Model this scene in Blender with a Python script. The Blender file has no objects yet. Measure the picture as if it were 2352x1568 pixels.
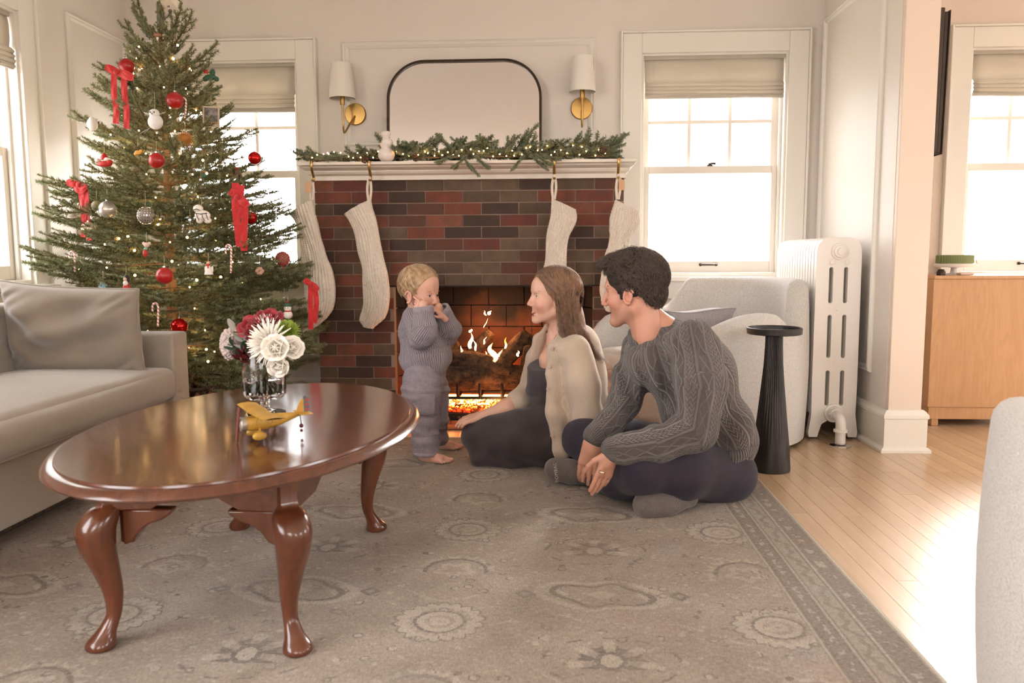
import bpy, bmesh, math, random
import numpy as np
from mathutils import Vector, Matrix, Euler
random.seed(7); RNG = np.random.default_rng(7)
PI = math.pi
SC = bpy.context.scene
COL = SC.collection
def s2l(c):
    return tuple(((v/255)/12.92 if v/255 <= .04045 else ((v/255+.055)/1.055)**2.4) for v in c)

# ---------------------------------------------------------------- camera
FPX, CX, CY, HC = 1829., 1176., 784., .88
yaw = math.atan(94/FPX); pit = math.atan(194/FPX); roll = .005
fw = np.array([-math.sin(yaw)*math.cos(pit), math.cos(yaw)*math.cos(pit), -math.sin(pit)])
r0 = np.array([math.cos(yaw), math.sin(yaw), 0.]); u0 = np.cross(r0, fw)
rt = r0*math.cos(roll)-u0*math.sin(roll); up = u0*math.cos(roll)+r0*math.sin(roll)
CAMP = np.array([0, 0, HC])
def ray(x, y): return fw+rt*(x-CX)/FPX-up*(y-CY)/FPX
def W(x, y, Y):                       # world point at depth Y on a measured sight line
    d = ray(x, y); return CAMP+d*Y/d[1]
def WX(x, y, X):
    d = ray(x, y); return CAMP+d*X/d[0]
def WZ(x, y, z=0.):
    d = ray(x, y); return CAMP+d*(z-HC)/d[2]
cd = bpy.data.cameras.new('camera'); cam = bpy.data.objects.new('camera', cd); COL.objects.link(cam)
cd.sensor_width = 36; cd.lens = FPX/2352*36; cd.clip_start = .05; cd.clip_end = 200
M4 = Matrix(((rt[0], up[0], -fw[0], 0), (rt[1], up[1], -fw[1], 0), (rt[2], up[2], -fw[2], HC), (0, 0, 0, 1)))
cam.matrix_world = M4
SC.camera = cam
cd.dof.use_dof = True; cd.dof.focus_distance = 3.3; cd.dof.aperture_fstop = 4.5

# ---------------------------------------------------------------- world, sun, exposure
wd = bpy.data.worlds.new('sky'); SC.world = wd; wd.use_nodes = True
nt = wd.node_tree; nt.nodes.clear()
_o = nt.nodes.new('ShaderNodeOutputWorld'); _b = nt.nodes.new('ShaderNodeBackground')
_tc = nt.nodes.new('ShaderNodeTexCoord'); _sp = nt.nodes.new('ShaderNodeSeparateXYZ'); _mr = nt.nodes.new('ShaderNodeMapRange')
_mx = nt.nodes.new('ShaderNodeMix'); _mx.data_type = 'RGBA'
nt.links.new(_tc.outputs['Generated'], _sp.inputs[0]); nt.links.new(_sp.outputs[2], _mr.inputs[0])
_mr.inputs[1].default_value = -.1; _mr.inputs[2].default_value = .1
nt.links.new(_mr.outputs[0], _mx.inputs[0])
_mx.inputs[6].default_value = (.55, .52, .48, 1); _mx.inputs[7].default_value = (1., .985, .985, 1)
nt.links.new(_mx.outputs[2], _b.inputs[0]); _b.inputs[1].default_value = 4.8
nt.links.new(_b.outputs[0], _o.inputs[0])
sd = bpy.data.lights.new('sun', 'SUN'); sd.energy = 4.; sd.angle = math.radians(22); sd.color = (1, .95, .89)
sun = bpy.data.objects.new('sun', sd); COL.objects.link(sun)
sun.rotation_euler = Vector((-1.5, -3.05, -1.55)).to_track_quat('-Z', 'Y').to_euler()
SC.view_settings.view_transform = 'Standard'; SC.view_settings.look = 'None'
SC.view_settings.gamma = 1; SC.view_settings.use_curve_mapping = False
SC.view_settings.exposure = 1.13
cy = SC.cycles
cy.use_denoising = True; cy.max_bounces = 12; cy.diffuse_bounces = 3; cy.glossy_bounces = 3; cy.transmission_bounces = 10
cy.transparent_max_bounces = 12; cy.sample_clamp_indirect = 6; cy.caustics_reflective = False; cy.caustics_refractive = False
cy.use_adaptive_sampling = True; cy.adaptive_threshold = .09; cy.adaptive_min_samples = 12

def portal(loc, rot, sx, sy):
    l = bpy.data.lights.new('window_portal', 'AREA'); l.shape = 'RECTANGLE'; l.size = sx; l.size_y = sy
    l.cycles.is_portal = True
    o = bpy.data.objects.new('window_portal', l); o.location = loc; o.rotation_euler = rot; COL.objects.link(o)
    return o

# ---------------------------------------------------------------- node expression helper
class X:
    def __init__(s, m, sock): s.m = m; s.s = sock
    def _op(s, op, *a):
        n = s.m.nodes.new('ShaderNodeMath'); n.operation = op
        for i, v in enumerate((s,)+a):
            if isinstance(v, X): s.m.links.new(v.s, n.inputs[i])
            else: n.inputs[i].default_value = float(v)
        return X(s.m, n.outputs[0])
    def __add__(s, o): return s._op('ADD', o)
    __radd__ = __add__
    def __sub__(s, o): return s._op('SUBTRACT', o)
    def __rsub__(s, o): return (s*-1)+o
    def __mul__(s, o): return s._op('MULTIPLY', o)
    __rmul__ = __mul__
    def __truediv__(s, o): return s._op('DIVIDE', o)
    def sin(s): return s._op('SINE')
    def abs(s): return s._op('ABSOLUTE')
    def fr(s): return s._op('FRACT')
    def fl(s): return s._op('FLOOR')
    def lt(s, o): return s._op('LESS_THAN', o)
    def gt(s, o): return s._op('GREATER_THAN', o)
    def mn(s, o): return s._op('MINIMUM', o)
    def mx(s, o): return s._op('MAXIMUM', o)
    def pw(s, o): return s._op('POWER', o)
    def at2(s, o): return s._op('ARCTAN2', o)
    def sq(s): return s._op('SQRT')
    def wrap(s, per, c):          # distance from the nearest repeat of c
        return ((s-(c-per/2))/per).fr()*per-per/2
def clamp01(x): return x.mx(0).mn(1)

class Mat:
    def __init__(s, name, col=(200, 200, 200), rough=.6, lin=None, **kw):
        s.m = bpy.data.materials.new(name); s.m.use_nodes = True
        s.t = s.m.node_tree; s.n = s.t.nodes; s.l = s.t.links
        s.b = s.n['Principled BSDF']
        s.b.inputs['Base Color'].default_value = (*(lin or s2l(col)), 1)
        s.b.inputs['Roughness'].default_value = rough
        for k, v in kw.items():
            key = dict(metal='Metallic', spec='Specular IOR Level', trans='Transmission Weight', ior='IOR', sheen='Sheen Weight',
                       coat='Coat Weight', crough='Coat Roughness', sss='Subsurface Weight', emis='Emission Strength', alpha='Alpha')[k]
            s.b.inputs[key].default_value = v
    def coord(s, kind='Object'):
        t = s.n.new('ShaderNodeTexCoord'); sp = s.n.new('ShaderNodeSeparateXYZ'); s.l.new(t.outputs[kind], sp.inputs[0])
        return t.outputs[kind], X(s.t, sp.outputs[0]), X(s.t, sp.outputs[1]), X(s.t, sp.outputs[2])
    def pos(s):
        t = s.n.new('ShaderNodeNewGeometry'); sp = s.n.new('ShaderNodeSeparateXYZ'); s.l.new(t.outputs['Position'], sp.inputs[0])
        return t.outputs['Position'], X(s.t, sp.outputs[0]), X(s.t, sp.outputs[1]), X(s.t, sp.outputs[2])
    def uv(s):
        return s.coord('UV')
    def comb(s, x, y, z):
        n = s.n.new('ShaderNodeCombineXYZ')
        for i, v in enumerate((x, y, z)):
            if isinstance(v, X): s.l.new(v.s, n.inputs[i])
            else: n.inputs[i].default_value = v
        return n.outputs[0]
    def noise(s, vec, scale, detail=3, rough=.55, dist=0.):
        n = s.n.new('ShaderNodeTexNoise'); n.inputs['Scale'].default_value = scale; n.inputs['Detail'].default_value = detail
        n.inputs['Roughness'].default_value = rough; n.inputs['Distortion'].default_value = dist
        if vec is not None: s.l.new(vec, n.inputs['Vector'])
        return X(s.t, n.outputs[0])
    def voro(s, vec, scale, out=0, feature='F1', rnd=1.):
        n = s.n.new('ShaderNodeTexVoronoi'); n.feature = feature; n.inputs['Scale'].default_value = scale
        n.inputs['Randomness'].default_value = rnd
        s.l.new(vec, n.inputs['Vector']); return X(s.t, n.outputs[out])
    def rgb(s, c): 
        n = s.n.new('ShaderNodeRGB'); n.outputs[0].default_value = (*s2l(c), 1); return n.outputs[0]
    def mix(s, f, a, b, mode='MIX'):
        n = s.n.new('ShaderNodeMix'); n.data_type = 'RGBA'; n.blend_type = mode
        if isinstance(f, X): s.l.new(f.s, n.inputs[0])
        else: n.inputs[0].default_value = f
        for i, v in ((6, a), (7, b)):
            if isinstance(v, tuple): n.inputs[i].default_value = (*s2l(v), 1)
            else: s.l.new(v, n.inputs[i])
        return n.outputs[2]
    def ramp(s, f, stops, interp='LINEAR'):
        n = s.n.new('ShaderNodeValToRGB'); n.color_ramp.interpolation = interp
        e = n.color_ramp.elements
        while len(e) < len(stops): e.new(.5)
        for i, (p, c) in enumerate(stops): e[i].position = p; e[i].color = (*s2l(c), 1)
        s.l.new(f.s, n.inputs[0]); return n.outputs[0]
    def color(s, sock): s.l.new(sock, s.b.inputs['Base Color']); return s
    def rough(s, x): s.l.new(x.s, s.b.inputs['Roughness']); return s
    def bump(s, h, strength=.3, dist=.002):
        n = s.n.new('ShaderNodeBump'); n.inputs['Strength'].default_value = strength; n.inputs['Distance'].default_value = dist
        s.l.new(h.s, n.inputs['Height']); s.l.new(n.outputs[0], s.b.inputs['Normal']); return s
    def objrand(s):
        n = s.n.new('ShaderNodeObjectInfo'); return X(s.t, n.outputs['Random'])
    def attr(s, name):
        n = s.n.new('ShaderNodeAttribute'); n.attribute_name = name; return n.outputs['Color']
def emis(name, col, strength):
    m = bpy.data.materials.new(name); m.use_nodes = True; n = m.node_tree; b = n.nodes['Principled BSDF']
    b.inputs['Base Color'].default_value = (*s2l(col), 1)
    b.inputs['Emission Color'].default_value = (*s2l(col), 1); b.inputs['Emission Strength'].default_value = strength
    return m

MT = {}
def paint(name, col, rough=.5, b=.05):
    m = Mat(name, col, rough); v, x, y, z = m.pos(); m.bump(m.noise(v, 260, 2), b, .001); return m.m
MT['wall'] = paint('wall_paint', (233, 223, 213), .55)
MT['wall_warmlit'] = paint('warmlit_wall_paint', (233, 214, 197), .55)  # wall paint tinted warm to imitate the warm indoor light
MT['trim'] = paint('trim_paint', (240, 234, 224), .32, .02)
MT['sash'] = paint('sash_paint', (238, 228, 216), .35, .02)
MT['ceil'] = paint('ceiling_paint', (240, 236, 230), .7)
MT['mantel'] = paint('mantel_paint', (226, 216, 203), .4, .03)
MT['radiator'] = paint('radiator_enamel', (238, 230, 222), .3, .08)
def fabric(name, col, var=.12, sc=900, rough=.9, sheen=.25, bs=.35, col2=None, big=5.):
    m = Mat(name, col, rough, sheen=sheen); v, x, y, z = m.coord()
    f = m.noise(v, big, 3)
    c2 = col2 or tuple(int(c*(1-var)) for c in col)
    c = m.mix(f, tuple(min(255, int(q*(1+var*.5))) for q in col), c2)
    fine = m.noise(v, sc*.6, 2)
    c = m.mix(fine*.35, c, tuple(int(q*.72) for q in col))
    m.color(c); m.bump(m.noise(v, sc, 2)+m.noise(v, 18, 2)*.7, bs, .002); return m.m
MT['sofa'] = fabric('sofa_velvet', (176, 163, 146), .10, 700, .85, .5)
MT['pillow'] = fabric('pillow_velvet', (158, 143, 127), .14, 700, .8, .6)
MT['boucle'] = None
def boucle(name, col):
    m = Mat(name, col, .95, sheen=.3); v, x, y, z = m.coord()
    w = m.voro(v, 260); c = m.mix(clamp01(w*1.5), col, tuple(int(q*.86) for q in col)); m.color(c); m.bump(w*-1., .6, .004); return m.m
MT['boucle'] = boucle('cream_boucle', (236, 229, 222))
def wood(name, a, b, scale=1., rough=.3, axis='Y', coat=.0, spec=.5, ring=12, bump=.05, objv=False):
    m = Mat(name, a, rough, coat=coat, crough=.12, spec=spec); v, x, y, z = m.coord()
    st = {'X': (x*.12, y, z), 'Y': (x, y*.12, z), 'Z': (x, y, z*.12)}[axis]
    if objv: st = (st[0]+m.objrand()*9, st[1]+m.objrand()*4, st[2])
    vv = m.comb(*st)
    g = m.noise(vv, 9*scale, 4, .6, .6); f = m.noise(vv, 120*scale, 3, .6)
    r = (g*ring).fr(); r = (r-.5).abs()*2
    c = m.mix(clamp01(r*.5+f*.5), a, b)
    if objv: c = m.mix(m.objrand()*.5, c, tuple(int(q*.9) for q in b))
    m.color(c); m.bump(f, bump, .001); return m
MT['mahog'] = wood('mahogany_varnish', (106, 61, 42), (76, 42, 29), .8, .21, 'Y', .5, .5, 6).m
MT['mahogz'] = wood('mahogany_leg_varnish', (110, 60, 37), (84, 43, 27), .8, .24, 'Z', .5, .5, 5).m
MT['oak'] = wood('floor_strip_maple', (220, 190, 156), (204, 170, 134), .7, .3, 'Y', .25, .5, 6, .03, True).m
MT['oakbase'] = wood('floor_under', (170, 128, 88), (120, 84, 54), .7, .4, 'Y').m
MT['birch'] = wood('cabinet_birch', (208, 162, 118), (194, 146, 102), 1.2, .4, 'Z', .1, .4, 7).m
MT['blackwood'] = wood('black_stained_wood', (46, 38, 34), (22, 18, 17), 1.5, .42, 'Z').m
MT['blind'] = fabric('roman_blind_linen', (226, 217, 203), .06, 500, .9, .1)
_t = MT['blind'].node_tree; _tr = _t.nodes.new('ShaderNodeBsdfTranslucent'); _tr.inputs[0].default_value = (*s2l((232, 220, 202)), 1); _ms = _t.nodes.new('ShaderNodeMixShader'); _ms.inputs[0].default_value = .22
_out = [q for q in _t.nodes if q.type == 'OUTPUT_MATERIAL'][0]; _t.links.new(_t.nodes['Principled BSDF'].outputs[0], _ms.inputs[1]); _t.links.new(_tr.outputs[0], _ms.inputs[2]); _t.links.new(_ms.outputs[0], _out.inputs[0])
MT['brass'] = Mat('brushed_brass', (196, 158, 96), .32, metal=1.).m
MT['darkmetal'] = Mat('dark_bronze', (66, 54, 44), .4, metal=.8).m
MT['chrome'] = Mat('nickel', (205, 198, 190), .15, metal=1.).m
MT['mirror'] = Mat('mirror_glass', (236, 232, 232), .06, metal=1.).m
MT['black'] = Mat('black_plastic', (44, 40, 38), .5).m
MT['iron'] = Mat('black_iron', (28, 24, 22), .6, metal=.4).m
MT['glass'] = Mat('clear_glass', (255, 255, 255), .0, trans=1., ior=1.45).m
def thin_glass(nm='window_glass', ior=1.3):
    m = bpy.data.materials.new(nm); m.use_nodes = True; t = m.node_tree; t.nodes.clear()
    o = t.nodes.new('ShaderNodeOutputMaterial'); a = t.nodes.new('ShaderNodeBsdfTransparent'); g = t.nodes.new('ShaderNodeBsdfGlossy')
    g.inputs['Roughness'].default_value = .02; f = t.nodes.new('ShaderNodeFresnel'); f.inputs[0].default_value = ior
    x = t.nodes.new('ShaderNodeMixShader'); gb = t.nodes.new('ShaderNodeNewGeometry'); sb = t.nodes.new('ShaderNodeMath'); sb.operation = 'SUBTRACT'; sb.inputs[0].default_value = 1; t.links.new(gb.outputs['Backfacing'], sb.inputs[1])
    ml = t.nodes.new('ShaderNodeMath'); ml.operation = 'MULTIPLY'; t.links.new(f.outputs[0], ml.inputs[0]); t.links.new(sb.outputs[0], ml.inputs[1]); t.links.new(ml.outputs[0], x.inputs[0]); t.links.new(a.outputs[0], x.inputs[1]); t.links.new(g.outputs[0], x.inputs[2])
    t.links.new(x.outputs[0], o.inputs[0]); return m
MT['pane'] = thin_glass()
def simple(name, col, rough=.6, **kw):
    if name not in MT: MT[name] = Mat(name, col, rough, **kw).m
    return MT[name]

# ---------------------------------------------------------------- object helpers
def tag(o, label=None, cat=None, group=None, kind=None):
    if label: o['label'] = label
    if cat: o['category'] = cat
    if group: o['group'] = group
    if kind: o['kind'] = kind
    return o
def empty(name, loc=(0, 0, 0), label=None, cat=None, group=None, rot=(0, 0, 0)):
    o = bpy.data.objects.new(name, None); COL.objects.link(o); o.location = loc; o.rotation_euler = rot; o.empty_display_size = .05
    return tag(o, label, cat, group)
def wmat(o):
    m = o.matrix_basis.copy()
    return wmat(o.parent) @ o.matrix_parent_inverse @ m if o.parent else m
def link(name, me, mat, parent=None, local=False):
    """geometry is given in world space; with local=True in the parent's own space"""
    if mat is not None and not me.materials: me.materials.append(mat)
    o = bpy.data.objects.new(name, me); COL.objects.link(o)
    if parent is not None:
        o.parent = parent
        if not local: o.matrix_parent_inverse = wmat(parent).inverted()
    return o
def copy_tree(o, parent=None):
    c = o.copy(); COL.objects.link(c)
    if parent is not None: c.parent = parent
    for ch in list(o.children): copy_tree(ch, c)
    return c
def mesh(name, v, f, smooth=True, uv=None):
    me = bpy.data.meshes.new(name)
    v = np.asarray(v, dtype=np.float32)
    if isinstance(f, np.ndarray):
        n = len(f); k = f.shape[1]
        me.vertices.add(len(v)); me.vertices.foreach_set('co', v.ravel())
        me.loops.add(n*k); me.loops.foreach_set('vertex_index', f.astype(np.int32).ravel())
        me.polygons.add(n); me.polygons.foreach_set('loop_start', np.arange(0, n*k, k, dtype=np.int32))
        me.update(calc_edges=True); me.validate()
    else:
        me.from_pydata([tuple(map(float, q)) for q in v], [], f); me.update()
    if smooth: me.polygons.foreach_set('use_smooth', np.ones(len(me.polygons), dtype=bool))
    if uv is not None:
        l = me.uv_layers.new(name='UVMap'); idx = np.empty(len(me.loops), dtype=np.int32); me.loops.foreach_get('vertex_index', idx)
        l.data.foreach_set('uv', np.asarray(uv, dtype=np.float32)[idx].ravel())
    return me
def vcol(me, cols):
    a = me.color_attributes.new('Col', 'FLOAT_COLOR', 'POINT')
    c = np.ones((len(me.vertices), 4), dtype=np.float32); c[:, :3] = cols; a.data.foreach_set('color', c.ravel())
class MB:
    def __init__(s): s.v = []; s.f = []; s.n = 0; s.u = []
    def add(s, v, f, uv=None):
        v = np.asarray(v, float); s.v.append(v); s.f += [tuple(int(i)+s.n for i in q) for q in f]; s.n += len(v)
        s.u.append(np.zeros((len(v), 2)) if uv is None else uv); return s
    def box(s, lo, hi, R=None, c=None):
        lo = np.array(lo, float); hi = np.array(hi, float)
        v = np.array([[(lo, hi)[i][0], (lo, hi)[j][1], (lo, hi)[k][2]] for i in (0, 1) for j in (0, 1) for k in (0, 1)])
        if R is not None:
            cc = np.array(c if c is not None else (lo+hi)/2); v = (v-cc)@np.array(R).T+cc
        return s.add(v, [(0, 1, 3, 2), (4, 6, 7, 5), (0, 4, 5, 1), (2, 3, 7, 6), (0, 2, 6, 4), (1, 5, 7, 3)])
    def lathe(s, prof, c=(0, 0, 0), n=24, axis=(0, 0, 1), sx=1., sy=1., cap=True):
        ax = np.array(axis, float); ax /= np.linalg.norm(ax)
        t = np.array([1., 0, 0]) if abs(ax[0]) < .8 else np.array([0, 1., 0]); a = np.cross(ax, t); a /= np.linalg.norm(a); b = np.cross(ax, a)
        if abs(ax[2]) > .999: a, b = np.array([1., 0, 0]), np.array([0, 1., 0])*np.sign(ax[2])
        th = np.arange(n)/n*2*PI; v = []
        for r, h in prof:
            v.append(np.array(c)+np.outer(np.cos(th)*r*sx, a)+np.outer(np.sin(th)*r*sy, b)+ax*h)
        v = np.concatenate(v); m = len(prof); f = []
        for i in range(m-1):
            for j in range(n):
                k = (j+1) % n; f.append((i*n+j, i*n+k, (i+1)*n+k, (i+1)*n+j))
        if cap: f.append(tuple(range(n))[::-1]); f.append(tuple(range((m-1)*n, m*n)))
        return s.add(v, f)
    def sphere(s, c, r, n=16, R=None):
        r = np.array([r]*3 if np.isscalar(r) else r, float)
        m = max(6, n//2); th = np.linspace(0, PI, m+1)[1:-1]; ph = np.arange(n)/n*2*PI
        v = [[0, 0, 1.]]+[[math.sin(t)*math.cos(p), math.sin(t)*math.sin(p), math.cos(t)] for t in th for p in ph]+[[0, 0, -1.]]
        v = np.array(v)*r
        if R is not None: v = v@np.array(R).T
        f = [(0, 1+j, 1+(j+1) % n) for j in range(n)]
        for i in range(len(th)-1):
            for j in range(n): k = (j+1) % n; f.append((1+i*n+j, 1+(i+1)*n+j, 1+(i+1)*n+k, 1+i*n+k))
        L = len(v)-1; o = 1+(len(th)-1)*n
        f += [(L, o+(j+1) % n, o+j) for j in range(n)]
        return s.add(v+np.array(c), f)
    def tube(s, pts, r, n=8, cap=True, flat=None):
        P = np.array(pts, float); m = len(P); rr = np.full(m, r) if np.isscalar(r) else np.array(r, float)
        T = np.gradient(P, axis=0); T /= np.linalg.norm(T, axis=1)[:, None]+1e-12
        a = np.cross(T[0], [0, 0, 1.]); a = a if np.linalg.norm(a) > 1e-3 else np.cross(T[0], [0, 1., 0]); a /= np.linalg.norm(a)
        th = np.arange(n)/n*2*PI; v = []
        for i in range(m):
            a = a-T[i]*(a@T[i]); a /= np.linalg.norm(a)+1e-12; b = np.cross(T[i], a)
            fl = 1. if flat is None else flat
            v.append(P[i]+rr[i]*(np.outer(np.cos(th), a)+np.outer(np.sin(th), b)*fl))
        f = []
        for i in range(m-1):
            for j in range(n): k = (j+1) % n; f.append((i*n+j, i*n+k, (i+1)*n+k, (i+1)*n+j))
        if cap: f.append(tuple(range(n))[::-1]); f.append(tuple(range((m-1)*n, m*n)))
        return s.add(np.concatenate(v), f)
    def prism(s, poly, d, origin=(0, 0, 0), ex=(1, 0, 0), ey=(0, 0, 1)):
        ex = np.array(ex, float); ey = np.array(ey, float); ez = np.cross(ex, ey); P = np.array(poly, float); n = len(P)
        a = np.array(origin)+P[:, :1]*ex+P[:, 1:2]*ey
        v = np.concatenate([a, a+ez*d]); f = [tuple(range(n))[::-1], tuple(range(n, 2*n))]+[(i, (i+1) % n, (i+1) % n+n, i+n) for i in range(n)]
        return s.add(v, f)
    def grid(s, G, uv=None, wrapu=False):
        G = np.asarray(G, float); a, b = G.shape[:2]; f = []
        for i in range(a-1):
            for j in range(b-(0 if wrapu else 1)):
                k = (j+1) % b; f.append((i*b+j, i*b+k, (i+1)*b+k, (i+1)*b+j))
        return s.add(G.reshape(-1, 3), f, None if uv is None else np.asarray(uv).reshape(-1, 2))
    def build(s, name, mat, parent=None, smooth=False, bevel=0, auto=None, loc=None, uv=False, seg=2, local=False):
        v = np.concatenate(s.v)
        if loc is not None: v = v-np.array(loc)
        me = mesh(name, v, s.f, smooth, np.concatenate(s.u) if uv else None)
        if auto is not None: 
            me.polygons.foreach_set('use_smooth', np.ones(len(me.polygons), dtype=bool)); me.set_sharp_from_angle(angle=math.radians(auto))
        o = link(name, me, mat, parent, local)
        if loc is not None: o.location = loc
        if bevel:
            b = o.modifiers.new('bevel', 'BEVEL'); b.width = bevel; b.segments = seg; b.limit_method = 'ANGLE'; b.angle_limit = math.radians(40)
            me.polygons.foreach_set('use_smooth', np.ones(len(me.polygons), dtype=bool)); me.set_sharp_from_angle(angle=math.radians(60))
        return o
def bx(name, lo, hi, mat, parent=None, bevel=0, **k): return MB().box(lo, hi).build(name, mat, parent, bevel=bevel, **k)
def st(o): o['kind'] = 'structure'; return o
def rotz(a): return np.array([[math.cos(a), -math.sin(a), 0], [math.sin(a), math.cos(a), 0], [0, 0, 1.]])
def rotx(a): return np.array([[1., 0, 0], [0, math.cos(a), -math.sin(a)], [0, math.sin(a), math.cos(a)]])
def roty(a): return np.array([[math.cos(a), 0, math.sin(a)], [0, 1., 0], [-math.sin(a), 0, math.cos(a)]])
def spline(pts, n):
    P = np.array(pts, float); m = len(P); Q = np.concatenate([[2*P[0]-P[1]], P, [2*P[-1]-P[-2]]]); out = []
    for t in np.linspace(0, m-1, n):
        i = min(int(t), m-2); u = t-i; p0, p1, p2, p3 = Q[i:i+4]
        out.append(.5*((2*p1)+(p2-p0)*u+(2*p0-5*p1+4*p2-p3)*u*u+(3*p1-p0-3*p2+p3)*u**3))
    return np.array(out)
# ================================================================ THE ROOM
XL, XR2, YB, YF, ZC = -2.46, 5.4, 4.65, -3.0, 2.62
XS0, XS1, YP = 1.50, 1.652, 3.60            # wall stub between the two rooms
def wall_with_holes(name, axis, at, thick, lo, hi, holes, mat, top=ZC):
    """wall plane: axis 'Y' spans X in lo..hi at Y=at..at+thick; axis 'X' spans Y."""
    m = MB(); hs = sorted(holes); cur = lo
    def b(a0, a1, z0, z1):
        if a1-a0 < 1e-4 or z1-z0 < 1e-4: return
        t0, t1 = min(at, at+thick), max(at, at+thick)
        m.box((a0, t0, z0), (a1, t1, z1)) if axis == 'Y' else m.box((t0, a0, z0), (t1, a1, z1))
    for (a0, a1, z0, z1) in hs:
        b(cur, a0, 0, top); b(a0, a1, 0, z0); b(a0, a1, z1, top); cur = a1
    b(cur, hi, 0, top)
    return st(m.build(name, mat))
ZW0, ZW1 = .775, 2.01
W1 = (.50, 1.31); W2 = (-2.28, -1.47); W3 = (2.30, 3.11); W3b = (3.55, 4.36)
wall_with_holes('wall_back', 'Y', YB, .22, XL, XS1, [(*W2, ZW0, ZW1), (*W1, ZW0, ZW1)], MT['wall'])
wall_with_holes('wall_back_dining', 'Y', YB, .22, XS1, XR2, [(*W3, ZW0, ZW1), (*W3b, ZW0, ZW1)], MT['wall_warmlit'])
WL = (2.85, 3.66)
wall_with_holes('wall_left', 'X', XL, -.22, YF, YB, [(-1.6, 0.9, .5, 2.3), (*WL, ZW0, ZW1)], MT['wall'])
wall_with_holes('wall_right', 'X', XR2, .22, YF, YB+.22, [(-1.6, .2, .7, 2.1), (1.9, 3.3, .7, 2.1)], MT['wall_warmlit'])
wall_with_holes('wall_front', 'Y', YF, -.22, XL-.22, XR2+.22, [(-1.0, .6, .9, 2.1), (2.4, 3.8, .9, 2.1)], MT['wall'])  # unseen openings here and in both side walls, added for ambient daylight
st(bx('ceiling', (XL-.22, YF-.22, ZC), (XR2+.22, YB+.22, ZC+.1), MT['ceil']))
portal(((W1[0]+W1[1])/2, YB+.2, 1.39), (-PI/2, 0, 0), .8, 1.23); portal(((W2[0]+W2[1])/2, YB+.2, 1.39), (-PI/2, 0, 0), .8, 1.23)
portal(((W3[0]+W3[1])/2, YB+.2, 1.39), (-PI/2, 0, 0), .8, 1.23); portal(((W3b[0]+W3b[1])/2, YB+.2, 1.39), (-PI/2, 0, 0), .8, 1.23)
portal((XL-.2, 3.25, 1.39), (0, -PI/2, 0), 1.23, .8); portal((XL-.2, -.35, 1.4), (0, -PI/2, 0), 1.8, 2.5)
portal((XR2+.2, -.7, 1.4), (0, PI/2, 0), 1.4, 1.8); portal((XR2+.2, 2.6, 1.4), (0, PI/2, 0), 1.4, 1.4)
portal((-.2, YF-.2, 1.5), (PI/2, 0, 0), 1.6, 1.2); portal((3.1, YF-.2, 1.5), (PI/2, 0, 0), 1.4, 1.2)

# stub wall with pilaster end
st(bx('wall_stub', (XS0, YP+.03, 0), (XS1, YB, ZC), MT['wall']))
st(MB().box((XS0+.002, YP, 0), (XS1-.004, YP+.035, ZC)).build('wall_stub_end', MT['wall_warmlit'], bevel=.003))
def baseboard(name, a, b, normal, mat, h=.17):
    """stepped profile swept along a straight run a->b on the wall, normal points into the room"""
    a = np.array([*a, 0.]); b = np.array([*b, 0.]); n = np.array([*normal, 0.])
    prof = [(0, 0), (.032, 0), (.032, .012), (.024, .02), (.018, .024), (.018, h-.03), (.022, h-.026), (.022, h-.016), (.012, h-.004), (.006, h), (0, h)]
    G = np.array([[p+n*d+np.array([0, 0, z]) for d, z in prof] for p in (a, b)])
    m = MB().grid(G); k = len(prof); m.f.append(tuple(range(k))[::-1]); m.f.append(tuple(range(k, 2*k)))
    return st(m.build(name, mat, auto=30))
_p = [(0, 0), (.034, 0), (.034, .012), (.026, .02), (.018, .024), (.018, .150), (.023, .154), (.023, .168), (.012, .184), (.005, .19), (0, .19)]
_G = [[(p[0]+d*q[0], p[1]+d*q[1], z) for d, z in _p] for p, q in (((XS0, YB), (-1, 0)), ((XS0, YP), (-1, -1)), ((XS1, YP), (1, -1)), ((XS1, YB), (1, 0)))]
st(MB().grid(np.array(_G)).build('baseboard_stub', MT['trim'], auto=25))
baseboard('baseboard_back', (.36, YB), (XS0, YB), (0, -1), MT['trim']); baseboard('baseboard_back_left', (XL, YB), (-1.24, YB), (0, -1), MT['trim'])
baseboard('baseboard_dining', (XS1, YB), (XR2, YB), (0, -1), MT['trim']); baseboard('baseboard_left', (XL, YF), (XL, YB), (1, 0), MT['trim'])
trn = [0]
def molding(P, nrm, mat=None, w=.034, d=.016):
    """raised picture-frame moulding round the closed loop P on a wall with normal nrm"""
    trn[0] += 1; P = [np.array(p, float) for p in P]; c = sum(P)/len(P); nrm = np.array(nrm, float); prof = [(0, 0), (0, .006), (.008, d), (.016, d*.6), (.024, d*.9), (w, .004), (w, 0)]
    G = []
    for i, p in enumerate(P+[P[0]]):
        s = np.sign((c-p)*(1-np.abs(nrm))); s = np.where(np.abs(c-p) < 1e-6, 0, s)
        G.append([p+s*a+nrm*b for a, b in prof])
    return st(MB().grid(np.array(G)).build('trim_%d' % trn[0], mat or MT['trim'], auto=30))
molding([(XS0, 3.80, .33), (XS0, 4.62, .33), (XS0, 4.62, 2.17), (XS0, 3.80, 2.17)], (-1, 0, 0))
molding([(-1.205, YB, 1.52), (.24, YB, 1.52), (.24, YB, 2.105), (-1.205, YB, 2.105)], (0, -1, 0), w=.04)
molding([(XL, 4.05, .33), (XL, 4.62, .33), (XL, 4.62, 2.125), (XL, 4.05, 2.125)], (1, 0, 0))

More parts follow.
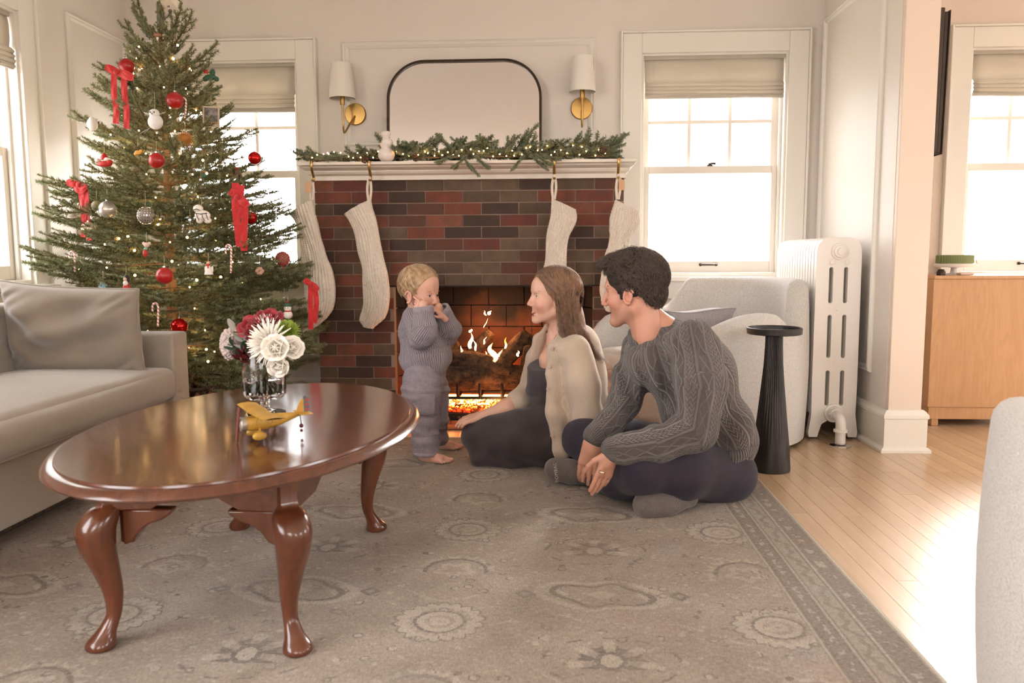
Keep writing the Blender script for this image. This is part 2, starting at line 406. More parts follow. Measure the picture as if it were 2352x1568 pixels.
# windows -----------------------------------------------------------
def window(num, axis, a0, a1, at, out, blind_drop=.23, blind=True):
    """double-hung window in the opening a0..a1; 'out' = direction sign to the outdoors"""
    root = empty('window_%d' % num); st(root)
    def P(a, d, z):      # a along wall, d depth to outdoors (negative = room)
        return (a, at+out*d, z) if axis == 'Y' else (at+out*d, a, z)
    def b(mb, A0, A1, D0, D1, Z0, Z1):
        p, q = np.array(P(A0, D0, Z0)), np.array(P(A1, D1, Z1)); mb.box(np.minimum(p, q), np.maximum(p, q)); return mb
    # casing
    cw = .108; c = MB()
    b(c, a0-cw, a0, -.022, 0, ZW0-.03, ZW1+cw); b(c, a1, a1+cw, -.022, 0, ZW0-.03, ZW1+cw); b(c, a0, a1, -.022, 0, ZW1, ZW1+cw)
    b(c, a0-cw-.012, a0-cw, -.034, 0, ZW0-.03, ZW1+cw+.012); b(c, a1+cw, a1+cw+.012, -.034, 0, ZW0-.03, ZW1+cw+.012); b(c, a0-cw, a1+cw, -.034, 0, ZW1+cw, ZW1+cw+.012)
    c.build('casing', MT['trim'], root, bevel=.003)
    s = MB(); b(s, a0-cw-.03, a1+cw+.03, -.055, .0, ZW0-.04, ZW0-.0115); s.build('stool', MT['trim'], root, bevel=.006)
    s = MB(); b(s, a0-cw, a1+cw, -.02, 0, ZW0-.14, ZW0-.04); s.build('apron', MT['trim'], root, bevel=.003)
    j = MB(); b(j, a0-.002, a0+.012, -.002, .2, ZW0-.011, ZW1+.001); b(j, a1-.012, a1+.002, -.002, .2, ZW0-.011, ZW1+.001); b(j, a0+.012, a1-.012, -.002, .2, ZW1-.012, ZW1+.001); b(j, a0+.012, a1-.012, -.003, .22, ZW0-.011, ZW0+.009)
    b(j, a0+.0125, a0+.026, .045, .061, ZW0+.0095, ZW1-.013); b(j, a1-.026, a1-.0125, .045, .061, ZW0+.0095, ZW1-.013); b(j, a0+.0125, a0+.02, .061, .15, ZW0+.0095, ZW1-.013); b(j, a1-.02, a1-.0125, .061, .15, ZW0+.0095, ZW1-.013)
    j.build('jamb', MT['trim'], root)
    zm = 1.375; f = .042
    # lower sash (room side)
    lo = MB(); b(lo, a0+.014, a0+.014+f, .065, .1, ZW0+.01, zm+.02); b(lo, a1-.014-f, a1-.014, .065, .1, ZW0+.01, zm+.02)
    b(lo, a0+.014+f, a1-.014-f, .066, .1, ZW0+.01, ZW0+.075); b(lo, a0+.014+f, a1-.014-f, .0655, .1, zm-.022, zm+.02)
    lo.build('lower_sash', MT['sash'], root, bevel=.003)
    us = MB(); b(us, a0+.014, a0+.014+f, .105, .14, zm-.02, ZW1-.01); b(us, a1-.014-f, a1-.014, .105, .14, zm-.02, ZW1-.01)
    b(us, a0+.014+f, a1-.014-f, .106, .14, zm-.02, zm+.02); b(us, a0+.014+f, a1-.014-f, .106, .14, ZW1-.06, ZW1-.01)
    us.build('upper_sash', MT['sash'], root, bevel=.003)
    gw = (a1-a0-.028-2*f)
    zt = ZW1-.06; zb = zm+.02
    for k in (1, 2):
        m = MB(); q = a0+.014+f+gw*k/3; b(m, q-.009, q+.009, .11, .135, zb, zt); m.build('muntin', MT['sash'], root)
    zs = [zb+(zt-zb)*.46]
    for z in zs: m = MB(); b(m, a0+.05, a1-.05, .112, .133, z-.009, z+.009); m.build('muntin', MT['sash'], root)
    cols = [a0+.014+f+gw*k/3 for k in range(4)]; rows = [zb, zs[0], zt]
    for i in range(3):
        for k in range(2):
            m = MB(); b(m, cols[i], cols[i+1], .121, .124, rows[k], rows[k+1]); m.build('pane', MT['pane'], root)
    m = MB(); b(m, a0+.05, a1-.05, .081, .084, ZW0+.07, zm-.02); m.build('pane', MT['pane'], root)
    # hardware
    mid = (a0+a1)/2
    h = MB(); p = P(mid, .078, zm+.02); h.lathe([(.018, 0), (.018, .006), (.012, .008), (.010, .014), (.004, .018)], p, 14)
    p2 = np.array(P(mid, .078, zm+.034)); dirv = np.array(P(1, 0, 0))-np.array(P(0, 0, 0)); h.tube([p2, p2+dirv*.02+np.array([0, 0, .002]), p2+dirv*.032], [.005, .006, .007], 8)
    h.build('sash_lock', MT['darkmetal'], root, auto=40)
    h = MB(); z = ZW0+.055
    q0, q1 = np.array(P(mid-.045, .062, z)), np.array(P(mid+.045, .062, z)); o = np.array(P(0, -.02, 0))-np.array(P(0, 0, 0))
    h.tube([q0, q0+o, q1+o, q1], .005, 8); h.sphere(q0, .009, 10); h.sphere(q1, .009, 10); h.build('sash_lift', MT['darkmetal'], root, auto=40)
    if blind:
        t = empty('roman_blind', P(mid, 0, ZW1)); t.location = (0, 0, 0)
        A = np.linspace(a0+.02, a1-.02, 15)
        prof = [(.028, 0), (.022, -.05), (.02, -.12), (.022, -.155), (.006, -.165), (-.004, -.176), (.004, -.186), (.02, -.184), (.006, -.188), (-.006, -.198), (.002, -.208), (.02, -.206), (.004, -.21), (-.006, -.22), (.002, -.231), (.02, -.228), (.006, -.233), (.0, -.246), (.008, -.252), (.024, -.25)]
        k = blind_drop/.252
        G = [[P(a, d+.012*math.sin(i*.5+z*30)*.25, ZW1-.012+z*k+(.006*math.sin(i*.22+num)*(abs(z)/.25)**2)) for i, a in enumerate(A)] for d, z in prof]
        bm = MB(); bm.grid(np.array(G)); o1 = bm.build('fabric', MT['blind'], t, smooth=True)
        so = o1.modifiers.new('thick', 'SOLIDIFY'); so.thickness = .003
        bm = MB(); b(bm, a0+.016, a1-.016, .014, .045, ZW1-.03, ZW1-.006); bm.build('head_rail', MT['blind'], t)
        bm = MB(); b(bm, a0+.022, a1-.022, .004, .018, ZW1-.012-blind_drop-.004, ZW1-.012-blind_drop+.016); bm.build('bottom_bar', MT['blind'], t, bevel=.003)
        return root, t
    return root, None
_, t = window(1, 'Y', *W1, YB, 1); tag(t, 'cream roman blind over the window between the fireplace and the radiator', 'blind')
_, t = window(2, 'Y', *W2, YB, 1, .27); tag(t, 'cream roman blind over the window behind the christmas tree', 'blind')
_, t = window(3, 'Y', *W3, YB, 1, .24); tag(t, 'folded blind in the next room above the birch cabinet', 'blind')
_, t = window(4, 'X', *WL, XL, -1, .25); tag(t, 'folded blind over the side window by the sofa pillow', 'blind')

# floor ---------------------------------------------------------------
fl = st(bx('floor', (XL-.22, YF-.22, -.1), (XR2+.22, YB+.22, -.012), MT['oakbase']))
_bm = {}
def board(x0, x1, y0, y1):
    L = round((y1-y0)*4)/4 if y1-y0 > .5 else y1-y0
    o = MB().box((x0+.0006, y0+.0006, -.0125), (x1-.0006, y1-.0006, -.0004+random.random()*.0004)).build('floorboard', MT['oak'], fl, bevel=0); return o
bw = .0585; x = .70; r2 = random.Random(3); nb = 0
while x < 3.3:
    y = .35-r2.random()*1.2; y = max(y, -.4)
    while y < YB:
        L = r2.uniform(.9, 1.9); y1 = min(y+L, YB)
        if YB-y1 < .25: y1 = YB
        board(x, x+bw, y, y1); y = y1; nb += 1
    x += bw
x = .70-bw
while x > -2.3:
    board(x, x+bw, 3.7 if r2.random() < .6 else 3.6, YB); nb += 1; x -= bw
x0 = 3.3
o = MB().box((XL, YF, -.0125), (.70-bw*52, YB, -.0006)).box((-2.34, YF, -.0125), (.70, 3.6, -.0006)).box((.70, YF, -.0125), (3.3, -.45, -.0006)).box((3.3, YF, -.0125), (XR2, YB, -.0006)).build('floor_remaining_strips', MT['oak'], fl); o['kind'] = 'stuff'

# outside: pale neighbouring house and ground
st(bx('ground_outside', (-30, YB+.3, -1.6), (30, 40, -1.5), simple('frost_lawn', (190, 188, 176), .9)))
hs = empty('neighbour_house', (2.2, 16, -1.5), 'pale gabled house seen through the window right of the fireplace', 'house')
sid = simple('pale_siding', (232, 230, 226), .8); rf = simple('pale_roof', (196, 192, 190), .9); gw_ = simple('dull_window', (172, 176, 184), .3)
def hbox(n, lo, hi, m, par=hs, **k): return MB().box(np.array(lo)-np.array((2.2, 16, -1.5)), np.array(hi)-np.array((2.2, 16, -1.5))).build(n, m, par, local=True, **k)
hbox('wall', (-2.4, 16, -1.5), (7.2, 22, 2.6), sid)
ro = MB().prism([(-5.2, 4.0), (5.6, 4.0), (.2, 7.0)], -6.9, (0, -.3, 0), (1, 0, 0), (0, 0, 1)).build('roof', rf, hs, local=True)
for zz in range(14): hbox('siding_board', (-2.4, 15.985, -1.5+zz*.29), (7.2, 16.0, -1.5+zz*.29+.26), sid)
for (xx, zz) in ((-.2, -.3), (3.0, -.3), (5.4, -.3), (1.6, 1.2), (4.6, 1.2)):
    f_ = hbox('window_frame', (xx-.55, 15.93, zz-.1), (xx+.55, 15.99, zz+1.2), sid)
    for i in (0, 1):
        for j in (0, 1): hbox('window_pane', (xx-.45+i*.47, 15.91, zz+j*.57), (xx-.02+i*.47, 15.935, zz+.52+j*.57), gw_, f_)
h2 = empty('garage_house', (11.5, 19, -1.5), 'pale grey gabled shed roof seen through the next room window', 'house')
MB().box((-2.4, 0, 0), (2.4, 4, 3.4)).build('wall', sid, h2, local=True); MB().prism([(-2.8, 3.3), (2.8, 3.3), (0, 5.2)], -4.4, (0, -.2, 0)).build('roof', rf, h2, local=True)
h3 = empty('side_house', (-8.5, 9, -1.5), 'grey clad house seen through the side window by the sofa', 'house')
MB().box((-2.5, -4, 0), (2, 6, 6)).build('wall', simple('grey_cladding', (150, 156, 160), .8), h3, local=True)
for k in range(8): MB().box((2, -3.6+k*1.2, 0), (2.06, -3.45+k*1.2, 6)).build('batten', simple('batten', (190, 192, 194), .8), h3, local=True)
# ================================================================ FIREPLACE
YFB = 4.15; BX0, BX1 = -1.238, .362; BZ = 1.285
OX0, OX1, OZ = -.835, .21, .732           # firebox opening
fp = empty('fireplace', ((BX0+BX1)/2, YFB, 0), 'brick fireplace with a lit gas log fire between the two windows', 'fireplace')
mort = Mat('mortar', (150, 126, 110), .95); v, x, y, z = mort.pos(); mort.bump(mort.noise(v, 200, 3), .4, .003)
m = MB(); m.box((BX0+.006, YFB+.005, 0), (OX0-.0, YB-.003, BZ)); m.box((OX1, YFB+.005, 0), (BX1-.006, YB-.003, BZ)); m.box((OX0, YFB+.005, OZ+.0), (OX1, YB-.003, BZ))
m.build('mortar_backing', mort.m, fp)
bk = Mat('wirecut_brick', (120, 70, 55), .88); v, x, y, z = bk.pos()
rnd = bk.objrand()
base = bk.ramp(rnd, [(0, (76, 58, 50)), (.14, (104, 84, 66)), (.32, (120, 98, 78)), (.46, (108, 68, 54)), (.62, (136, 74, 58)), (.80, (122, 64, 54)), (.92, (148, 88, 68))], 'CONSTANT')
n1 = bk.noise(v, 14, 3); n2 = bk.noise(v, 330, 2, .7)
c = bk.mix(clamp01((n1-.35)*1.6), base, (84, 66, 56)); bk.color(bk.mix(clamp01((n2-.48)*4)*.55, c, (50, 34, 28), 'MIX'))
st_ = bk.comb(x, y, z*.35); bk.bump(bk.noise(st_, 380, 2, .7)*-1, .9, .004)
MT['brick'] = bk.m
BL, BH, BJ = .1905, .0612, .0055
def brickmesh(L, H=BH-BJ, D=.05):
    b = MB().box((0, 0, 0), (L, D, H)); me = mesh('brick', np.concatenate(b.v), b.f, False); me.materials.append(MT['brick']); return me
_bmesh = {}
def brick(x, z, L, y=YFB, par=None, rot=None, name='brick'):
    key = round(L, 3)
    if key not in _bmesh: _bmesh[key] = brickmesh(key)
    o = bpy.data.objects.new(name, _bmesh[key]); COL.objects.link(o); o.parent = par or fp; o.matrix_parent_inverse = wmat(par or fp).inverted()
    o.location = (x, y+random.uniform(-.0012, .0012), z); o.rotation_euler = rot or (random.uniform(-.004, .004), random.uniform(-.006, .006), random.uniform(-.004, .004))
    return o
nrow = 21; z0 = BZ-nrow*BH
for r in range(nrow+1):
    z = BZ-(r+1)*BH
    if z < -.03: break
    x = BX0-(BL+BJ/2)*(0 if r % 2 == 0 else .5); pitch = BL+BJ*.6
    segs = [(BX0, OX0), (OX1, BX1)] if z < OZ-.01 else [(BX0, BX1)]
    x = BX0 - (.0 if r % 2 else pitch*.5)
    while x < BX1:
        for a, b in segs:
            s, e = max(x, a), min(x+pitch-BJ, b)
            if e-s > .028: brick(s, max(z, .0), e-s)
        x += pitch
# firebox: splayed side walls, back wall of firebricks
fbm = Mat('soot_and_shade_firebrick', (104, 58, 36), .9); v, x, y, z = fbm.pos()
so = clamp01(fbm.noise(v, 3.2, 3)*1.6-.62+z*1.35); c = fbm.mix(fbm.objrand()*.6, (150, 88, 54), (112, 60, 38)); fbm.color(fbm.mix(so, c, (24, 16, 14))); fbm.bump(fbm.noise(v, 160, 3), .5, .003); MT['firebrick'] = fbm.m  # soot stain, painted darker with height to imitate the dim firebox top
YB2 = 4.50; SX0, SX1 = OX0+.17, OX1-.17
def firewall(a, b, nb):
    a = np.array(a); b = np.array(b); d = b-a; L = np.linalg.norm(d); d /= L; n = np.array([-d[1], d[0]]); ang = math.atan2(d[1], d[0])
    rows = 6; H = OZ/rows
    for r in range(rows):
        off = .5 if r % 2 else 0; w = L/nb; k = -off
        while k < nb:
            s, e = max(k, 0)*w, min(k+1, nb)*w
            if e-s > .02:
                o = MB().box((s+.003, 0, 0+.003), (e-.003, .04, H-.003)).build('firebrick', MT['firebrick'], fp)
                o.location = (a[0], a[1], r*H); o.rotation_euler = (0, 0, ang)
                o.matrix_parent_inverse = wmat(fp).inverted()
            k += 1
    mm = MB().box((-.05, .02, 0), (L+.05, .06, OZ)); o = mm.build('firebox_wall', simple('soot', (40, 26, 20), .95), fp); o.location = (*a, 0); o.rotation_euler = (0, 0, ang)
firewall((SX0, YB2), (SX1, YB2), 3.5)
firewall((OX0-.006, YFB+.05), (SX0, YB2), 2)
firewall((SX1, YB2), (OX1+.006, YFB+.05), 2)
bx('firebox_top', (OX0-.05, YFB+.06, OZ), (OX1+.05, YB2+.08, OZ+.02), simple('soot', (40, 26, 20), .95), fp)
bx('lintel_bar', (OX0-.05, YFB+.002, OZ-.006), (OX1+.05, YFB+.08, OZ+.003), MT['iron'], fp)
# hearth bricks on the firebox floor
hm = Mat('hearth_brick', (176, 104, 68), .6); v, x, y, z = hm.pos(); hm.color(hm.mix(clamp01(hm.noise(v, 30, 3)*1.3-.2)*.6+hm.objrand()*.3, (186, 112, 74), (138, 74, 48))); hm.bump(hm.noise(v, 200, 2), .3, .002)
bx('hearth_bed', (BX0, 3.985, -.01), (BX1, YB2+.1, .004), simple('dark_grout', (92, 60, 44), .9), fp)
for j, yy in enumerate(np.arange(3.99, 4.5, .083)):
    xx = (OX0 if yy > YFB-.02 else BX0)-(.1 if j % 2 else 0); x1 = OX1 if yy > YFB-.02 else BX1; x0_ = OX0 if yy > YFB-.02 else BX0
    while xx < x1:
        s, e = max(xx, x0_), min(xx+.2, x1)
        if e-s > .03: MB().box((s+.0025, yy+.0025, 0), (e-.0025, yy+.0805, .012)).build('hearth_brick', hm.m, fp, bevel=.0015, seg=1)
        xx += .2

# mantel: stepped crown profile swept round three sides
mt = empty('mantelpiece', ((BX0+BX1)/2, YFB, BZ), 'cream painted mantel shelf with stepped crown edge above the brickwork', 'mantel')
prof = [(0, 0), (.022, 0), (.022, .022), (.034, .026), (.05, .030), (.058, .040), (.058, .046), (.078, .050), (.1, .056), (.108, .064), (.128, .068), (.128, .082), (0, .082)]
pth = [((BX0, YB-.002), (-1, 0)), ((BX0, YFB), (-1, -1)), ((BX1, YFB), (1, -1)), ((BX1, YB-.002), (1, 0))]
G = [[(p[0]+d*q[0]*.42, p[1]+d*q[1], BZ-.008+z) for d, z in prof] for p, q in pth]
mb = MB().grid(np.array(G)); mb.box((BX0-.053, YFB-.125, BZ+.066), (BX1+.053, YB-.002, BZ+.074)); mb.box((BX0, YFB-.01, BZ-.006), (BX1, YB, BZ+.07))
mb.build('shelf', MT['mantel'], mt, auto=25)
ZM = BZ+.0742

# gas log set ---------------------------------------------------------
lg = empty('gas_log_set', (-.31, 4.3, .012), 'charred log set burning on a black grate over glowing embers in the firebox', 'fire logs')
bark = Mat('charred_log', (70, 48, 34), .9); v, x, y, z = bark.coord('Object'); bark.color(bark.mix(clamp01(bark.noise(v, 26, 4, .7)*2.4-.8), (30, 22, 18), (128, 92, 62))); bark.bump(bark.noise(v, 60, 4, .7), 1., .02)
MT['log'] = bark.m
def log(a, b, r0_, r1_, seed, name='log'):
    rr = random.Random(seed); P = spline([np.array(a), (np.array(a)+np.array(b))/2+np.array([rr.uniform(-.01, .01), 0, rr.uniform(-.01, .015)]), np.array(b)], 14)
    T = (P[-1]-P[0]); T /= np.linalg.norm(T); ax = np.cross(T, [0, 0, 1.]); ax /= np.linalg.norm(ax)+1e-9; bb = np.cross(T, ax); m = MB(); G = []
    for i, p in enumerate(P):
        t = i/13; R = r0_*(1-t)+r1_*t; e = 1 if 0 < i < 13 else .8
        G.append([p+e*R*(1+.10*math.sin(3*q+seed+i*.3)+.05*math.sin(7*q+i*.9)+rr.uniform(-.04, .04))*(math.cos(q)*ax+math.sin(q)*bb) for q in np.arange(20)/20*2*PI])
    m.grid(np.array(G), wrapu=True); k = 20; m.f.append(tuple(range(k))[::-1]); m.f.append(tuple(range(13*k, 14*k)))
    return m.build(name, MT['log'], lg, auto=50)
log((-.72, 4.24, .225), (.10, 4.25, .232), .070, .066, 1)
log((-.66, 4.30, .345), (-.22, 4.20, .285), .052, .045, 2)
log((-.30, 4.22, .29), (-.13, 4.33, .45), .045, .05, 3)
log((-.16, 4.22, .36), (.11, 4.24, .30), .062, .05, 4)
log((-.45, 4.36, .33), (-.34, 4.36, .47), .04, .03, 5)
log((-.10, 4.36, .36), (.0, 4.34, .46), .045, .035, 6)
log((-.74, 4.33, .26), (-.52, 4.30, .42), .045, .03, 7)
g = MB()
for yy in (4.17, 4.36): g.box((-.78, yy-.006, .128), (.12, yy+.006, .142))
g.build('grate_rail', MT['iron'], lg, bevel=.002)
for k in range(8):
    xx = -.74+k*.118; P = spline([(xx, 4.155, .215), (xx, 4.16, .15), (xx, 4.22, .137), (xx, 4.34, .137), (xx, 4.40, .16)], 14); MB().tube(P, .008, 8).build('grate_bar', MT['iron'], lg, auto=50)
for xx in (-.72, .06): 
    for yy in (4.18, 4.35): MB().box((xx-.008, yy-.008, .012), (xx+.008, yy+.008, .13)).build('leg', MT['iron'], lg)
# ember bed : lump grid, glowing under the grate
em = Mat('ember_rock', (46, 30, 24), .9); v, x, y, z = em.pos(); hot = clamp01((z-.045)*26)*clamp01(em.noise(v, 55, 3, .6)*4.6-1.7)
em.color(em.mix(clamp01(em.noise(v, 90, 2)*1.2-.1), (26, 18, 16), (104, 74, 56)))
r_ = em.ramp(hot, [(0, (0, 0, 0)), (.35, (170, 30, 4)), (.7, (255, 110, 30)), (1, (255, 200, 130))]); em.l.new(r_, em.b.inputs['Emission Color']); em.b.inputs['Emission Strength'].default_value = 5.
RG = np.random.default_rng(5); m = MB(); 
for i in range(900):
    u, w = RG.random(2); yy = 4.165+u*.25; m.sphere((-.8+w*.94, yy, .018+.062*min(1, u*2.2)+RG.random()*.012), RG.uniform(.006, .014)*np.array([1, 1, .7]), 6, rotz(RG.random()*6))
o = m.build('embers', em.m, lg); o['kind'] = 'stuff'
bx('ember_tray', (-.8, 4.17, .012), (.14, 4.42, .05), simple('tray', (30, 22, 20), .9), lg)
ft = MB(); ft.tube([(-.75, 4.36, .112), (.1, 4.36, .112)], .009, 8); ft.build('burner_pipe', emis('burner_glow', (255, 150, 70), 8.), lg)
# flames: tongues of flame as small emissive bodies
fm = bpy.data.materials.new('flame'); fm.use_nodes = True; t = fm.node_tree; t.nodes.clear(); o_ = t.nodes.new('ShaderNodeOutputMaterial'); e_ = t.nodes.new('ShaderNodeEmission'); tr = t.nodes.new('ShaderNodeBsdfTransparent'); mxs = t.nodes.new('ShaderNodeMixShader')
tcn = t.nodes.new('ShaderNodeTexCoord'); nz = t.nodes.new('ShaderNodeTexNoise'); nz.inputs['Scale'].default_value = 18; t.links.new(tcn.outputs['Object'], nz.inputs[0])
cr = t.nodes.new('ShaderNodeValToRGB'); cr.color_ramp.elements[0].position = .3; cr.color_ramp.elements[0].color = (1, .22, .03, 1); cr.color_ramp.elements[1].position = .6; cr.color_ramp.elements[1].color = (1, .62, .28, 1)
t.links.new(nz.outputs[0], cr.inputs[0]); t.links.new(cr.outputs[0], e_.inputs[0]); e_.inputs[1].default_value = 3.6; mxs.inputs[0].default_value = .72
t.links.new(tr.outputs[0], mxs.inputs[1]); t.links.new(e_.outputs[0], mxs.inputs[2]); t.links.new(mxs.outputs[0], o_.inputs[0])
def flame(p, h, w, lean, seed):
    rr = random.Random(seed); m = MB(); n = 14; P = []; R = []
    for i in range(n):
        q = i/(n-1); P.append((p[0]+lean*q*h+.2*w*math.sin(q*7+seed), p[1]+.1*w*math.sin(q*5+seed*2), p[2]+h*q)); R.append(w*(.12+math.sin(PI*min(1, q*.9+.12))**.8)*(1-q)**.55*.6+.0006)
    m.tube(P, R, 10, flat=.45); return m.build('flame', fm, lg, smooth=True)
for i, (px, py, hh, ww, ln) in enumerate([(1133, 830, .10, .060, -.1), (1146, 828, .06, .03, .2), (1120, 828, .05, .03, -.3), (1080, 800, .085, .028, .1), (1094, 805, .06, .022, -.2), (1060, 815, .05, .02, 0), (1160, 800, .06, .02, .1), (1110, 790, .04, .016, .4), (1030, 822, .04, .02, 0), (1190, 818, .03, .02, 0)]):
    flame(W(px, py, 4.20+.02*(i % 3)), hh, ww, ln, i)
for i, (px, py, hh, ww, ln) in enumerate([(1122, 722, .020, .022, .6), (1116, 724, .026, .016, -.4), (1080, 763, .018, .018, .4), (1111, 752, .05, .007, .5)]):
    flame(W(px, py, 4.28), hh, ww, ln, i+20)
ld = bpy.data.lights.new('fire_glow', 'POINT'); ld.energy = 2.2; ld.color = (1, .42, .14); ld.shadow_soft_size = .07
lo = bpy.data.objects.new('fire_glow', ld); lo.location = (-.3, 4.30, .53); COL.objects.link(lo)
ld = bpy.data.lights.new('fire_glow', 'POINT'); ld.energy = 1.2; ld.color = (1, .42, .14); ld.shadow_soft_size = .05
lo = bpy.data.objects.new('fire_glow', ld); lo.location = (-.3, 4.12, .10); COL.objects.link(lo)
# damper chain
ch = MB()
for k in range(22):
    c = W(1221, 668, 4.2)-np.array([0, 0, k*.013]); a = k % 2*PI/2; ch.tube([c+np.array([.004*math.cos(a)*math.cos(q), .004*math.sin(a)*math.cos(q), .009*math.sin(q)]) for q in np.linspace(0, 2*PI, 9)], .0012, 5)
tag(ch.build('damper_chain', MT['iron'], None), 'thin dark damper chain hanging inside the firebox', 'chain')

# mirror --------------------------------------------------------------
mr = empty('mirror', (-.5, 4.58, ZM), 'large arched mirror with thin dark frame standing on the mantel', 'mirror')
def mirpath(off):
    x0, x1, zb, zt, r = -.936+off, -.062-off, ZM+.002+off, 1.985-off, .215-off; pts = [(x0, zb), (x0, zt-r)]
    pts += [(x0+r-r*math.cos(a), zt-r+r*math.sin(a)) for a in np.linspace(0, PI/2, 14)][1:]
    pts += [(x1-r+r*math.sin(a), zt-r+r*math.cos(a)) for a in np.linspace(0, PI/2, 14)]
    return pts+[(x1, zb)]
tilt = lambda x, z: (x, 4.55+(z-ZM)*.10, z)
pp = mirpath(0); P3 = [tilt(*p) for p in pp]; P3 = P3+[P3[0]]
fr = MB(); G = []
for i, p in enumerate(pp):
    q = mirpath(.014)[i]; G.append([tilt(p[0], p[1]), tuple(np.array(tilt(*p))-[0, .022, 0]), tuple(np.array(tilt(*q))-[0, .022, 0]), tilt(*q)])
G.append(G[0]); fr.grid(np.array(G)); fr.build('frame', MT['darkmetal'], mr, auto=40)
q = mirpath(.012); mm = MB(); n = len(q); mm.add([tuple(np.array(tilt(*p))-[0, .012, 0]) for p in q]+[tuple(np.array(tilt(*p))+[0, .003, 0]) for p in q], [tuple(range(n))[::-1], tuple(range(n, 2*n))]+[(i, (i+1) % n, (i+1) % n+n, i+n) for i in range(n)])
mm.build('glass', MT['mirror'], mr)

# sconces ------------------------------------------------------------
shade = Mat('linen_shade', (240, 232, 222), .8); shade.b.inputs['Transmission Weight'].default_value = 0
def sconce(cx, cz, label, sw):
    t = empty('wall_sconce', (cx, YB, cz), label, 'wall lamp', 'brass wall sconces beside the mirror')
    MB().lathe([(.001, .0), (.062, 0), (.062, .012), (.058, .016), (.001, .018)], (cx, YB-.001, cz), 36, (0, -1, 0)).build('back_plate', MT['brass'], t, auto=40)
    x = cx+sw; P = spline([(cx, YB-.015, cz-.01), (cx+sw*.5, YB-.05, cz-.06), (x, YB-.09, cz-.115), (x, YB-.115, cz-.08), (x, YB-.118, cz+.02), (x, YB-.118, cz+.05)], 24)
    MB().tube(P, .0055, 10).build('arm', MT['brass'], t, auto=60)
    MB().lathe([(.014, 0), (.014, .05), (.010, .052)], (x, YB-.118, cz+.035), 20).build('candle_socket', MT['brass'], t, auto=40)
    h = .190; z0 = cz+.068
    s = MB().lathe([(.074, 0), (.056, h), (.054, h), (.072, 0), (.074, 0)], (x, YB-.118, z0), 40, cap=False).build('lamp_shade', shade.m, t, auto=40)
    MB().sphere((x, YB-.118, z0+.08), .022, 14).build('bulb', simple('frosted_bulb', (250, 246, 238), .3), t, smooth=True)
sconce(-1.134, 1.70, 'left brass wall sconce with white tapered shade', -.045)
sconce(.163, 1.715, 'right brass wall sconce with white tapered shade', .0)

# gourd vase on mantel
c = W(888, 373, 4.03); c[2] = ZM
prof = []
for q in np.linspace(-1.2, 1.3, 14): prof.append((.040*math.cos(q), .040+.040*math.sin(q)))
prof = [(r_q*.93, z_q*.80) for r_q, z_q in [(.012, 0), (.03, .003), (.042, .02), (.046, .04), (.042, .06), (.030, .076), (.024, .083), (.028, .09), (.036, .104), (.0375, .117), (.033, .13), (.022, .141), (.0155, .146), (.02, .152), (.026, .163), (.0255, .174), (.019, .184), (.011, .187), (.010, .180)]]
tag(MB().lathe(prof, c, 36).build('ceramic_vase', Mat('white_glaze', (238, 226, 218), .3).m, None, smooth=True, loc=c), 'white three-bulb ceramic vase standing on the mantel by the mirror', 'vase')

# ================================================================ COFFEE TABLE
TC = np.array([-.792, 2.065, .45]); TA, TB = .426, .655
tb = empty('coffee_table', (TC[0], TC[1], 0), 'glossy oval mahogany coffee table with curved cabriole legs on the rug', 'coffee table')
prof = [(0, 0), (.951, 0), (.954, -.001), (.956, -.0055), (.960, -.006), (.970, -.0062), (.980, -.0085), (.990, -.0135), (.997, -.0175), (1., -.021), (.998, -.0235), (.990, -.025), (.986, -.0265), (.982, -.0295), (.970, -.031), (.93, -.031), (0, -.031)]
th = np.arange(96)/96*2*PI
G = [[(TC[0]+(TA-(1-k)*.62)*math.cos(a) if k > .5 else TC[0]+TA*.0001*math.cos(a), TC[1]+(TB-(1-k)*.62)*math.sin(a) if k > .5 else TC[1]+.0001*math.sin(a), .45+z) for a in th] for k, z in prof]
MB().grid(np.array(G), wrapu=True).build('tabletop', MT['mahog'], tb, auto=22)
LX, LY = .200, .375                          # leg posts
lx0, lx1, ly0, ly1 = TC[0]-LX, TC[0]+LX, TC[1]-LY, TC[1]+LY
def apron(a, b, name='apron'):
    a = np.array(a); b = np.array(b); L = np.linalg.norm(b-a); d = (b-a)/L; n = np.array([-d[1], d[0]])
    k = .075 if L > .5 else .05
    poly = [(0, 0), (L, 0), (L, -.10), (L-.16, -.10), (L-.22, -.075), (L-.28, -.045), (L/2+.04, -.035), (L/2, -.045), (L/2-.04, -.035), (.28, -.045), (.22, -.075), (.16, -.10), (0, -.10)]
    if L < .5: poly = [(0, 0), (L, 0), (L, -.095), (L-.10, -.092), (L-.14, -.07), (L-.17, -.045), (L/2, -.038), (.17, -.045), (.14, -.07), (.10, -.092), (0, -.095)]
    MB().prism(poly, .02, (a[0]+n[0]*.0, a[1]+n[1]*.0, .4195), (d[0], d[1], 0), (0, 0, 1)).build(name, MT['mahog'], tb, bevel=.0015)
apron((lx0, ly0+.005), (lx1, ly0+.005)); apron((lx0, ly1), (lx1, ly1)); apron((lx0+.01, ly0), (lx0+.01, ly1)); apron((lx1, ly0), (lx1, ly1))
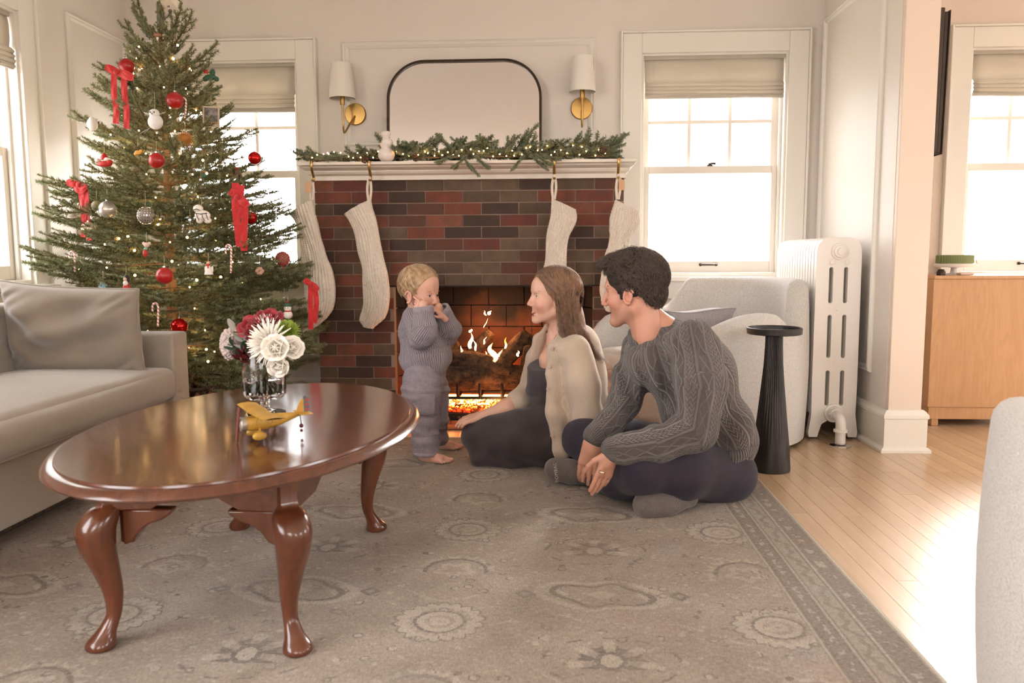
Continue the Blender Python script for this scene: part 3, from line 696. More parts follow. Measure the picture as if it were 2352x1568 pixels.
def leg(sx, sy):
    c = np.array([TC[0]+sx*LX, TC[1]+sy*LY, 0]); d = np.array([sx, sy, 0])/math.sqrt(2)
    z = [.419, .342, .326, .308, .282, .24, .185, .13, .085, .06, .04, .026, .014, .006, .0085]
    off = [0, 0, .012, .022, .032, .030, .016, .004, .004, .014, .026, .034, .036, .034, .030]
    r = [.025, .025, .033, .040, .042, .038, .029, .0215, .017, .019, .024, .031, .033, .028, .024]
    zz = np.array([(a, b, q) for a, b, q in zip(z, off, r)][:-1]); S = spline(zz, 44); G = []
    for (a, o, q) in S:
        sq = .45 if a > .334 else 0; P = []
        for t in np.arange(20)/20*2*PI:
            cs, sn = math.cos(t), math.sin(t); e = (max(abs(math.cos(t-PI/4)), abs(math.sin(t-PI/4)))**-1*.80) if sq else 1
            P.append(c+d*o+q*e*np.array([cs, sn, 0])+np.array([0, 0, max(a, .0085)]))
        G.append(P)
    m = MB().grid(np.array(G), wrapu=True); m.f.append(tuple(range(43*20, 44*20))); m.build('leg', MT['mahogz'], tb, auto=60)
    # carved knee wings either side
    for ax in (0, 1):
        e = np.zeros(3); e[ax] = -(sx, sy)[ax]
        nrm = np.zeros(3); nrm[1-ax] = (sx, sy)[1-ax]
        w = [(0, 0), (.115, 0), (.11, -.012), (.09, -.026), (.062, -.034), (.04, -.05), (.022, -.075), (0, -.085)]
        mm = MB(); org = c+np.array([0, 0, .320])+e*.022-nrm*.006
        mm.prism(w, .034*(1 if ax == 0 else -1)*(-(sx*sy)) , org, e, (0, 0, 1)); mm.build('knee_wing', MT['mahogz'], tb, bevel=.005)
for sx in (-1, 1):
    for sy in (-1, 1): leg(sx, sy)

# rug -----------------------------------------------------------------
RX0, RX1, RY0, RY1 = -1.94, .806, -.1, 3.79
rg = Mat('faded_persian_wool', (160, 146, 130), .95, sheen=.1); v, x, y, z = rg.pos()
wobx = (rg.noise(v, 6, 2)-.5)*.02; woby = (rg.noise(rg.comb(x+7, y, z), 6, 2)-.5)*.02
px_, py_ = x+wobx, y+woby
cell = .0045
qx = (px_/cell).fl()*cell; qy = (py_/cell).fl()*cell
wear = rg.noise(v, 4.5, 5, .65); fine = rg.noise(rg.comb(x*14, y*70, z), 5, 3, .7); fine2 = rg.noise(rg.comb(x*60, y*14, z), 5, 2, .7)
def pol(cx, cy, per=.806, pery=.65):
    dx = qx.wrap(per, cx); dy = qy.wrap(pery, cy); r = (dx*dx+dy*dy*1.1).sq(); a = dy.at2(dx); return dx, dy, r, a
light = None; dark = None
def band(v, c, w): return ((v-c).abs()).lt(w)
def addl(t):
    global light
    light = t if light is None else light.mx(t)
def addd(t):
    global dark
    dark = t if dark is None else dark.mx(t)
# big rosette
dx, dy, r, a = pol(-.275, 2.475)
pet = (a*9).sin(); addl(band(r+pet.abs()*-.016, .078, .013)); addl(band(r, .046, .009)); addd(band(r, .06, .004)); addl(band(r, .016, .009)); addd(band(r+pet.abs()*-.016, .0955, .003))
# ring spray
dx, dy, r, a = pol(-.275, 2.14); arc = dy.gt(-.02); addl(band(r+(a*12).sin()*.010, .105, .010)*arc*(a*12).sin().gt(-.6)); addd(band(r, .085, .006)*arc); addl(band(r+(a*5).sin()*.01, .04, .012)); 
# palmette
dx, dy, r, a = pol(.125, 2.30); fan = (a*7).sin(); addd(band(r+fan*.012, .062, .018)*fan.gt(.1)*dy.gt(-.035)); addl(band(r+fan*.012, .07, .016)*fan.lt(-.3)*dy.gt(-.035)); addl(((dx*dx*1.5+dy*dy).sq()).lt(.03)); addd(band((dx*dx*1.5+dy*dy).sq(), .036, .007)); addd(band((dx*dx*.5+dy*dy).sq(), .105, .003)*(a*9).sin().gt(.2))
# medallion
dx, dy, r, a = pol(.125, 1.99); e = (dx*dx*.35+dy*dy*1.3).sq(); addl(band(e+(a*4).sin()*.010, .095, .008)); addl((dx.abs()+(dy*1.6).abs()).lt(.045)); addd(band(e+(a*4).sin()*.012, .072, .006)); addl(band((dx.abs()-.13).abs()+dy.abs(), .035, .01)); addd(band((dx.abs()-.2).abs()+dy.abs(), .02, .008))
# leafy scrolls and small scattered flowers
sc1 = (((qx*17).sin()*.05+qy)*30).sin().abs().lt(.12); addl(sc1*rg.noise(v, 5, 2).gt(.55)*rg.noise(v, 30, 2).gt(.47))
vo = rg.voro(rg.comb(qx, qy, z*0), 22); addl(vo.lt(.2)*rg.noise(v, 9, 2).gt(.47)); addd(band(vo, .27, .05)*rg.noise(rg.comb(x+3, y, z), 9, 2).gt(.55))
vo2 = rg.voro(rg.comb(qx+.3, qy*1.8, z*0), 34); addl(vo2.lt(.19)*rg.noise(v, 13, 2).gt(.5))
# borders measured from each edge
ex = (x*-1+RX1).mn(x-RX0); ey = (y*-1+RY1).mn(y-RY0); ed = ex.mn(ey)+wobx*.15
infield = ed.gt(.205)
def stripe(c, w): return band(ed, c, w)
run = (ex.gt(ey)*x+ey.gt(ex)*y)
mean_ = ((run*42).sin()*.5+(run*97).sin()*.4); mean_ = band((ed-.105)*60-mean_, 0, .45)*band(ed, .105, .02)
bl = stripe(.074, .0035).mx(stripe(.1385, .0035)).mx(stripe(.005, .004)).mx(stripe(.198, .003))
bl = bl.mx(band(ed, .105, .026)*.45).mx(stripe(.168, .008)*(rg.noise(rg.comb(x, y, z), 40, 2).gt(.54))).mx(stripe(.045, .012)*(rg.noise(rg.comb(x+2, y, z), 26, 3).gt(.56)))
bdk = stripe(.081, .003).mx(stripe(.1455, .0035)).mx(stripe(.190, .004)).mx(mean_*.8)
gcol = rg.ramp(wear, [(.3, (142, 124, 110)), (.5, (166, 148, 133)), (.7, (184, 168, 153))])
bordc = rg.mix(clamp01(band(ed, .16, .03)+band(ed, .035, .036)), (150, 136, 120), (122, 108, 97))
fieldL = light*infield; fieldD = dark*infield
c = rg.mix(infield, bordc, gcol)
lw = clamp01(wear*2.4-.45)*.85
c = rg.mix(fieldL*lw*.95, c, (208, 196, 180)); c = rg.mix(fieldD*clamp01(wear*2.-.2)*.95, c, (82, 74, 68))
c = rg.mix(bl*.75, c, (196, 183, 166)); c = rg.mix(bdk*.7, c, (92, 82, 74))
mott = rg.noise(rg.comb(qx*3, qy*5, z*0), 22, 4, .75); c = rg.mix(clamp01(mott*5-2.6)*.55, c, (206, 194, 178)); c = rg.mix(clamp01(2.3-mott*5.)*.6, c, (110, 92, 80)); c = rg.mix(clamp01(fine*2.4-.8)*.6, c, (204, 192, 178)); c = rg.mix(clamp01(fine2*2.4-.9)*.6, c, (96, 82, 72))
blu = rg.noise(rg.comb(x+11, y-4, z), 5, 3); c = rg.mix(clamp01(blu*5-3.1)*.3, c, (150, 158, 172)); pk = rg.noise(rg.comb(x-5, y+9, z), 4, 3); c = rg.mix(clamp01(pk*5-3)*.3, c, (168, 128, 112))
lin = (y*(2*PI/.0055)).sin()*.5+.5; c = rg.mix(lin*clamp01(rg.noise(rg.comb(x*3, y*30, z), 4, 3)*2.-.4)*.30, c, (104, 88, 78)); rg.color(c); wv = ((x*PI*2/.0032).sin()*(y*PI*2/.0032).sin()); rg.bump(wv*.4+fine*.8, .5, .002)
rug = empty('area_rug', (-.57, 1.9, 0), 'large faded grey beige persian rug under the coffee table', 'rug')
m = MB(); nx, ny = 60, 80; G = [[(RX0+(RX1-RX0)*i/nx, RY0+(RY1-RY0)*j/ny, .0078+.0004*math.sin(i*1.1)*math.sin(j*.9)) for i in range(nx+1)] for j in range(ny+1)]
m.grid(np.array(G)); m.box((RX0, RY0, 0), (RX1, RY1, .0072)); m.build('pile', rg.m, rug)
bnd = simple('rug_binding', (206, 196, 180), .9); b = MB()
b.tube([(RX0, RY1, .005), (RX1, RY1, .005), (RX1, RY0, .005)], .0048, 8); b.build('edge_binding', bnd, rug)
# ================================================================ SOFA
def rbox(lo, hi, r, n=5, bulge=(0, 0, 0), res=.05, wr=0., seed=0, crown=None):
    """soft box: dense grid cube pushed to rounded edges, optional bulge"""
    lo = np.array(lo, float); hi = np.array(hi, float); c = (lo+hi)/2; h = (hi-lo)/2; m = MB()
    for ax in range(3):
        a, b = [i for i in range(3) if i != ax]
        na, nb = max(6, int(2*h[a]/res)), max(6, int(2*h[b]/res))
        for s in (-1, 1):
            def edge(n_, hh):
                k = np.linspace(-1, 1, n_+1); core = np.linspace(-(hh-r), hh-r, n_+1); e = hh-r+r*np.sin(np.linspace(0, PI/4, n))[1:]/math.sin(PI/4)
                return np.concatenate([-e[::-1], core, e])
            A, B = np.meshgrid(edge(na, h[a]), edge(nb, h[b]), indexing='ij')
            P = np.zeros(A.shape+(3,)); P[..., a] = A; P[..., b] = B; P[..., ax] = s*h[ax]
            core = np.clip(P, -(h-r), h-r); d = P-core; L = np.linalg.norm(d, axis=-1, keepdims=True); Q = core+d/np.maximum(L, 1e-9)*r
            u = Q/h
            f = (1-(np.abs(A)/A.max())[..., None]**2.5)*(1-(np.abs(B)/B.max())[..., None]**2.5)
            Q[..., ax:ax+1] += s*bulge[ax]*f
            if wr: Q[..., ax:ax+1] += s*wr*f*(np.sin(Q[..., [a]]*23+np.sin(Q[..., [b]]*9+seed)*3+seed)*.5+np.sin(Q[..., [b]]*17+Q[..., [a]]*11+seed*2)*.5)
            if (s > 0) ^ (ax == 1): m.grid(Q+c)
            else: m.grid((Q+c)[::-1])
    return m
sf = empty('sofa', (-1.95, 2.2, 0), 'low greige velvet sofa with boxy arm along the left wall', 'sofa')
rbox((-2.36, .6, .075), (-1.635, 3.275, .285), .012).build('base', MT['sofa'], sf, smooth=True)
rbox((-2.40, 3.262, .075), (-1.60, 3.40, .566), .014).build('arm', MT['sofa'], sf, smooth=True)
rbox((-2.43, .6, .075), (-2.22, 3.262, .70), .03).build('back', MT['sofa'], sf, smooth=True)
rbox((-2.24, 1.55, .292), (-1.585, 3.262, .425), .04, bulge=(.022, .0, .035), wr=.004).build('seat_cushion', MT['sofa'], sf, smooth=True)
for (xx, yy) in ((-1.72, 3.3), (-1.72, 1.0), (-2.3, 3.3)): bx('foot', (xx-.03, yy-.03, .0085), (xx+.03, yy+.03, .0755), MT['blackwood'], sf)

def pillow(cn, w, h, t, R, name, mat, label, cat='pillow', wr=1., seed=1, res=64):
    U, V = np.meshgrid(np.linspace(-1, 1, res), np.linspace(-1, 1, res), indexing='ij'); m = MB()
    for s in (1, -1):
        e = np.clip((1-np.abs(U)**2.6)*(1-np.abs(V)**2.6), 0, 1)**.5
        pin = 1-.07*(1-np.abs(V)**2)*np.abs(U)**3; pin2 = 1-.07*(1-np.abs(U)**2)*np.abs(V)**3
        fold = wr*(.010*np.sin(U*5+V*3+seed)+.008*np.sin(V*9-U*4+seed*3)+.012*np.sin((U*U-V)*6+seed))*e
        corner = wr*.02*np.exp(-((np.abs(U)-.85)**2+(np.abs(V)-.75)**2)*16)*np.sin((U-V)*22)
        P = np.stack([U*w/2*pin, s*(e*t/2+fold*e+corner*.5*e)+.01*np.sin(U*3), V*h/2*pin2], -1)
        m.grid((P if s < 0 else P[::-1])@R.T+cn)
    P = []
    for u, v in [(a, -1) for a in np.linspace(-1, 1, 20)]+[(1, a) for a in np.linspace(-1, 1, 20)]+[(a, 1) for a in np.linspace(1, -1, 20)]+[(-1, a) for a in np.linspace(1, -1, 20)]:
        P.append(np.array([u*w/2*(1-.07*(1-v*v)*abs(u)**3), .01*math.sin(u*3), v*h/2*(1-.07*(1-u*u)*abs(v)**3)])@R.T+cn)
    t_ = empty(name, cn, label, cat); m.build('cover', mat, t_, smooth=True)
    MB().tube(P, .004, 6).build('piping', mat, t_, smooth=True)
    return t_
pillow(np.array([-1.945, 3.13, .590]), .62, .385, .17, rotz(-.12)@rotx(.16)@roty(.06), 'throw_pillow', MT['pillow'], 'crumpled greige velvet throw pillow leaning on the sofa arm', seed=2.4, wr=1.3)

# ================================================================ BARREL CHAIRS
def chair(c, ang, label, flip=1, hb=.77, ha=.575):
    """sculptural barrel chair; opening faces local -x"""
    t = empty('boucle_armchair', (*c, 0), label, 'armchair', 'cream boucle armchairs'); R = rotz(ang)
    n = 90; G = []; a0, b0 = .425, .385; T = .10
    for i in range(n+1):
        s = -1+2*i/n                                # -1 near arm tip .. 0 back .. 1 far arm tip
        th_ = s*PI*.62; cx, cy = a0*math.cos(th_)**1 if True else 0, b0*math.sin(th_)
        q = abs(s)
        if q > .78: k = (q-.78)/.22; cx = a0*math.cos(.78*PI*.62)-k*.50; cy = math.copysign(b0*(.998+.01*k), s)
        # height profile : high back, dips, arm swells then falls
        zt = hb-.0*q if q < (.38 if s < 0 else .56) else hb-(hb-ha+.045)*(lambda k: k*k*(3-2*k))(min((q-(.38 if s < 0 else .56))/.22, 1))
        if q > .60: zt += .100*math.sin(min((q-.60)/.36, 1)*PI/1.25)**2
        if q > .93: zt -= .16*((q-.93)/.07)**2
        nx_, ny_ = (math.cos(th_)/a0, math.sin(th_)/b0) if q <= .78 else (0.05, math.copysign(1, s)); L = math.hypot(nx_, ny_); nx_, ny_ = nx_/L, ny_/L
        w = T*(1 if q < .9 else math.sqrt(max(.02, 1-((q-.9)/.1)**2*.9)))
        prof = []
        for k in range(7): prof.append((w*.5+.012*math.sin(k/6*PI), .02+(zt-.07)*k/6))
        for k in range(1, 8): a = k/8*PI; prof.append((w*.5*math.cos(a), zt-.05+.05*math.sin(a)))
        for k in range(5): prof.append((-w*.5-.01*math.sin(k/4*PI), zt-.05-(zt-.30)*k/4))
        G.append([(cx+nx_*o, cy+ny_*o, z) for o, z in prof])
    G = np.array(G)@R.T+np.array([*c, 0])
    m = MB().grid(G); k = G.shape[1]; m.f.append(tuple(range(k))); m.f.append(tuple(range(n*k, (n+1)*k))[::-1])
    m.build('shell', MT['boucle'], t, smooth=True)
    def loc(mb, nm): 
        for i in range(len(mb.v)): mb.v[i] = mb.v[i]@R.T+np.array([*c, 0])
        return mb.build(nm, MT['boucle'], t, smooth=True)
    loc(rbox((-.44, -.335, .10), (.24, .335, .29), .05, bulge=(.01, 0, .01)), 'seat_base')
    loc(rbox((-.46, -.335, .285), (.24, .335, .43), .06, bulge=(.015, 0, .03)), 'seat_cushion')
    MB().lathe([(.24, 0), (.24, .03), (.2, .1)], (*c, 0), 30).build('swivel_base', MT['blackwood'], t, auto=40)
    return t
chair((.76, 3.915), math.radians(32), 'cream boucle barrel armchair behind the man beside the radiator')
chair((1.30, 1.44), math.radians(195), 'pale boucle barrel armchair at the right edge, nearest the camera', hb=.60, ha=.5)
pb = fabric('speckled_bolster', (92, 84, 90), .5, 300, .9, .2, .8, (190, 180, 178), 160)
pillow(np.array([.66, 3.80, .50]), .40, .30, .15, rotz(.5)@rotx(.5), 'bolster_pillow', pb, 'dark speckled pillow inside the cream armchair', seed=1, wr=.4, res=30)

# ================================================================ RADIATOR
rd = empty('radiator', (1.34, 4.15, 0), 'white cast iron column radiator standing between window and pillar', 'radiator')
def section(y, first=False):
    w, ht = .104, .965; cx = 1.343; out = []
    for a in np.linspace(0, PI, 22): out.append((w*math.copysign(abs(math.cos(a))**.55, math.cos(a)), ht-.085+.085*math.sin(a)**.75))
    zlow = .10
    bot = [(-w-.002, .30), (-w, .12), (-w-.012, .035), (-w-.008, .012), (-w+.032, .012), (-w+.036, .03), (-w+.05, .075), (-w+.085, .098), (w-.085, .098), (w-.05, .075), (w-.036, .03), (w-.032, .012), (w+.008, .012), (w+.012, .035), (w, .12), (w+.002, .30)]
    if not first: bot = [(-w, .13), (-w+.04, .10), (w-.04, .10), (w, .13)]
    poly = out+bot
    slots = [(.655, .825), (.395, .60), (.165, .335)]
    bm = bmesh.new(); D = .034; yy = y
    vo_ = [bm.verts.new((cx+px, yy, pz)) for px, pz in poly]; E = [bm.edges.new((vo_[i], vo_[(i+1) % len(vo_)])) for i in range(len(vo_))]
    for (s0, s1) in slots:
        for sx in (-.034, .034):
            pts = [(sx+.0095*math.cos(a), s1-.0095+.0095*math.sin(a)) for a in np.linspace(0, PI, 7)]+[(sx-.0095*math.cos(a), s0+.0095-.0095*math.sin(a)) for a in np.linspace(0, PI, 7)]
            vs = [bm.verts.new((cx+px, yy, pz)) for px, pz in pts]; E += [bm.edges.new((vs[i], vs[(i+1) % len(vs)])) for i in range(len(vs))]
    bmesh.ops.triangle_fill(bm, edges=E, use_beauty=True)
    g = bmesh.ops.extrude_face_region(bm, geom=bm.faces[:]); bmesh.ops.translate(bm, vec=(0, D, 0), verts=[q for q in g['geom'] if isinstance(q, bmesh.types.BMVert)])
    bmesh.ops.recalc_face_normals(bm, faces=bm.faces[:]); me = bpy.data.meshes.new('section'); bm.to_mesh(me); bm.free()
    o = link('section', me, MT['radiator'], rd); b = o.modifiers.new('b', 'BEVEL'); b.width = .007; b.segments = 3; b.limit_method = 'ANGLE'; b.angle_limit = math.radians(50)
    me.polygons.foreach_set('use_smooth', np.ones(len(me.polygons), dtype=bool)); me.set_sharp_from_angle(angle=math.radians(70)); return o
s1 = section(3.83, True); s2 = section(3.874)
for k in range(1, 14):
    c = s2.copy(); COL.objects.link(c); c.location.y += .0425*k
s3 = s1.copy(); COL.objects.link(s3); s3.location.y += .0425*14.8
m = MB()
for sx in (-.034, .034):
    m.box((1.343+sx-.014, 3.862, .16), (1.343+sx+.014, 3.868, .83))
m.build('slot_shade', simple('radiator_shadow', (150, 146, 138), .6), rd)  # grey strips behind the slots, shade painted as a darker enamel
def rose(z, r, d=.02):
    MB().lathe([(r, 0), (r*.96, d*.45), (r*.74, d*.5), (r*.7, d*.95), (r*.42, d), (r*.4, d*1.35), (.001, d*1.4)], (1.343, 3.831, z), 24, (0, -1, 0)).build('boss', MT['radiator'], rd, auto=35)
rose(.898, .040); rose(.13, .046)
for sx in (-.034, .034):
    for z in (.848, .145): MB().lathe([(.016, 0), (.015, .003), (.011, .004), (.0105, .011), (.001, .0115)], (1.343+sx, 3.831, z), 6, (0, -1, 0)).build('bolt', MT['radiator'], rd, auto=30)
for z in (.628, .365): MB().lathe([(.009, 0), (.008, .004), (.001, .005)], (1.343, 3.831, z), 12, (0, -1, 0)).build('boss', MT['radiator'], rd, auto=30)
vc = WZ(1925, 1025); vx, vy = 1.333, 3.70
P = spline([(1.343, 3.825, .13), (vx+.003, 3.75, .13), (vx, vy+.012, .122), (vx, vy, .10), (vx, vy, .05), (vx, vy, .008)], 24)
MB().tube(P, .023, 16).build('pipe', MT['radiator'], rd, smooth=True)
MB().lathe([(.031, 0), (.031, .012), (.029, .014)], (vx, vy, .066), 24).lathe([(.029, 0), (.03, .03), (.026, .032)], (1.341, 3.81, .13), 8, (0, -1, 0)).build('union_nut', MT['radiator'], rd, auto=30)
MB().lathe([(.024, .006), (.046, .004), (.048, 0), (.024, 0)], (vx, vy, .0), 30, cap=False).build('floor_flange', MT['chrome'], rd, auto=40)

# ================================================================ SIDE TABLE, CABINET, TV
ts = empty('pedestal_side_table', (.900, 3.273, 0), 'slim black fluted pedestal side table between the man and the radiator', 'side table')
n = 72; G = []
for z, r in [(0, .078), (.012, .079), (.10, .071), (.22, .058), (.34, .046), (.44, .037), (.52, .0335), (.565, .033)]:
    G.append([(.900+(r+(.0012 if k % 2 else -.0012)*(z > .012))*math.cos(k/n*2*PI), 3.273+(r+(.0012 if k % 2 else -.0012)*(z > .012))*math.sin(k/n*2*PI), z) for k in range(n)])
m = MB().grid(np.array(G), wrapu=True); m.f.append(tuple(range(n))[::-1]); m.build('pedestal', MT['blackwood'], ts, auto=50)
MB().lathe([(.001, 0), (.102, 0), (.108, .003), (.109, .026), (.105, .028), (.103, .024), (.102, .014), (.001, .013)], (.900, 3.273, .563), 48, cap=False).build('tray_top', MT['blackwood'], ts, auto=40)

cb = empty('birch_cabinet', (2.24, 4.4, 0), 'birch wood storage cabinet beyond the pillar in the next room', 'cabinet')
CX0, CX1, CY0, CY1 = 1.93, 2.44, 4.14, 4.64
m = MB().box((CX0, CY0+.01, .10), (CX1, CY1, .758)); m.build('body', MT['birch'], cb, bevel=.002)
bx('top', (CX0-.003, CY0, .758), (CX1+.003, CY1, .775), MT['birch'], cb, .002)
bx('plinth', (CX0+.01, CY0+.02, .035), (CX1-.03, CY1-.03, .10), MT['birch'], cb, .002)
for xx in (CX0+.03, CX1-.085):
    for yy in (CY0+.025, CY1-.07): bx('foot', (xx, yy, 0), (xx+.035, yy+.04, .04), MT['birch'], cb, .002)
tv = empty('wall_television', (1.70, 3.95, 1.65), 'thin black television seen edge-on, mounted beside the pillar', 'television')
tw = Mat('tv_shell', (66, 52, 44), .6).m
ta = W(2142, 362, 3.72); tb_ = W(2158, 22, 3.72)
def slab(name, x0, x1, y0, y1, z0, z1, lean): 
    v = MB().box((x0, y0, z0), (x1, y1, z1)); 
    for q in v.v: q[:, 0] += (q[:, 2]-1.30)*lean
    return v.build(name, tw, tv, bevel=.006)
slab('back_shell', 1.668, 1.706, 3.70, 4.50, 1.335, 1.955, 0.01); slab('screen', 1.706, 1.728, 3.71, 4.52, 1.33, 1.94, 0.01)
slab('bezel', 1.728, 1.733, 3.705, 4.53, 1.325, 1.945, .01)
bx('wall_bracket', (1.664, 3.98, 1.5), (1.670, 4.3, 1.8), MT['iron'], tv)
# green fluted box, white dish and small things on the cabinet
gf = Mat('green_ribbed', (128, 142, 88), .7); v, x, y, z = gf.pos(); gf.color(gf.mix(clamp01((x*900).sin()*.6+.3), (142, 152, 100), (92, 106, 62))); 
t = tag(MB().lathe([(.001, 0), (.088, 0), (.09, .004), (.09, .04), (.086, .044), (.001, .044)], (2.125, 4.35, .835), 60, sx=1.0).build('ribbed_tin', gf.m, None, auto=40), 'round green ribbed tin sitting on the white footed dish', 'tin')
MB_ = MB().lathe([(.001, 0), (.094, 0), (.098, .006), (.098, .018), (.09, .02), (.001, .018)], (2.125, 4.35, .815), 50).lathe([(.06, 0), (.02, .01), (.016, .035), (.03, .04)], (2.125, 4.35, .775), 30)
tag(MB_.build('footed_dish', MT['radiator'], None, auto=40), 'white footed dish on the birch cabinet under the green tin', 'dish')
tag(MB().lathe([(.001, 0), (.02, 0), (.022, .015), (.014, .03), (.001, .032)], (2.01, 4.25, .775), 20).build('dark_knob_jar', MT['darkmetal'], None, auto=40), 'tiny dark jar at the near edge of the birch cabinet', 'jar')
tag(rbox((2.10, 4.23, .775), (2.17, 4.28, .788), .006, res=.02).build('folded_cloth', simple('pink_cloth', (232, 206, 192), .9), None, smooth=True), 'small pale pink folded cloth on the birch cabinet', 'cloth')
rc = MB().tube(spline([(2.214, 4.33, .882), (2.224, 4.32, .87), (2.221, 4.32, .85), (2.226, 4.32, .832)], 12), .0014, 5); tag(rc.build('red_ribbon_end', simple('red_thread', (196, 60, 64), .7), None, smooth=True), 'thin red ribbon end hanging off the green tin', 'ribbon')

# ================================================================ STOCKINGS
yarn = Mat('chunky_wool', (236, 222, 204), .95, sheen=.3); v, x, y, z = yarn.coord(); yarn.color(yarn.mix(clamp01(yarn.noise(v, 55, 3)*1.4-.3), (240, 228, 212), (222, 204, 184))); yarn.bump(yarn.noise(v, 600, 2)+yarn.noise(v, 120, 2), .5, .003)
def stocking(left, right, Yc, label, hook_px, loop_top, tagged=None, seed=0):
    """outline points down both edges of the hanging stocking"""
    PL = spline([W(px, py, Yc) for px, py in left], 260); PR = spline([W(px, py, Yc) for px, py in right], 260)
    P = (PL+PR)/2; N = PR-PL; hw = np.linalg.norm(N, axis=1)/2; N /= hw[:, None]*2; hw = hw-.006
    nu = 160; NR = 260; L = np.concatenate([[0], np.cumsum(np.linalg.norm(np.diff(P, axis=0), axis=1))]); G = np.zeros((NR, nu, 3))
    for j in range(nu):
        a = j/nu*2*PI; cs, sn = math.cos(a), math.sin(a); yy = np.sign(sn)*abs(sn)**.8
        dep = .028
        u = cs*hw                                    # metres across
        # stitch columns: V pattern; twisting cable in the middle
        colw = .0130; tw = .022*np.sin(L/.052+seed); cu = u+.35*tw*np.exp(-(u/.03)**2)
        ph = cu/colw; fr_ = ph-np.floor(ph); V = np.abs(fr_-.5)*2
        stitch = .0052*np.abs(np.sin((L/.0115+V*1.0+np.floor(ph)*.3)*PI))+.0075*(1-V**1.5)
        cab = .011*np.abs(np.sin(L/.052+seed))*np.exp(-((u-tw)/.020)**2)+.009*np.exp(-((u+tw)/.016)**2)
        d = stitch+cab
        G[:, j] = P+N*(cs*(hw+d*.5))[:, None]+np.array([0, -1., 0])*(yy*(dep*np.sqrt(np.clip(hw/.05, .35, 1.2))+d))[:, None]
    m = MB().grid(G, wrapu=True); m.f.append(tuple(range((NR-1)*nu, NR*nu))); m.f.append(tuple(range(nu))[::-1])
    t = empty('christmas_stocking', P[0], label, 'stocking', 'knitted stockings on the mantel')
    m.build('knit_body', yarn.m, t, smooth=True)
    top = W(*loop_top, Yc); hk = W(*hook_px, 4.02)
    for s in (-1, 1):
        q = spline([top+np.array([s*.004, 0, 0]), (top+W(*hook_px, Yc-.0))/2+np.array([s*.010, -.004, 0]), W(*hook_px, Yc)+np.array([s*.002, -.004, 0])], 20)
        MB().tube(q, .0062+.001*np.abs(np.sin(np.arange(20)*1.5)), 8).build('hanging_loop', yarn.m, t, smooth=True)
    hkt = empty('mantel_hook', (hk[0], 4.0, ZM), 'brass hook on the mantel edge holding the '+label.split(' ')[0]+' '+label.split(' ')[1]+' stocking', 'hook')
    xh = hk[0]; pr = [(xh, 4.16, ZM+.001), (xh, 4.03, ZM+.003), (xh, 4.012, ZM-.004), (xh, 4.014, ZM-.03), (xh, 4.03, ZM-.055), (xh, 4.045, ZM-.078), (xh, 4.035, ZM-.095), (xh, 4.018, ZM-.088)]
    MB().tube(spline(pr, 30), .007, 8, flat=.3).build('hook', MT['brass'], hkt, smooth=True)
    if tagged:
        tp = W(*tagged, Yc-.015); pl = [(-.015, -.052), (.015, -.052), (.015, -.008), (.007, 0), (-.007, 0), (-.015, -.008)]
        MB().prism(pl, .002, tp+np.array([0, 0, .0])).build('name_tag', simple('kraft_tag', (214, 170, 134), .8), t)
        MB().tube([tp-np.array([0, 0, .002]), W(*hook_px, Yc)], .001, 5).build('tag_string', yarn.m, t)
YS = 4.05
stocking([(666, 492), (683, 520), (690, 560), (694, 620), (700, 680), (694, 725), (684, 765)], [(717, 458), (732, 520), (748, 580), (765, 625), (771, 675), (758, 722), (700, 772)], YS, 'leftmost cream knitted stocking, partly over the window', (717, 415), (716, 460), (707, 418), 0)
stocking([(791, 492), (812, 530), (822, 580), (832, 620), (832, 660), (833, 700), (825, 733), (836, 750)], [(852, 458), (866, 510), (875, 560), (885, 605), (895, 650), (896, 690), (886, 728), (856, 754)], YS, 'second cream knitted stocking, left of the firebox', (849, 405), (848, 462), None, 1.2)
stocking([(1266, 456), (1262, 500), (1253, 550), (1250, 600), (1240, 650), (1236, 700)], [(1324, 482), (1326, 506), (1308, 545), (1303, 590), (1300, 640), (1292, 704)], YS, 'third cream knitted stocking, hanging behind the woman', (1273, 400), (1272, 458), None, 2.2)
stocking([(1411, 458), (1399, 505), (1398, 550), (1385, 600), (1377, 650), (1380, 690), (1394, 715)], [(1470, 488), (1468, 515), (1449, 548), (1450, 590), (1440, 650), (1428, 690), (1405, 716)], YS, 'rightmost cream knitted stocking, hanging behind the man', (1421, 398), (1419, 458), (1428, 412), 3.1)

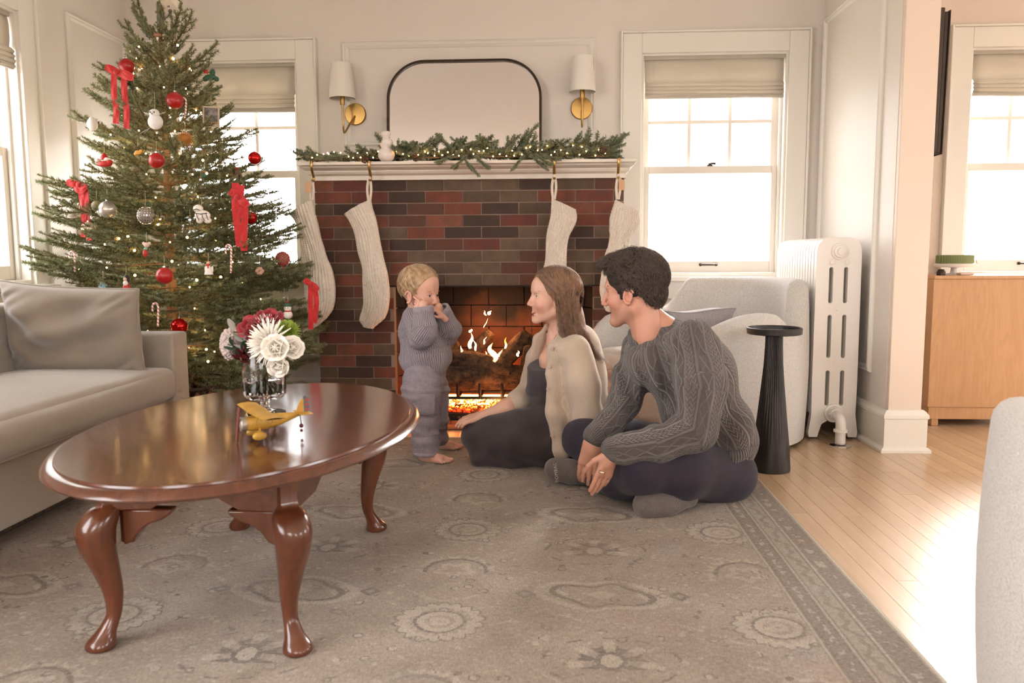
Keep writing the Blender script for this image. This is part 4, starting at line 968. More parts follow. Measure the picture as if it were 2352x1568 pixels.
# ================================================================ GARLAND
def needle_geo(P, r0_, dens, ln, wd, up_bias=.0, flat=True, spread=1., rg_=RNG, tip=True):
    """needles along a twig path: thin triangles"""
    P = np.array(P); seg = np.linalg.norm(np.diff(P, axis=0), axis=1); L = np.concatenate([[0], np.cumsum(seg)]); n = max(4, int(L[-1]*dens))
    s = np.sort(rg_.random(n))*L[-1]; q = np.stack([np.interp(s, L, P[:, i]) for i in range(3)], 1)
    T = np.stack([np.interp(s, L, np.gradient(P[:, i], L+np.arange(len(L))*1e-9)) for i in range(3)], 1); T /= np.linalg.norm(T, axis=1)[:, None]+1e-9
    a = np.cross(T, [0, 0, 1.]); a /= np.linalg.norm(a, axis=1)[:, None]+1e-9; b = np.cross(a, T)
    ph = np.where(rg_.random(n) < .5, 0, PI)+rg_.normal(0, .75 if flat else 1.8, n)
    D = np.cos(ph)[:, None]*a+(np.sin(ph)+up_bias)[:, None]*b; D /= np.linalg.norm(D, axis=1)[:, None]
    lean = rg_.uniform(.35, .85, n)*spread; fade = np.clip((L[-1]-s)/max(L[-1]*.15, 1e-6), .55, 1)
    D = D+T*lean[:, None]; D /= np.linalg.norm(D, axis=1)[:, None]
    ll = ln*rg_.uniform(.75, 1.15, n)*fade; side = np.cross(D, T); side /= np.linalg.norm(side, axis=1)[:, None]+1e-9
    side = side*.4+np.cross(side, D)*.9
    v = np.stack([q-side*wd/2, q+side*wd/2, q+D*(ll*.62)[:, None]+side*wd*.45, q+D*ll[:, None]], 1).reshape(-1, 3); k = np.arange(n)*4
    f = np.concatenate([np.stack([k, k+1, k+2], 1), np.stack([k, k+2, k+3], 1)])
    return v, f
class TriB:
    def __init__(s): s.v = []; s.f = []; s.n = 0
    def add(s, v, f): s.v.append(v); s.f.append(f+s.n); s.n += len(v)
    def tube(s, P, r, n=4):
        mb = MB().tube(P, r, n, cap=False); v = mb.v[0]; f = np.array(mb.f); s.add(v, np.concatenate([f[:, [0, 1, 2]], f[:, [0, 2, 3]]]))
    def mesh(s, name, smooth=False): return mesh(name, np.concatenate(s.v), np.concatenate(s.f), smooth)
def needle_mat(name, a, b, c_):
    m = Mat(name, a, .6); v, x, y, z = m.coord(); n = m.noise(v, 14, 2); n2 = m.noise(v, 240, 1)
    m.color(m.mix(clamp01(n*2-.5)*.8, m.mix(n2, a, b), c_)); return m.m
gm_n = needle_mat('garland_needles', (112, 124, 96), (148, 156, 128), (132, 134, 102)); stem = simple('twig_bark', (112, 92, 70), .9)
gd = empty('pine_garland', (-.4, 4.1, ZM), 'green fir garland with tiny lights lying along the mantel', 'garland')
rg2 = np.random.default_rng(11); sprigs = []; stems = []
for k in range(5):
    B = TriB(); S = TriB(); L = .15
    def twig(p, d, l):
        d = np.array(d); d = d/np.linalg.norm(d); Q = spline([p, p+d*l*.5+np.array([0, 0, -.003]), p+d*l+np.array([0, 0, .004])], 7)
        S.tube(Q, np.linspace(.0022, .001, 7)); B.add(*needle_geo(Q, 0, 1500, .020, .0030, 0, False, 1.1, rg2)); return Q
    M_ = twig(np.zeros(3), (1, 0, .05), L)
    for j in range(2+k % 2): s = (-1) ** j; i0 = 2+j; twig(M_[i0], (1, s*rg2.uniform(.5, .9), rg2.uniform(-.2, .3)), L*rg2.uniform(.5, .7))
    sprigs.append(B.mesh('needles')); stems.append(S.mesh('sprig'))
    sprigs[-1].materials.append(gm_n); stems[-1].materials.append(stem)
xs0, xs1 = -1.255, .285
for i in range(165):
    t_ = i/164; xx = xs0+.06+(xs1-xs0-.1)*t_; k = rg2.integers(5)
    amp = .35+.65*min(1, t_*2.2)
    o = bpy.data.objects.new('sprig', stems[k]); COL.objects.link(o); o.parent = gd; o.matrix_parent_inverse = wmat(gd).inverted()
    o.location = (xx+rg2.uniform(-.02, .02), 4.105+rg2.uniform(-.05, .05), ZM+.018+rg2.uniform(0, .035)*amp)
    face = rg2.choice([-1, 1, 1, 1]) if t_ > .2 else rg2.choice([-1, -1, 1]); az = (0 if face > 0 else PI)+rg2.uniform(-.75, .75)
    el = rg2.uniform(-.02, .85)*amp if rg2.random() > .25 else rg2.uniform(-.25, .1)
    if t_ < .06: az = PI+rg2.uniform(-.3, .3); el = rg2.uniform(.0, .4)
    if t_ > .96: az = rg2.uniform(-.3, .3)
    o.rotation_euler = (rg2.uniform(-.5, .5), -el, az); s = rg2.uniform(.7, 1.08)*(.75+.25*amp); o.scale = (s, s, s)
    c = bpy.data.objects.new('needles', sprigs[k]); COL.objects.link(c); c.parent = o
# hanging sprigs over the edge
for (px, py, az, el) in [(1075, 372, 2.6, -.7), (1090, 370, .3, -.8), (1045, 368, 3.0, -.4), (1215, 370, .2, -.7), (1228, 368, -.2, -.6), (1205, 370, 2.2, -.9), (790, 372, 3, -.1), (1240, 366, .0, -.35), (1060, 370, 1.2, -.9)]:
    k = rg2.integers(5); o = bpy.data.objects.new('sprig', stems[k]); COL.objects.link(o); o.parent = gd; o.matrix_parent_inverse = wmat(gd).inverted()
    p = W(px, py, 3.99); o.location = (p[0], 3.985, ZM+.022); o.rotation_euler = (0, -el, az if abs(az) < 1.5 else az); o.rotation_euler.z = (0 if abs(az) < 1.5 else PI)+rg2.uniform(-.2, .2); o.scale = (.72,)*3
    c = bpy.data.objects.new('needles', sprigs[k]); COL.objects.link(c); c.parent = o
core = spline([(xs0+.02, 4.07, ZM+.014), (-1., 4.08, ZM+.02), (-.5, 4.06, ZM+.02), (0, 4.08, ZM+.022), (xs1-.03, 4.06, ZM+.016)], 60); MB().tube(core, .005, 6).build('stem_wire', stem, gd)
bulb_m = emis('warm_bulb', (255, 196, 120), 22.); _bm_ = MB().sphere((0, 0, 0), .0032, 8); BULB = mesh('bulb', _bm_.v[0], _bm_.f); BULB.materials.append(bulb_m)
gl = empty('mantel_fairy_lights', (-.4, 4.05, ZM+.03), 'tiny warm fairy lights wound through the mantel garland', 'string lights')
wp = []
for i in range(58):
    t_ = (i+.5)/58; p = np.array([xs0+.03+(xs1-xs0-.05)*t_+rg2.uniform(-.012, .012), 3.985+rg2.uniform(0, .06), ZM+.016+rg2.uniform(0, .055)*(.5+.5*t_)]); wp.append(p)
    o = bpy.data.objects.new('bulb', BULB); COL.objects.link(o); o.parent = gl; o.matrix_parent_inverse = wmat(gl).inverted(); o.location = p
MB().tube(spline(wp, 220), .0007, 4).build('wire', MT['darkmetal'], gl)
for (px, py) in ((955, 362), (1385, 345), (838, 366)):
    c = W(px, py, 4.02); m = MB()
    for k in range(34):
        a = k*2.4; zz = k/34; m.sphere(c+np.array([.016*math.sqrt(max(0, 1-(zz*2-1)**2))*math.cos(a), .016*math.sqrt(max(0, 1-(zz*2-1)**2))*math.sin(a), (zz-.5)*.034+.0]), (.005, .005, .003), 6)
    m.build('pinecone', simple('pinecone', (104, 72, 54), .8), gd)

# ================================================================ VASE OF FLOWERS
vc = np.array([-.800, 2.150, .4505]); vs = empty('glass_vase', vc, 'footed clear glass vase half full of water on the coffee table', 'vase')
gp = [(.055, 0), (.055, .003), (.03, .006), (.014, .012), (.012, .018), (.012, .034), (.015, .038), (.048, .044), (.0575, .054), (.0585, .07), (.058, .12), (.0575, .185), (.0562, .186), (.056, .12), (.0562, .072), (.052, .058), (.03, .053), (.0, .052)]
MB().lathe([(0, 0)]+gp, vc, 64, cap=False).build('glass', MT['glass'], vs, auto=60)
wm = Mat('water', (255, 255, 255), 0, trans=1., ior=1.33).m
MB().lathe([(0, .0535), (.03, .0545), (.0515, .0595), (.0555, .073), (.0556, .098), (0, .098)], vc, 48, cap=False).build('water', wm, vs, auto=50)
def bouq(name, label, cat='flower', grp=None): return empty(name, vc+np.array([0, 0, .19]), label, cat, grp)
leafm = Mat('stem_green', (104, 128, 72), .5).m; darkleaf = Mat('dark_leaf', (52, 76, 58), .5).m; white_p = Mat('white_petal', (246, 238, 226), .6, sss=.0).m
redp = Mat('red_velvet_petal', (150, 10, 32), .6, sheen=.4).m; limep = Mat('lime_petal', (148, 168, 60), .7).m; grey_l = Mat('dusty_leaf', (188, 186, 180), .8).m; burg = Mat('burgundy_petal', (96, 18, 26), .6).m
def PF(px, py, dy=0.): return W(px, py, 2.15+dy)
def stemto(par, head, k):
    a = k*2.39; b0_ = vc+np.array([.035*math.cos(a), .035*math.sin(a), .062]); MB().tube(spline([b0_, vc+np.array([-.012*math.cos(a), -.012*math.sin(a), .14]), vc+np.array([(head-vc)[0]*.55, (head-vc)[1]*.55, .2]), head], 14), .0024, 6).build('stem', leafm, par, smooth=True)
def petal(mb, c, d, upv, l, w, curl=.3, n=5):
    d = d/np.linalg.norm(d); s = np.cross(d, upv); s /= np.linalg.norm(s)+1e-9; u_ = np.cross(s, d); G = []
    for i in range(n):
        t_ = i/(n-1); ww = w*(math.sin(PI*(t_*.82+.1))**.8); G.append([c+d*l*t_*(1-.15*curl*t_)+s*ww*k*.5+u_*(curl*l*t_*t_*.5-abs(k)*ww*.12) for k in (-1, -.4, .4, 1)])
    mb.grid(np.array(G))
def sph_dirs(n, hemi=1., rg_=RNG):
    i = np.arange(n)+.5; z = 1-hemi*i/n*1.; ph = i*2.39996; r = np.sqrt(np.clip(1-z*z, 0, 1)); return np.stack([r*np.cos(ph), r*np.sin(ph), z], 1)
def orient(v, n): 
    n = np.array(n, float); n /= np.linalg.norm(n); q = Vector((0, 0, 1)).rotation_difference(Vector(n)); return v@np.array(q.to_matrix()).T
k_ = 0
def mum(c, n, r, mat, label, name='chrysanthemum', np_=90, pw=.008, core=None, hemi=1.15):
    global k_
    k_ += 1; t = bouq(name, label); mb = MB(); c = np.array(c)
    for i, d in enumerate(orient(sph_dirs(np_, hemi), n)):
        petal(mb, c+d*r*.12, d, np.array(n, float)+d*.3+.01, r*(.72+.28*(i/np_))*RNG.uniform(.85, 1.1), pw, -.25*(i/np_)+.3, 4)
    o = mb.build('petals', mat, t, smooth=True); o['kind'] = 'stuff'
    so = o.modifiers.new('s', 'SOLIDIFY'); so.thickness = .0007
    stemto(t, c, k_); return t
def rose_f(c, n, r, mat, label, name='rose'):
    global k_
    k_ += 1; t = bouq(name, label); c = np.array(c); 
    for ring, (rr, el, np_) in enumerate([(r*.25, 1.45, 3), (r*.5, 1.2, 4), (r*.8, .85, 5), (r, .5, 6)]):
        for j in range(np_):
            a = j/np_*2*PI+ring*.6; mb = MB(); d = orient(np.array([[math.cos(a)*math.cos(el), math.sin(a)*math.cos(el), math.sin(el)]]), n)[0]
            petal(mb, c-np.array(n)*r*.1, d, np.array(n, float), rr+r*.35, rr*1.35+.008, .9-.2*ring, 6); o = mb.build('petal', mat, t, smooth=True); so = o.modifiers.new('s', 'SOLIDIFY'); so.thickness = .001
    stemto(t, c, k_)
mum(PF(618, 785, -.055), (-.25, -.9, .35), .062, white_p, 'white spidery chrysanthemum at the front of the bouquet', np_=110, pw=.0065)
mum(PF(612, 752, .01), (0, -.3, 1), .045, white_p, 'small white spidery chrysanthemum at the top of the bouquet', np_=60, pw=.005)
rose_f(PF(634, 800, -.08), (.15, -1, .25), .034, white_p, 'creamy white rose at the centre front of the bouquet')
rose_f(PF(668, 800, -.04), (.6, -.7, .3), .030, white_p, 'white freesia bloom at the right side of the bouquet', 'freesia')
rose_f(PF(640, 838, -.075), (.1, -.9, -.35), .027, white_p, 'white freesia bloom drooping over the vase rim', 'freesia')
def cluster(c, n, r, mat, label, name, num=260, bl=.005, sq=(1, 1, 1)):
    global k_
    k_ += 1; t = bouq(name, label); mb = MB(); c = np.array(c)
    for d in orient(sph_dirs(num, 1.25), n): mb.sphere(c+d*np.array(sq)*r*RNG.uniform(.85, 1.02), bl*RNG.uniform(.7, 1.2), 6)
    o = mb.build('florets', mat, t, smooth=True); o['kind'] = 'stuff'; MB().sphere(c, np.array(sq)*r*.86, 16).build('core', mat, t, smooth=True); stemto(t, c, k_)
rose_f(PF(580, 756, .0), (-.35, -.8, .6), .034, redp, 'dark red rose at the upper left of the bouquet')
rose_f(PF(620, 738, .03), (.2, -.5, 1), .034, redp, 'dark red rose at the very top of the bouquet')
rose_f(PF(588, 785, -.02), (-.3, -.9, .1), .022, redp, 'small dark red rose low beside the white chrysanthemum')
mum(PF(660, 760, .01), (.5, -.5, .8), .036, limep, 'fluffy lime green pompon flower at the right of the bouquet', 'pompon_flower', 260, .004, hemi=1.3)
cluster(PF(533, 790, .0), (-1, -.2, .1), .042, simple('dusty_pink_bloom', (196, 178, 172), .9), 'dusty pale hydrangea head at the left of the bouquet', 'hydrangea', 200, .006, (.7, .8, 1))
def leafspray(pxs, mat, label, name, l=.05, w=.022, nn=7):
    t = bouq(name, label, 'foliage'); global k_
    k_ += 1; rr = random.Random(k_); P = spline([vc+np.array([0, 0, .17])]+[PF(*q) for q in pxs], 16); MB().tube(P, .0016, 5).build('stem', leafm, t, smooth=True)
    for j in range(nn):
        p = P[5+int(j*10/nn)]; mb = MB(); d = np.array([rr.uniform(-1, .4), rr.uniform(-.8, .2), rr.uniform(-.2, 1)]); petal(mb, p, d, np.array([0, -.5, 1.]), l*rr.uniform(.7, 1.1), w, .3, 6); mb.build('leaf', mat, t, smooth=True)
leafspray([(575, 800, -.02), (550, 770, -.01), (540, 745, 0)], grey_l, 'dusty grey leaf spray at the left of the bouquet', 'dusty_miller_spray', .045, .02, 9)
leafspray([(580, 815, -.03), (545, 795, -.03), (538, 790, -.03)], darkleaf, 'dark green leaves on the left of the bouquet', 'leaf_spray', .04, .022, 7)
leafspray([(575, 830, -.04), (556, 815, -.04), (552, 832, -.04)], burg, 'burgundy blooms hanging at the left over the vase rim', 'burgundy_spray', .03, .016, 9)
# bundle of stems in the glass
t = bouq('stem_bundle', 'bundle of crossed green stems inside the glass vase', 'stems')
for k in range(22):
    a = k*2.399; r = .012+.034*((k*37) % 10)/10; MB().tube(spline([vc+np.array([r*math.cos(a), r*math.sin(a), .058]), vc+np.array([.008*math.cos(a+2), .008*math.sin(a+2), .125]), vc+np.array([-.026*math.cos(a+.6), -.026*math.sin(a+.6), .20])], 8), .0021, 6).build('stem', [leafm, Mat('pale_stem', (142, 158, 108), .5).m][k % 2], t, smooth=True)
for k in range(7):
    a = k*1.1+2.4; mb = MB(); petal(mb, vc+np.array([.03*math.cos(a), .03*math.sin(a), .062]), np.array([math.cos(a+1), math.sin(a+1), .9]), np.array([math.cos(a), math.sin(a), .2]), .035, .018, .4, 5); mb.build('leaf', simple('wet_leaf', (128, 150, 62), .5), t, smooth=True)

# ================================================================ TOY AIRPLANE
yel = Mat('yellow_tinplate', (190, 142, 52), .45); v, x, y, z = yel.coord(); yel.color(yel.mix(clamp01(yel.noise(v, 22, 3)*2-.8)*.7, (198, 154, 62), (146, 92, 34))); yel = yel.m
ac = WZ(625, 1008, .4505); ap = empty('toy_airplane', ac, 'small yellow tin toy airplane parked beside the glass vase', 'toy airplane')
# fuselage runs from nose (left, toward camera) to tail (right)
Ra = rotz(math.radians(36))
def A(q): return np.asarray(q, float)@Ra.T+ac
def ab(mb, nm, mat, par=ap, **k):
    for i in range(len(mb.v)): mb.v[i] = A(mb.v[i])
    return mb.build(nm, mat, par, **k)
G = []
for xx, rr, zc in [(-.062, .0, .044), (-.062, .015, .044), (-.045, .0175, .044), (-.015, .018, .045), (.02, .014, .047), (.055, .007, .052), (.082, .002, .056)]:
    G.append([(xx, rr*math.copysign(abs(math.cos(a))**.7, math.cos(a)), zc+rr*math.copysign(abs(math.sin(a))**.7, math.sin(a))) for a in np.arange(16)/16*2*PI])
ab(MB().grid(np.array(G), wrapu=True), 'fuselage', yel, auto=50)
ab(MB().lathe([(.0165, 0), (.017, .012), (.012, .016), (.001, .017)], (-.060, 0, .044), 24, (-1, 0, 0)), 'engine_cowl', simple('grey_tin', (176, 168, 156), .35, metal=.6), auto=40)
wing = MB(); G = [[(xx, s, zz+.004*abs(s)/.1+dz) for xx, zz in ((-.05, 0), (-.04, .003), (-.02, .0035), (-.002, 0), (-.02, -.0005))] for s, dz in ((-.12, 0), (-.112, .0), (0, .0), (.112, .0), (.12, 0))]
wing.grid(np.array(G)+np.array([0.0, 0, .066]), wrapu=True)
ab(wing, 'upper_wing', yel, auto=50)
for s in (-1, 1):
    for xx in (-.045, -.008): ab(MB().tube([(xx, s*.05, .067), (xx, s*.016, .034)], .0013, 6), 'wing_strut', yel)
    ab(MB().sphere((-.036, s*.026, .017), (.017, .007, .011), 14), 'wheel_fairing', yel, smooth=True)
    ab(MB().tube([(-.032, s*.012, .034), (-.034, s*.026, .02)], .003, 6), 'landing_strut', yel)
    ab(MB().lathe([(.0085, -.003), (.009, 0), (.0085, .003)], (-.036, s*.026, .0095), 18, (0, 1, 0)), 'wheel', simple('dark_rubber', (54, 30, 26), .6), auto=40)
ab(MB().tube([(-.036, -.03, .012), (-.036, .03, .012)], .0015, 6), 'axle', MT['darkmetal'])
ab(MB().box((-.080, -.0065, .0), (-.0765, .0065, .088), rotx(.35)), 'propeller', simple('maroon_paint', (118, 58, 52), .45), bevel=.001)
pr = ap.children[-1]
pr.rotation_euler = (0, 0, 0)
fin = [(0, 0), (.022, .0), (.026, .008), (.026, .03), (.022, .036), (.016, .034)]
ab(MB().prism(fin, .0025, (.056, .0012, .054), (1, 0, 0), (0, 0, 1)), 'tail_fin', yel)
rud = [(0, .002), (.011, .004), (.0135, .018), (.010, .036), (.004, .043), (0, .041)]
ab(MB().prism(rud, .003, (.079, .0015, .054), (1, 0, 0), (0, 0, 1)), 'rudder', simple('navy_grey_paint', (88, 92, 96), .5))
for k in range(3): ab(MB().prism([(.005, 0), (.012, 0), (.012, .006), (.005, .006)], .0036, (.079, .0018, .060+.012*k), (1, 0, 0), (0, 0, 1)), 'rudder_stripe', simple('rudder_red', (176, 52, 50), .5))
ab(MB().box((.062, -.034, .0555), (.092, .034, .0575)), 'tailplane', yel, bevel=.001)
ab(MB().tube([(.07, 0, .05), (.072, 0, .025)], .0012, 6), 'tail_strut', MT['darkmetal'])
ab(MB().sphere((.072, 0, .024), .0055, 10).sphere((.072, 0, .012), .004, 10), 'tail_wheel', simple('maroon_bead', (92, 30, 30), .4), smooth=True)
ab(MB().lathe([(.001, 0), (.0095, 0), (.0095, .0006), (.001, .0006)], (-.028, -.085, .0715), 20), 'roundel', simple('navy_grey_paint', (88, 92, 96), .5))
# ================================================================ CHRISTMAS TREE
TX, TY = W(388, 500, 3.86)[0], 3.86
tr_ = empty('christmas_tree', (TX, TY, 0), 'tall decorated fir christmas tree in a woven basket by the left window', 'christmas tree')
TH = 2.02
fir = needle_mat('fir_needles', (124, 138, 98), (160, 168, 130), (140, 138, 92)); tbark = simple('fir_bark', (128, 96, 66), .9)
tk = spline([(TX, TY, .12), (TX-.004, TY, .8), (TX+.006, TY, 1.5), (TX, TY, TH+.08)], 30)
MB().tube(tk, np.linspace(.034, .006, 30), 12).build('trunk', tbark, tr_, smooth=True)
rg3 = np.random.default_rng(21); BR = []
def make_branch(L, k):
    B = TriB(); S = TriB()
    M_ = spline([(0, 0, 0), (L*.35, 0, -.01*L), (L*.7, 0, .01*L), (L, 0, .09*L)], 12); S.tube(M_, np.linspace(.0055, .0016, 12), 5)
    B.add(*needle_geo(M_[1:], 0, 1500, .022, .0026, .25, True, 1., rg3))
    n = int(5+L*9)
    for j in range(n):
        t_ = .18+.74*(j+rg3.random()*.6)/n; p = np.array([np.interp(t_*11, range(12), M_[:, c_]) for c_ in range(3)]); s = 1 if j % 2 else -1
        l = L*(.52-.40*t_)*rg3.uniform(.8, 1.15); a = rg3.uniform(.6, .95); d = np.array([math.cos(a), s*math.sin(a), rg3.uniform(-.12, .16)])
        Q = spline([p, p+d*l*.5+np.array([0, 0, -.006]), p+d*l+np.array([l*.08, 0, .05*l])], 7); S.tube(Q, np.linspace(.0028, .0012, 7), 4)
        B.add(*needle_geo(Q, 0, 1450, .020, .0025, .25, True, 1., rg3))
        if l > .11:
            for s2_ in (-1, 1):
                p2 = Q[3]; l2 = l*rg3.uniform(.35, .5); a2 = a*s+s2_*.6; d2 = np.array([math.cos(a2), math.sin(a2), rg3.uniform(-.1, .15)])
                Q2 = spline([p2, p2+d2*l2*.5, p2+d2*l2+np.array([0, 0, .008])], 5); S.tube(Q2, .0013, 4); B.add(*needle_geo(Q2, 0, 1450, .019, .0025, .25, True, 1., rg3))
    me = B.mesh('needles'); me.materials.append(fir); ms = S.mesh('branch'); ms.materials.append(tbark); return ms, me, L
for k, L in enumerate((.30, .30, .42, .42, .55, .55, .70, .70)): BR.append(make_branch(L, k))
def put_branch(z, az, el, L, rollr=0):
    ms, me, L0 = min(BR, key=lambda q: abs(q[2]-L)+rg3.random()*.05)
    o = bpy.data.objects.new('branch', ms); COL.objects.link(o); o.parent = tr_; o.matrix_parent_inverse = wmat(tr_).inverted()
    o.location = (TX+.01*math.cos(az), TY+.01*math.sin(az), z); o.rotation_euler = Euler((rollr, -el, az), 'XYZ'); s = L/L0; o.scale = (s, s*(.8+.2/s if s > 1 else 1), s if s < 1.2 else 1.1)
    c = bpy.data.objects.new('needles', me); COL.objects.link(c); c.parent = o
# profile of the crown read off the photograph: radius at height
prof_z = [2.05, 1.93, 1.80, 1.62, 1.45, 1.30, 1.15, 1.0, .85, .70, .55, .42, .32]
prof_r = [.05, .12, .22, .32, .38, .42, .50, .58, .66, .70, .72, .62, .48]
def R_at(z): return float(np.interp(-z, [-q for q in prof_z], prof_r))
z = .30; i = 0
while z < 1.96:
    n = 10 if z < 1.2 else (9 if z < 1.7 else 6)
    for j in range(n):
        az = i*1.1+j*2*PI/n+rg3.uniform(-.25, .25); L = R_at(z+.05)*rg3.uniform(.82, 1.12)
        el = rg3.uniform(-.05, .16)+np.interp(z, [.3, 1.2, 2.0], [-.12, .12, .75])
        tip = np.array([TX+L*math.cos(az)*math.cos(el), TY+L*math.sin(az)*math.cos(el)])
        room = [(-TX+XL+.03)/math.cos(az)*-1 if False else 9]
        if tip[0] < XL+.10: L *= max(.3, (TX-(XL+.11))/(TX-tip[0]))
        if tip[1] > YB-.07: L *= max(.3, (YB-.08-TY)/(tip[1]-TY))
        if tip[1] < 3.45 and z < .72: L *= max(.3, (TY-3.47)/(TY-tip[1]))
        put_branch(z, az, el, max(L, .12), rg3.uniform(-.3, .3))
    z += .072 if z < 1.2 else .085; i += 1
# leader shoots at the very top and strong silhouette branches
for az, el, L, z in [(0, 1.45, .22, 1.95), (PI, 1.12, .26, 1.88), (0, .85, .26, 1.84), (PI*.98, .85, .28, 1.80), (.1, .5, .31, 1.74), (PI, .3, .33, 1.70), (PI*1.1, .95, .2, 1.9), (-.3, .9, .24, 1.88),
                     (PI+.45, .0, .54, 1.22), (PI+.55, .12, .56, 1.0), (PI+.6, -.03, .60, .86), (-.1, .05, .68, .95), (.0, .0, .70, .80), (.05, -.1, .72, .62), (-.15, -.2, .78, .55), (-.1, .12, .52, 1.2), (.05, .1, .45, 1.42)]:
    put_branch(z, az, el, L)
# woven basket collar
bkm = Mat('dark_wicker', (92, 62, 44), .8); v, x, y, z_ = bkm.coord(); th_ = y.at2(x); bkm.color(bkm.mix(clamp01((th_*26+(z_*70)).sin().mn((th_*26-(z_*70)).sin())*2.+.6), (64, 42, 30), (150, 112, 80))); bkm.bump((th_*26+(z_*70)).sin().mx((th_*26-(z_*70)).sin()), .8, .006)
bs = empty('tree_basket', (TX, TY, 0), 'woven brown basket collar at the foot of the christmas tree', 'basket')
MB().lathe([(.30, 0), (.285, .13), (.262, .262), (.268, .268), (.27, .258), (.275, .262)], (0, 0, 0), 60, cap=False).build('weave', bkm.m, bs, auto=60, local=True)
MB().lathe([(.262, .255), (.270, .268), (.276, .268), (.280, .255), (.272, .249)], (0, 0, 0), 60, cap=False).build('rim', simple('wicker_rim', (70, 46, 34), .7), bs, auto=60, local=True)
MB().lathe([(.001, .0), (.2, .0), (.2, .10), (.05, .12), (.04, .16), (.001, .16)], (0, 0, 0), 30).build('tree_stand', MT['iron'], bs, auto=40, local=True)
for k in range(26):
    for s in (-1, 1):
        a0_ = k/26*2*PI; P = [(.302-.04*t_*1.0+.0, a0_+s*t_*.55, .262*t_) for t_ in np.linspace(0, 1, 7)]
        MB().tube([(r*math.cos(a), r*math.sin(a), zz) for r, a, zz in P], .0042, 5).build('wicker_strand', simple('wicker_cane', (126, 92, 64), .7), bs, local=True)
# fairy lights on the tree
tl = empty('tree_fairy_lights', (TX, TY, 1.), 'warm fairy lights strung through the christmas tree', 'string lights'); WPT = []
for i in range(150):
    t_ = i/149; z = .36+1.5*t_; a = i*.62; r = R_at(z)*(.50+.28*rg3.random()); p = np.array([TX+r*math.cos(a), TY+r*math.sin(a), z])
    p[1] = min(p[1], YB-.1); p[0] = max(p[0], XL+.06); WPT.append(p)
    o = bpy.data.objects.new('bulb', BULB); COL.objects.link(o); o.parent = tl; o.matrix_parent_inverse = wmat(tl).inverted(); o.location = p; o.scale = (1.15,)*3
for (px, py) in [(320, 160), (398, 135), (430, 545), (395, 600), (363, 515), (294, 543), (273, 548), (309, 575), (478, 830), (474, 802), (356, 365), (310, 632), (507, 636), (452, 643), (408, 104), (466, 368), (475, 398)]:
    o = bpy.data.objects.new('bulb', BULB); COL.objects.link(o); o.parent = tl; o.matrix_parent_inverse = wmat(tl).inverted()
    zz = W(px, py, 3.6)[2]; o.location = W(px, py, TY-R_at(zz)*.72); o.scale = (1.7,)*3
MB().tube(spline(WPT, 900), .0011, 4).build('wire', simple('green_wire', (52, 62, 44), .6), tl)
for zz in (.5, .8, 1.1, 1.4):
    for s in (-1, 1):
        ld = bpy.data.lights.new('fairy_glow', 'POINT'); ld.energy = .9; ld.color = (1, .66, .34); ld.shadow_soft_size = .1
        lo = bpy.data.objects.new('fairy_glow', ld); lo.location = (TX+s*.13, TY-.08, zz); COL.objects.link(lo)

# ---------------------------------------------------------------- ornaments
redm = Mat('matte_red', (170, 24, 22), .38, coat=.2).m; redg = Mat('glossy_red', (200, 20, 16), .12, metal=.6).m
capm = MT['brass']; silv = Mat('silver_bauble', (206, 196, 188), .25, metal=.6).m; thr = simple('thread', (222, 210, 190), .8)
def spot(px, py, f=.93, Y=None):
    if Y is None:
        zz = W(px, py, 3.6)[2]; r = R_at(zz); X_ = W(px, py, 3.6)[0]-TX; Y = TY-math.sqrt(max(.0, (r*f)**2-min(abs(X_), r*f)**2))
    return W(px, py, Y)
def hang(t, c, top, h=.045):
    MB().tube([c+np.array([0, 0, top]), c+np.array([.001, .002, top+h*.5]), c+np.array([0, .004, top+h])], .0007, 4).build('thread', thr, t)
def bauble(px, py, rpx, mat, label, cap=True, f=.93, group=None, Y=None):
    c = spot(px, py, f, Y); r = rpx*c[1]/FPX; t = empty('bauble', c, label, 'bauble'); MB().sphere(c, r, 32).build('ball', mat, t, smooth=True)
    if cap: MB().lathe([(.17*r, 0), (.17*r, .2*r), (.05*r, .22*r)], c+np.array([0, 0, r*.96]), 14).build('cap', MT['chrome'], t, auto=40)
    hang(t, c, r*1.1); return t
bauble(291, 152, 17, redm, 'matte red bauble highest on the left of the christmas tree')
bauble(402, 231, 19, redm, 'matte red bauble on the upper middle of the tree by the trunk line')
bauble(360, 369, 18, redm, 'matte red bauble on the tree, just below the pale bird ornament')
bauble(585, 363, 14.5, redg, 'shiny red bauble hanging before the window pane at upper right of the tree', Y=3.85)
bauble(576, 500, 14, redg, 'shiny red bauble hanging directly behind the long red ribbon', Y=3.80)
bauble(378, 633, 19.5, redm, 'matte red bauble with silver cap low in the middle of the tree', f=1.)
bauble(412, 749, 19, redg, 'shiny red bauble just above the sofa arm', Y=3.47)
bauble(247, 481, 20, silv, 'plain silver grey bauble on the left side of the tree')
bauble(203, 525, 16, Mat('pearl_bauble', (226, 206, 176), .3, metal=.3).m, 'pearly champagne bauble half behind the left red ribbon', f=.8)
clr = thin_glass('clear_bauble', 1.42)
bauble(437, 527, 21, clr, 'clear glass bauble beside the marbled stuffed ornament')
bauble(462, 432, 18, clr, 'clear glass bauble above the marbled stuffed ornament', f=.8)
bauble(653, 700, 15, clr, 'clear glass bauble low on the tree beside the snowman')
bauble(548, 640, 20, clr, 'clear glass bauble deep in the lower right branches', f=.75)
bauble(545, 508, 15, Mat('rosy_pearl', (230, 206, 196), .3, metal=.2).m, 'rosy pearl bauble half hidden by the long red ribbon', f=.8)
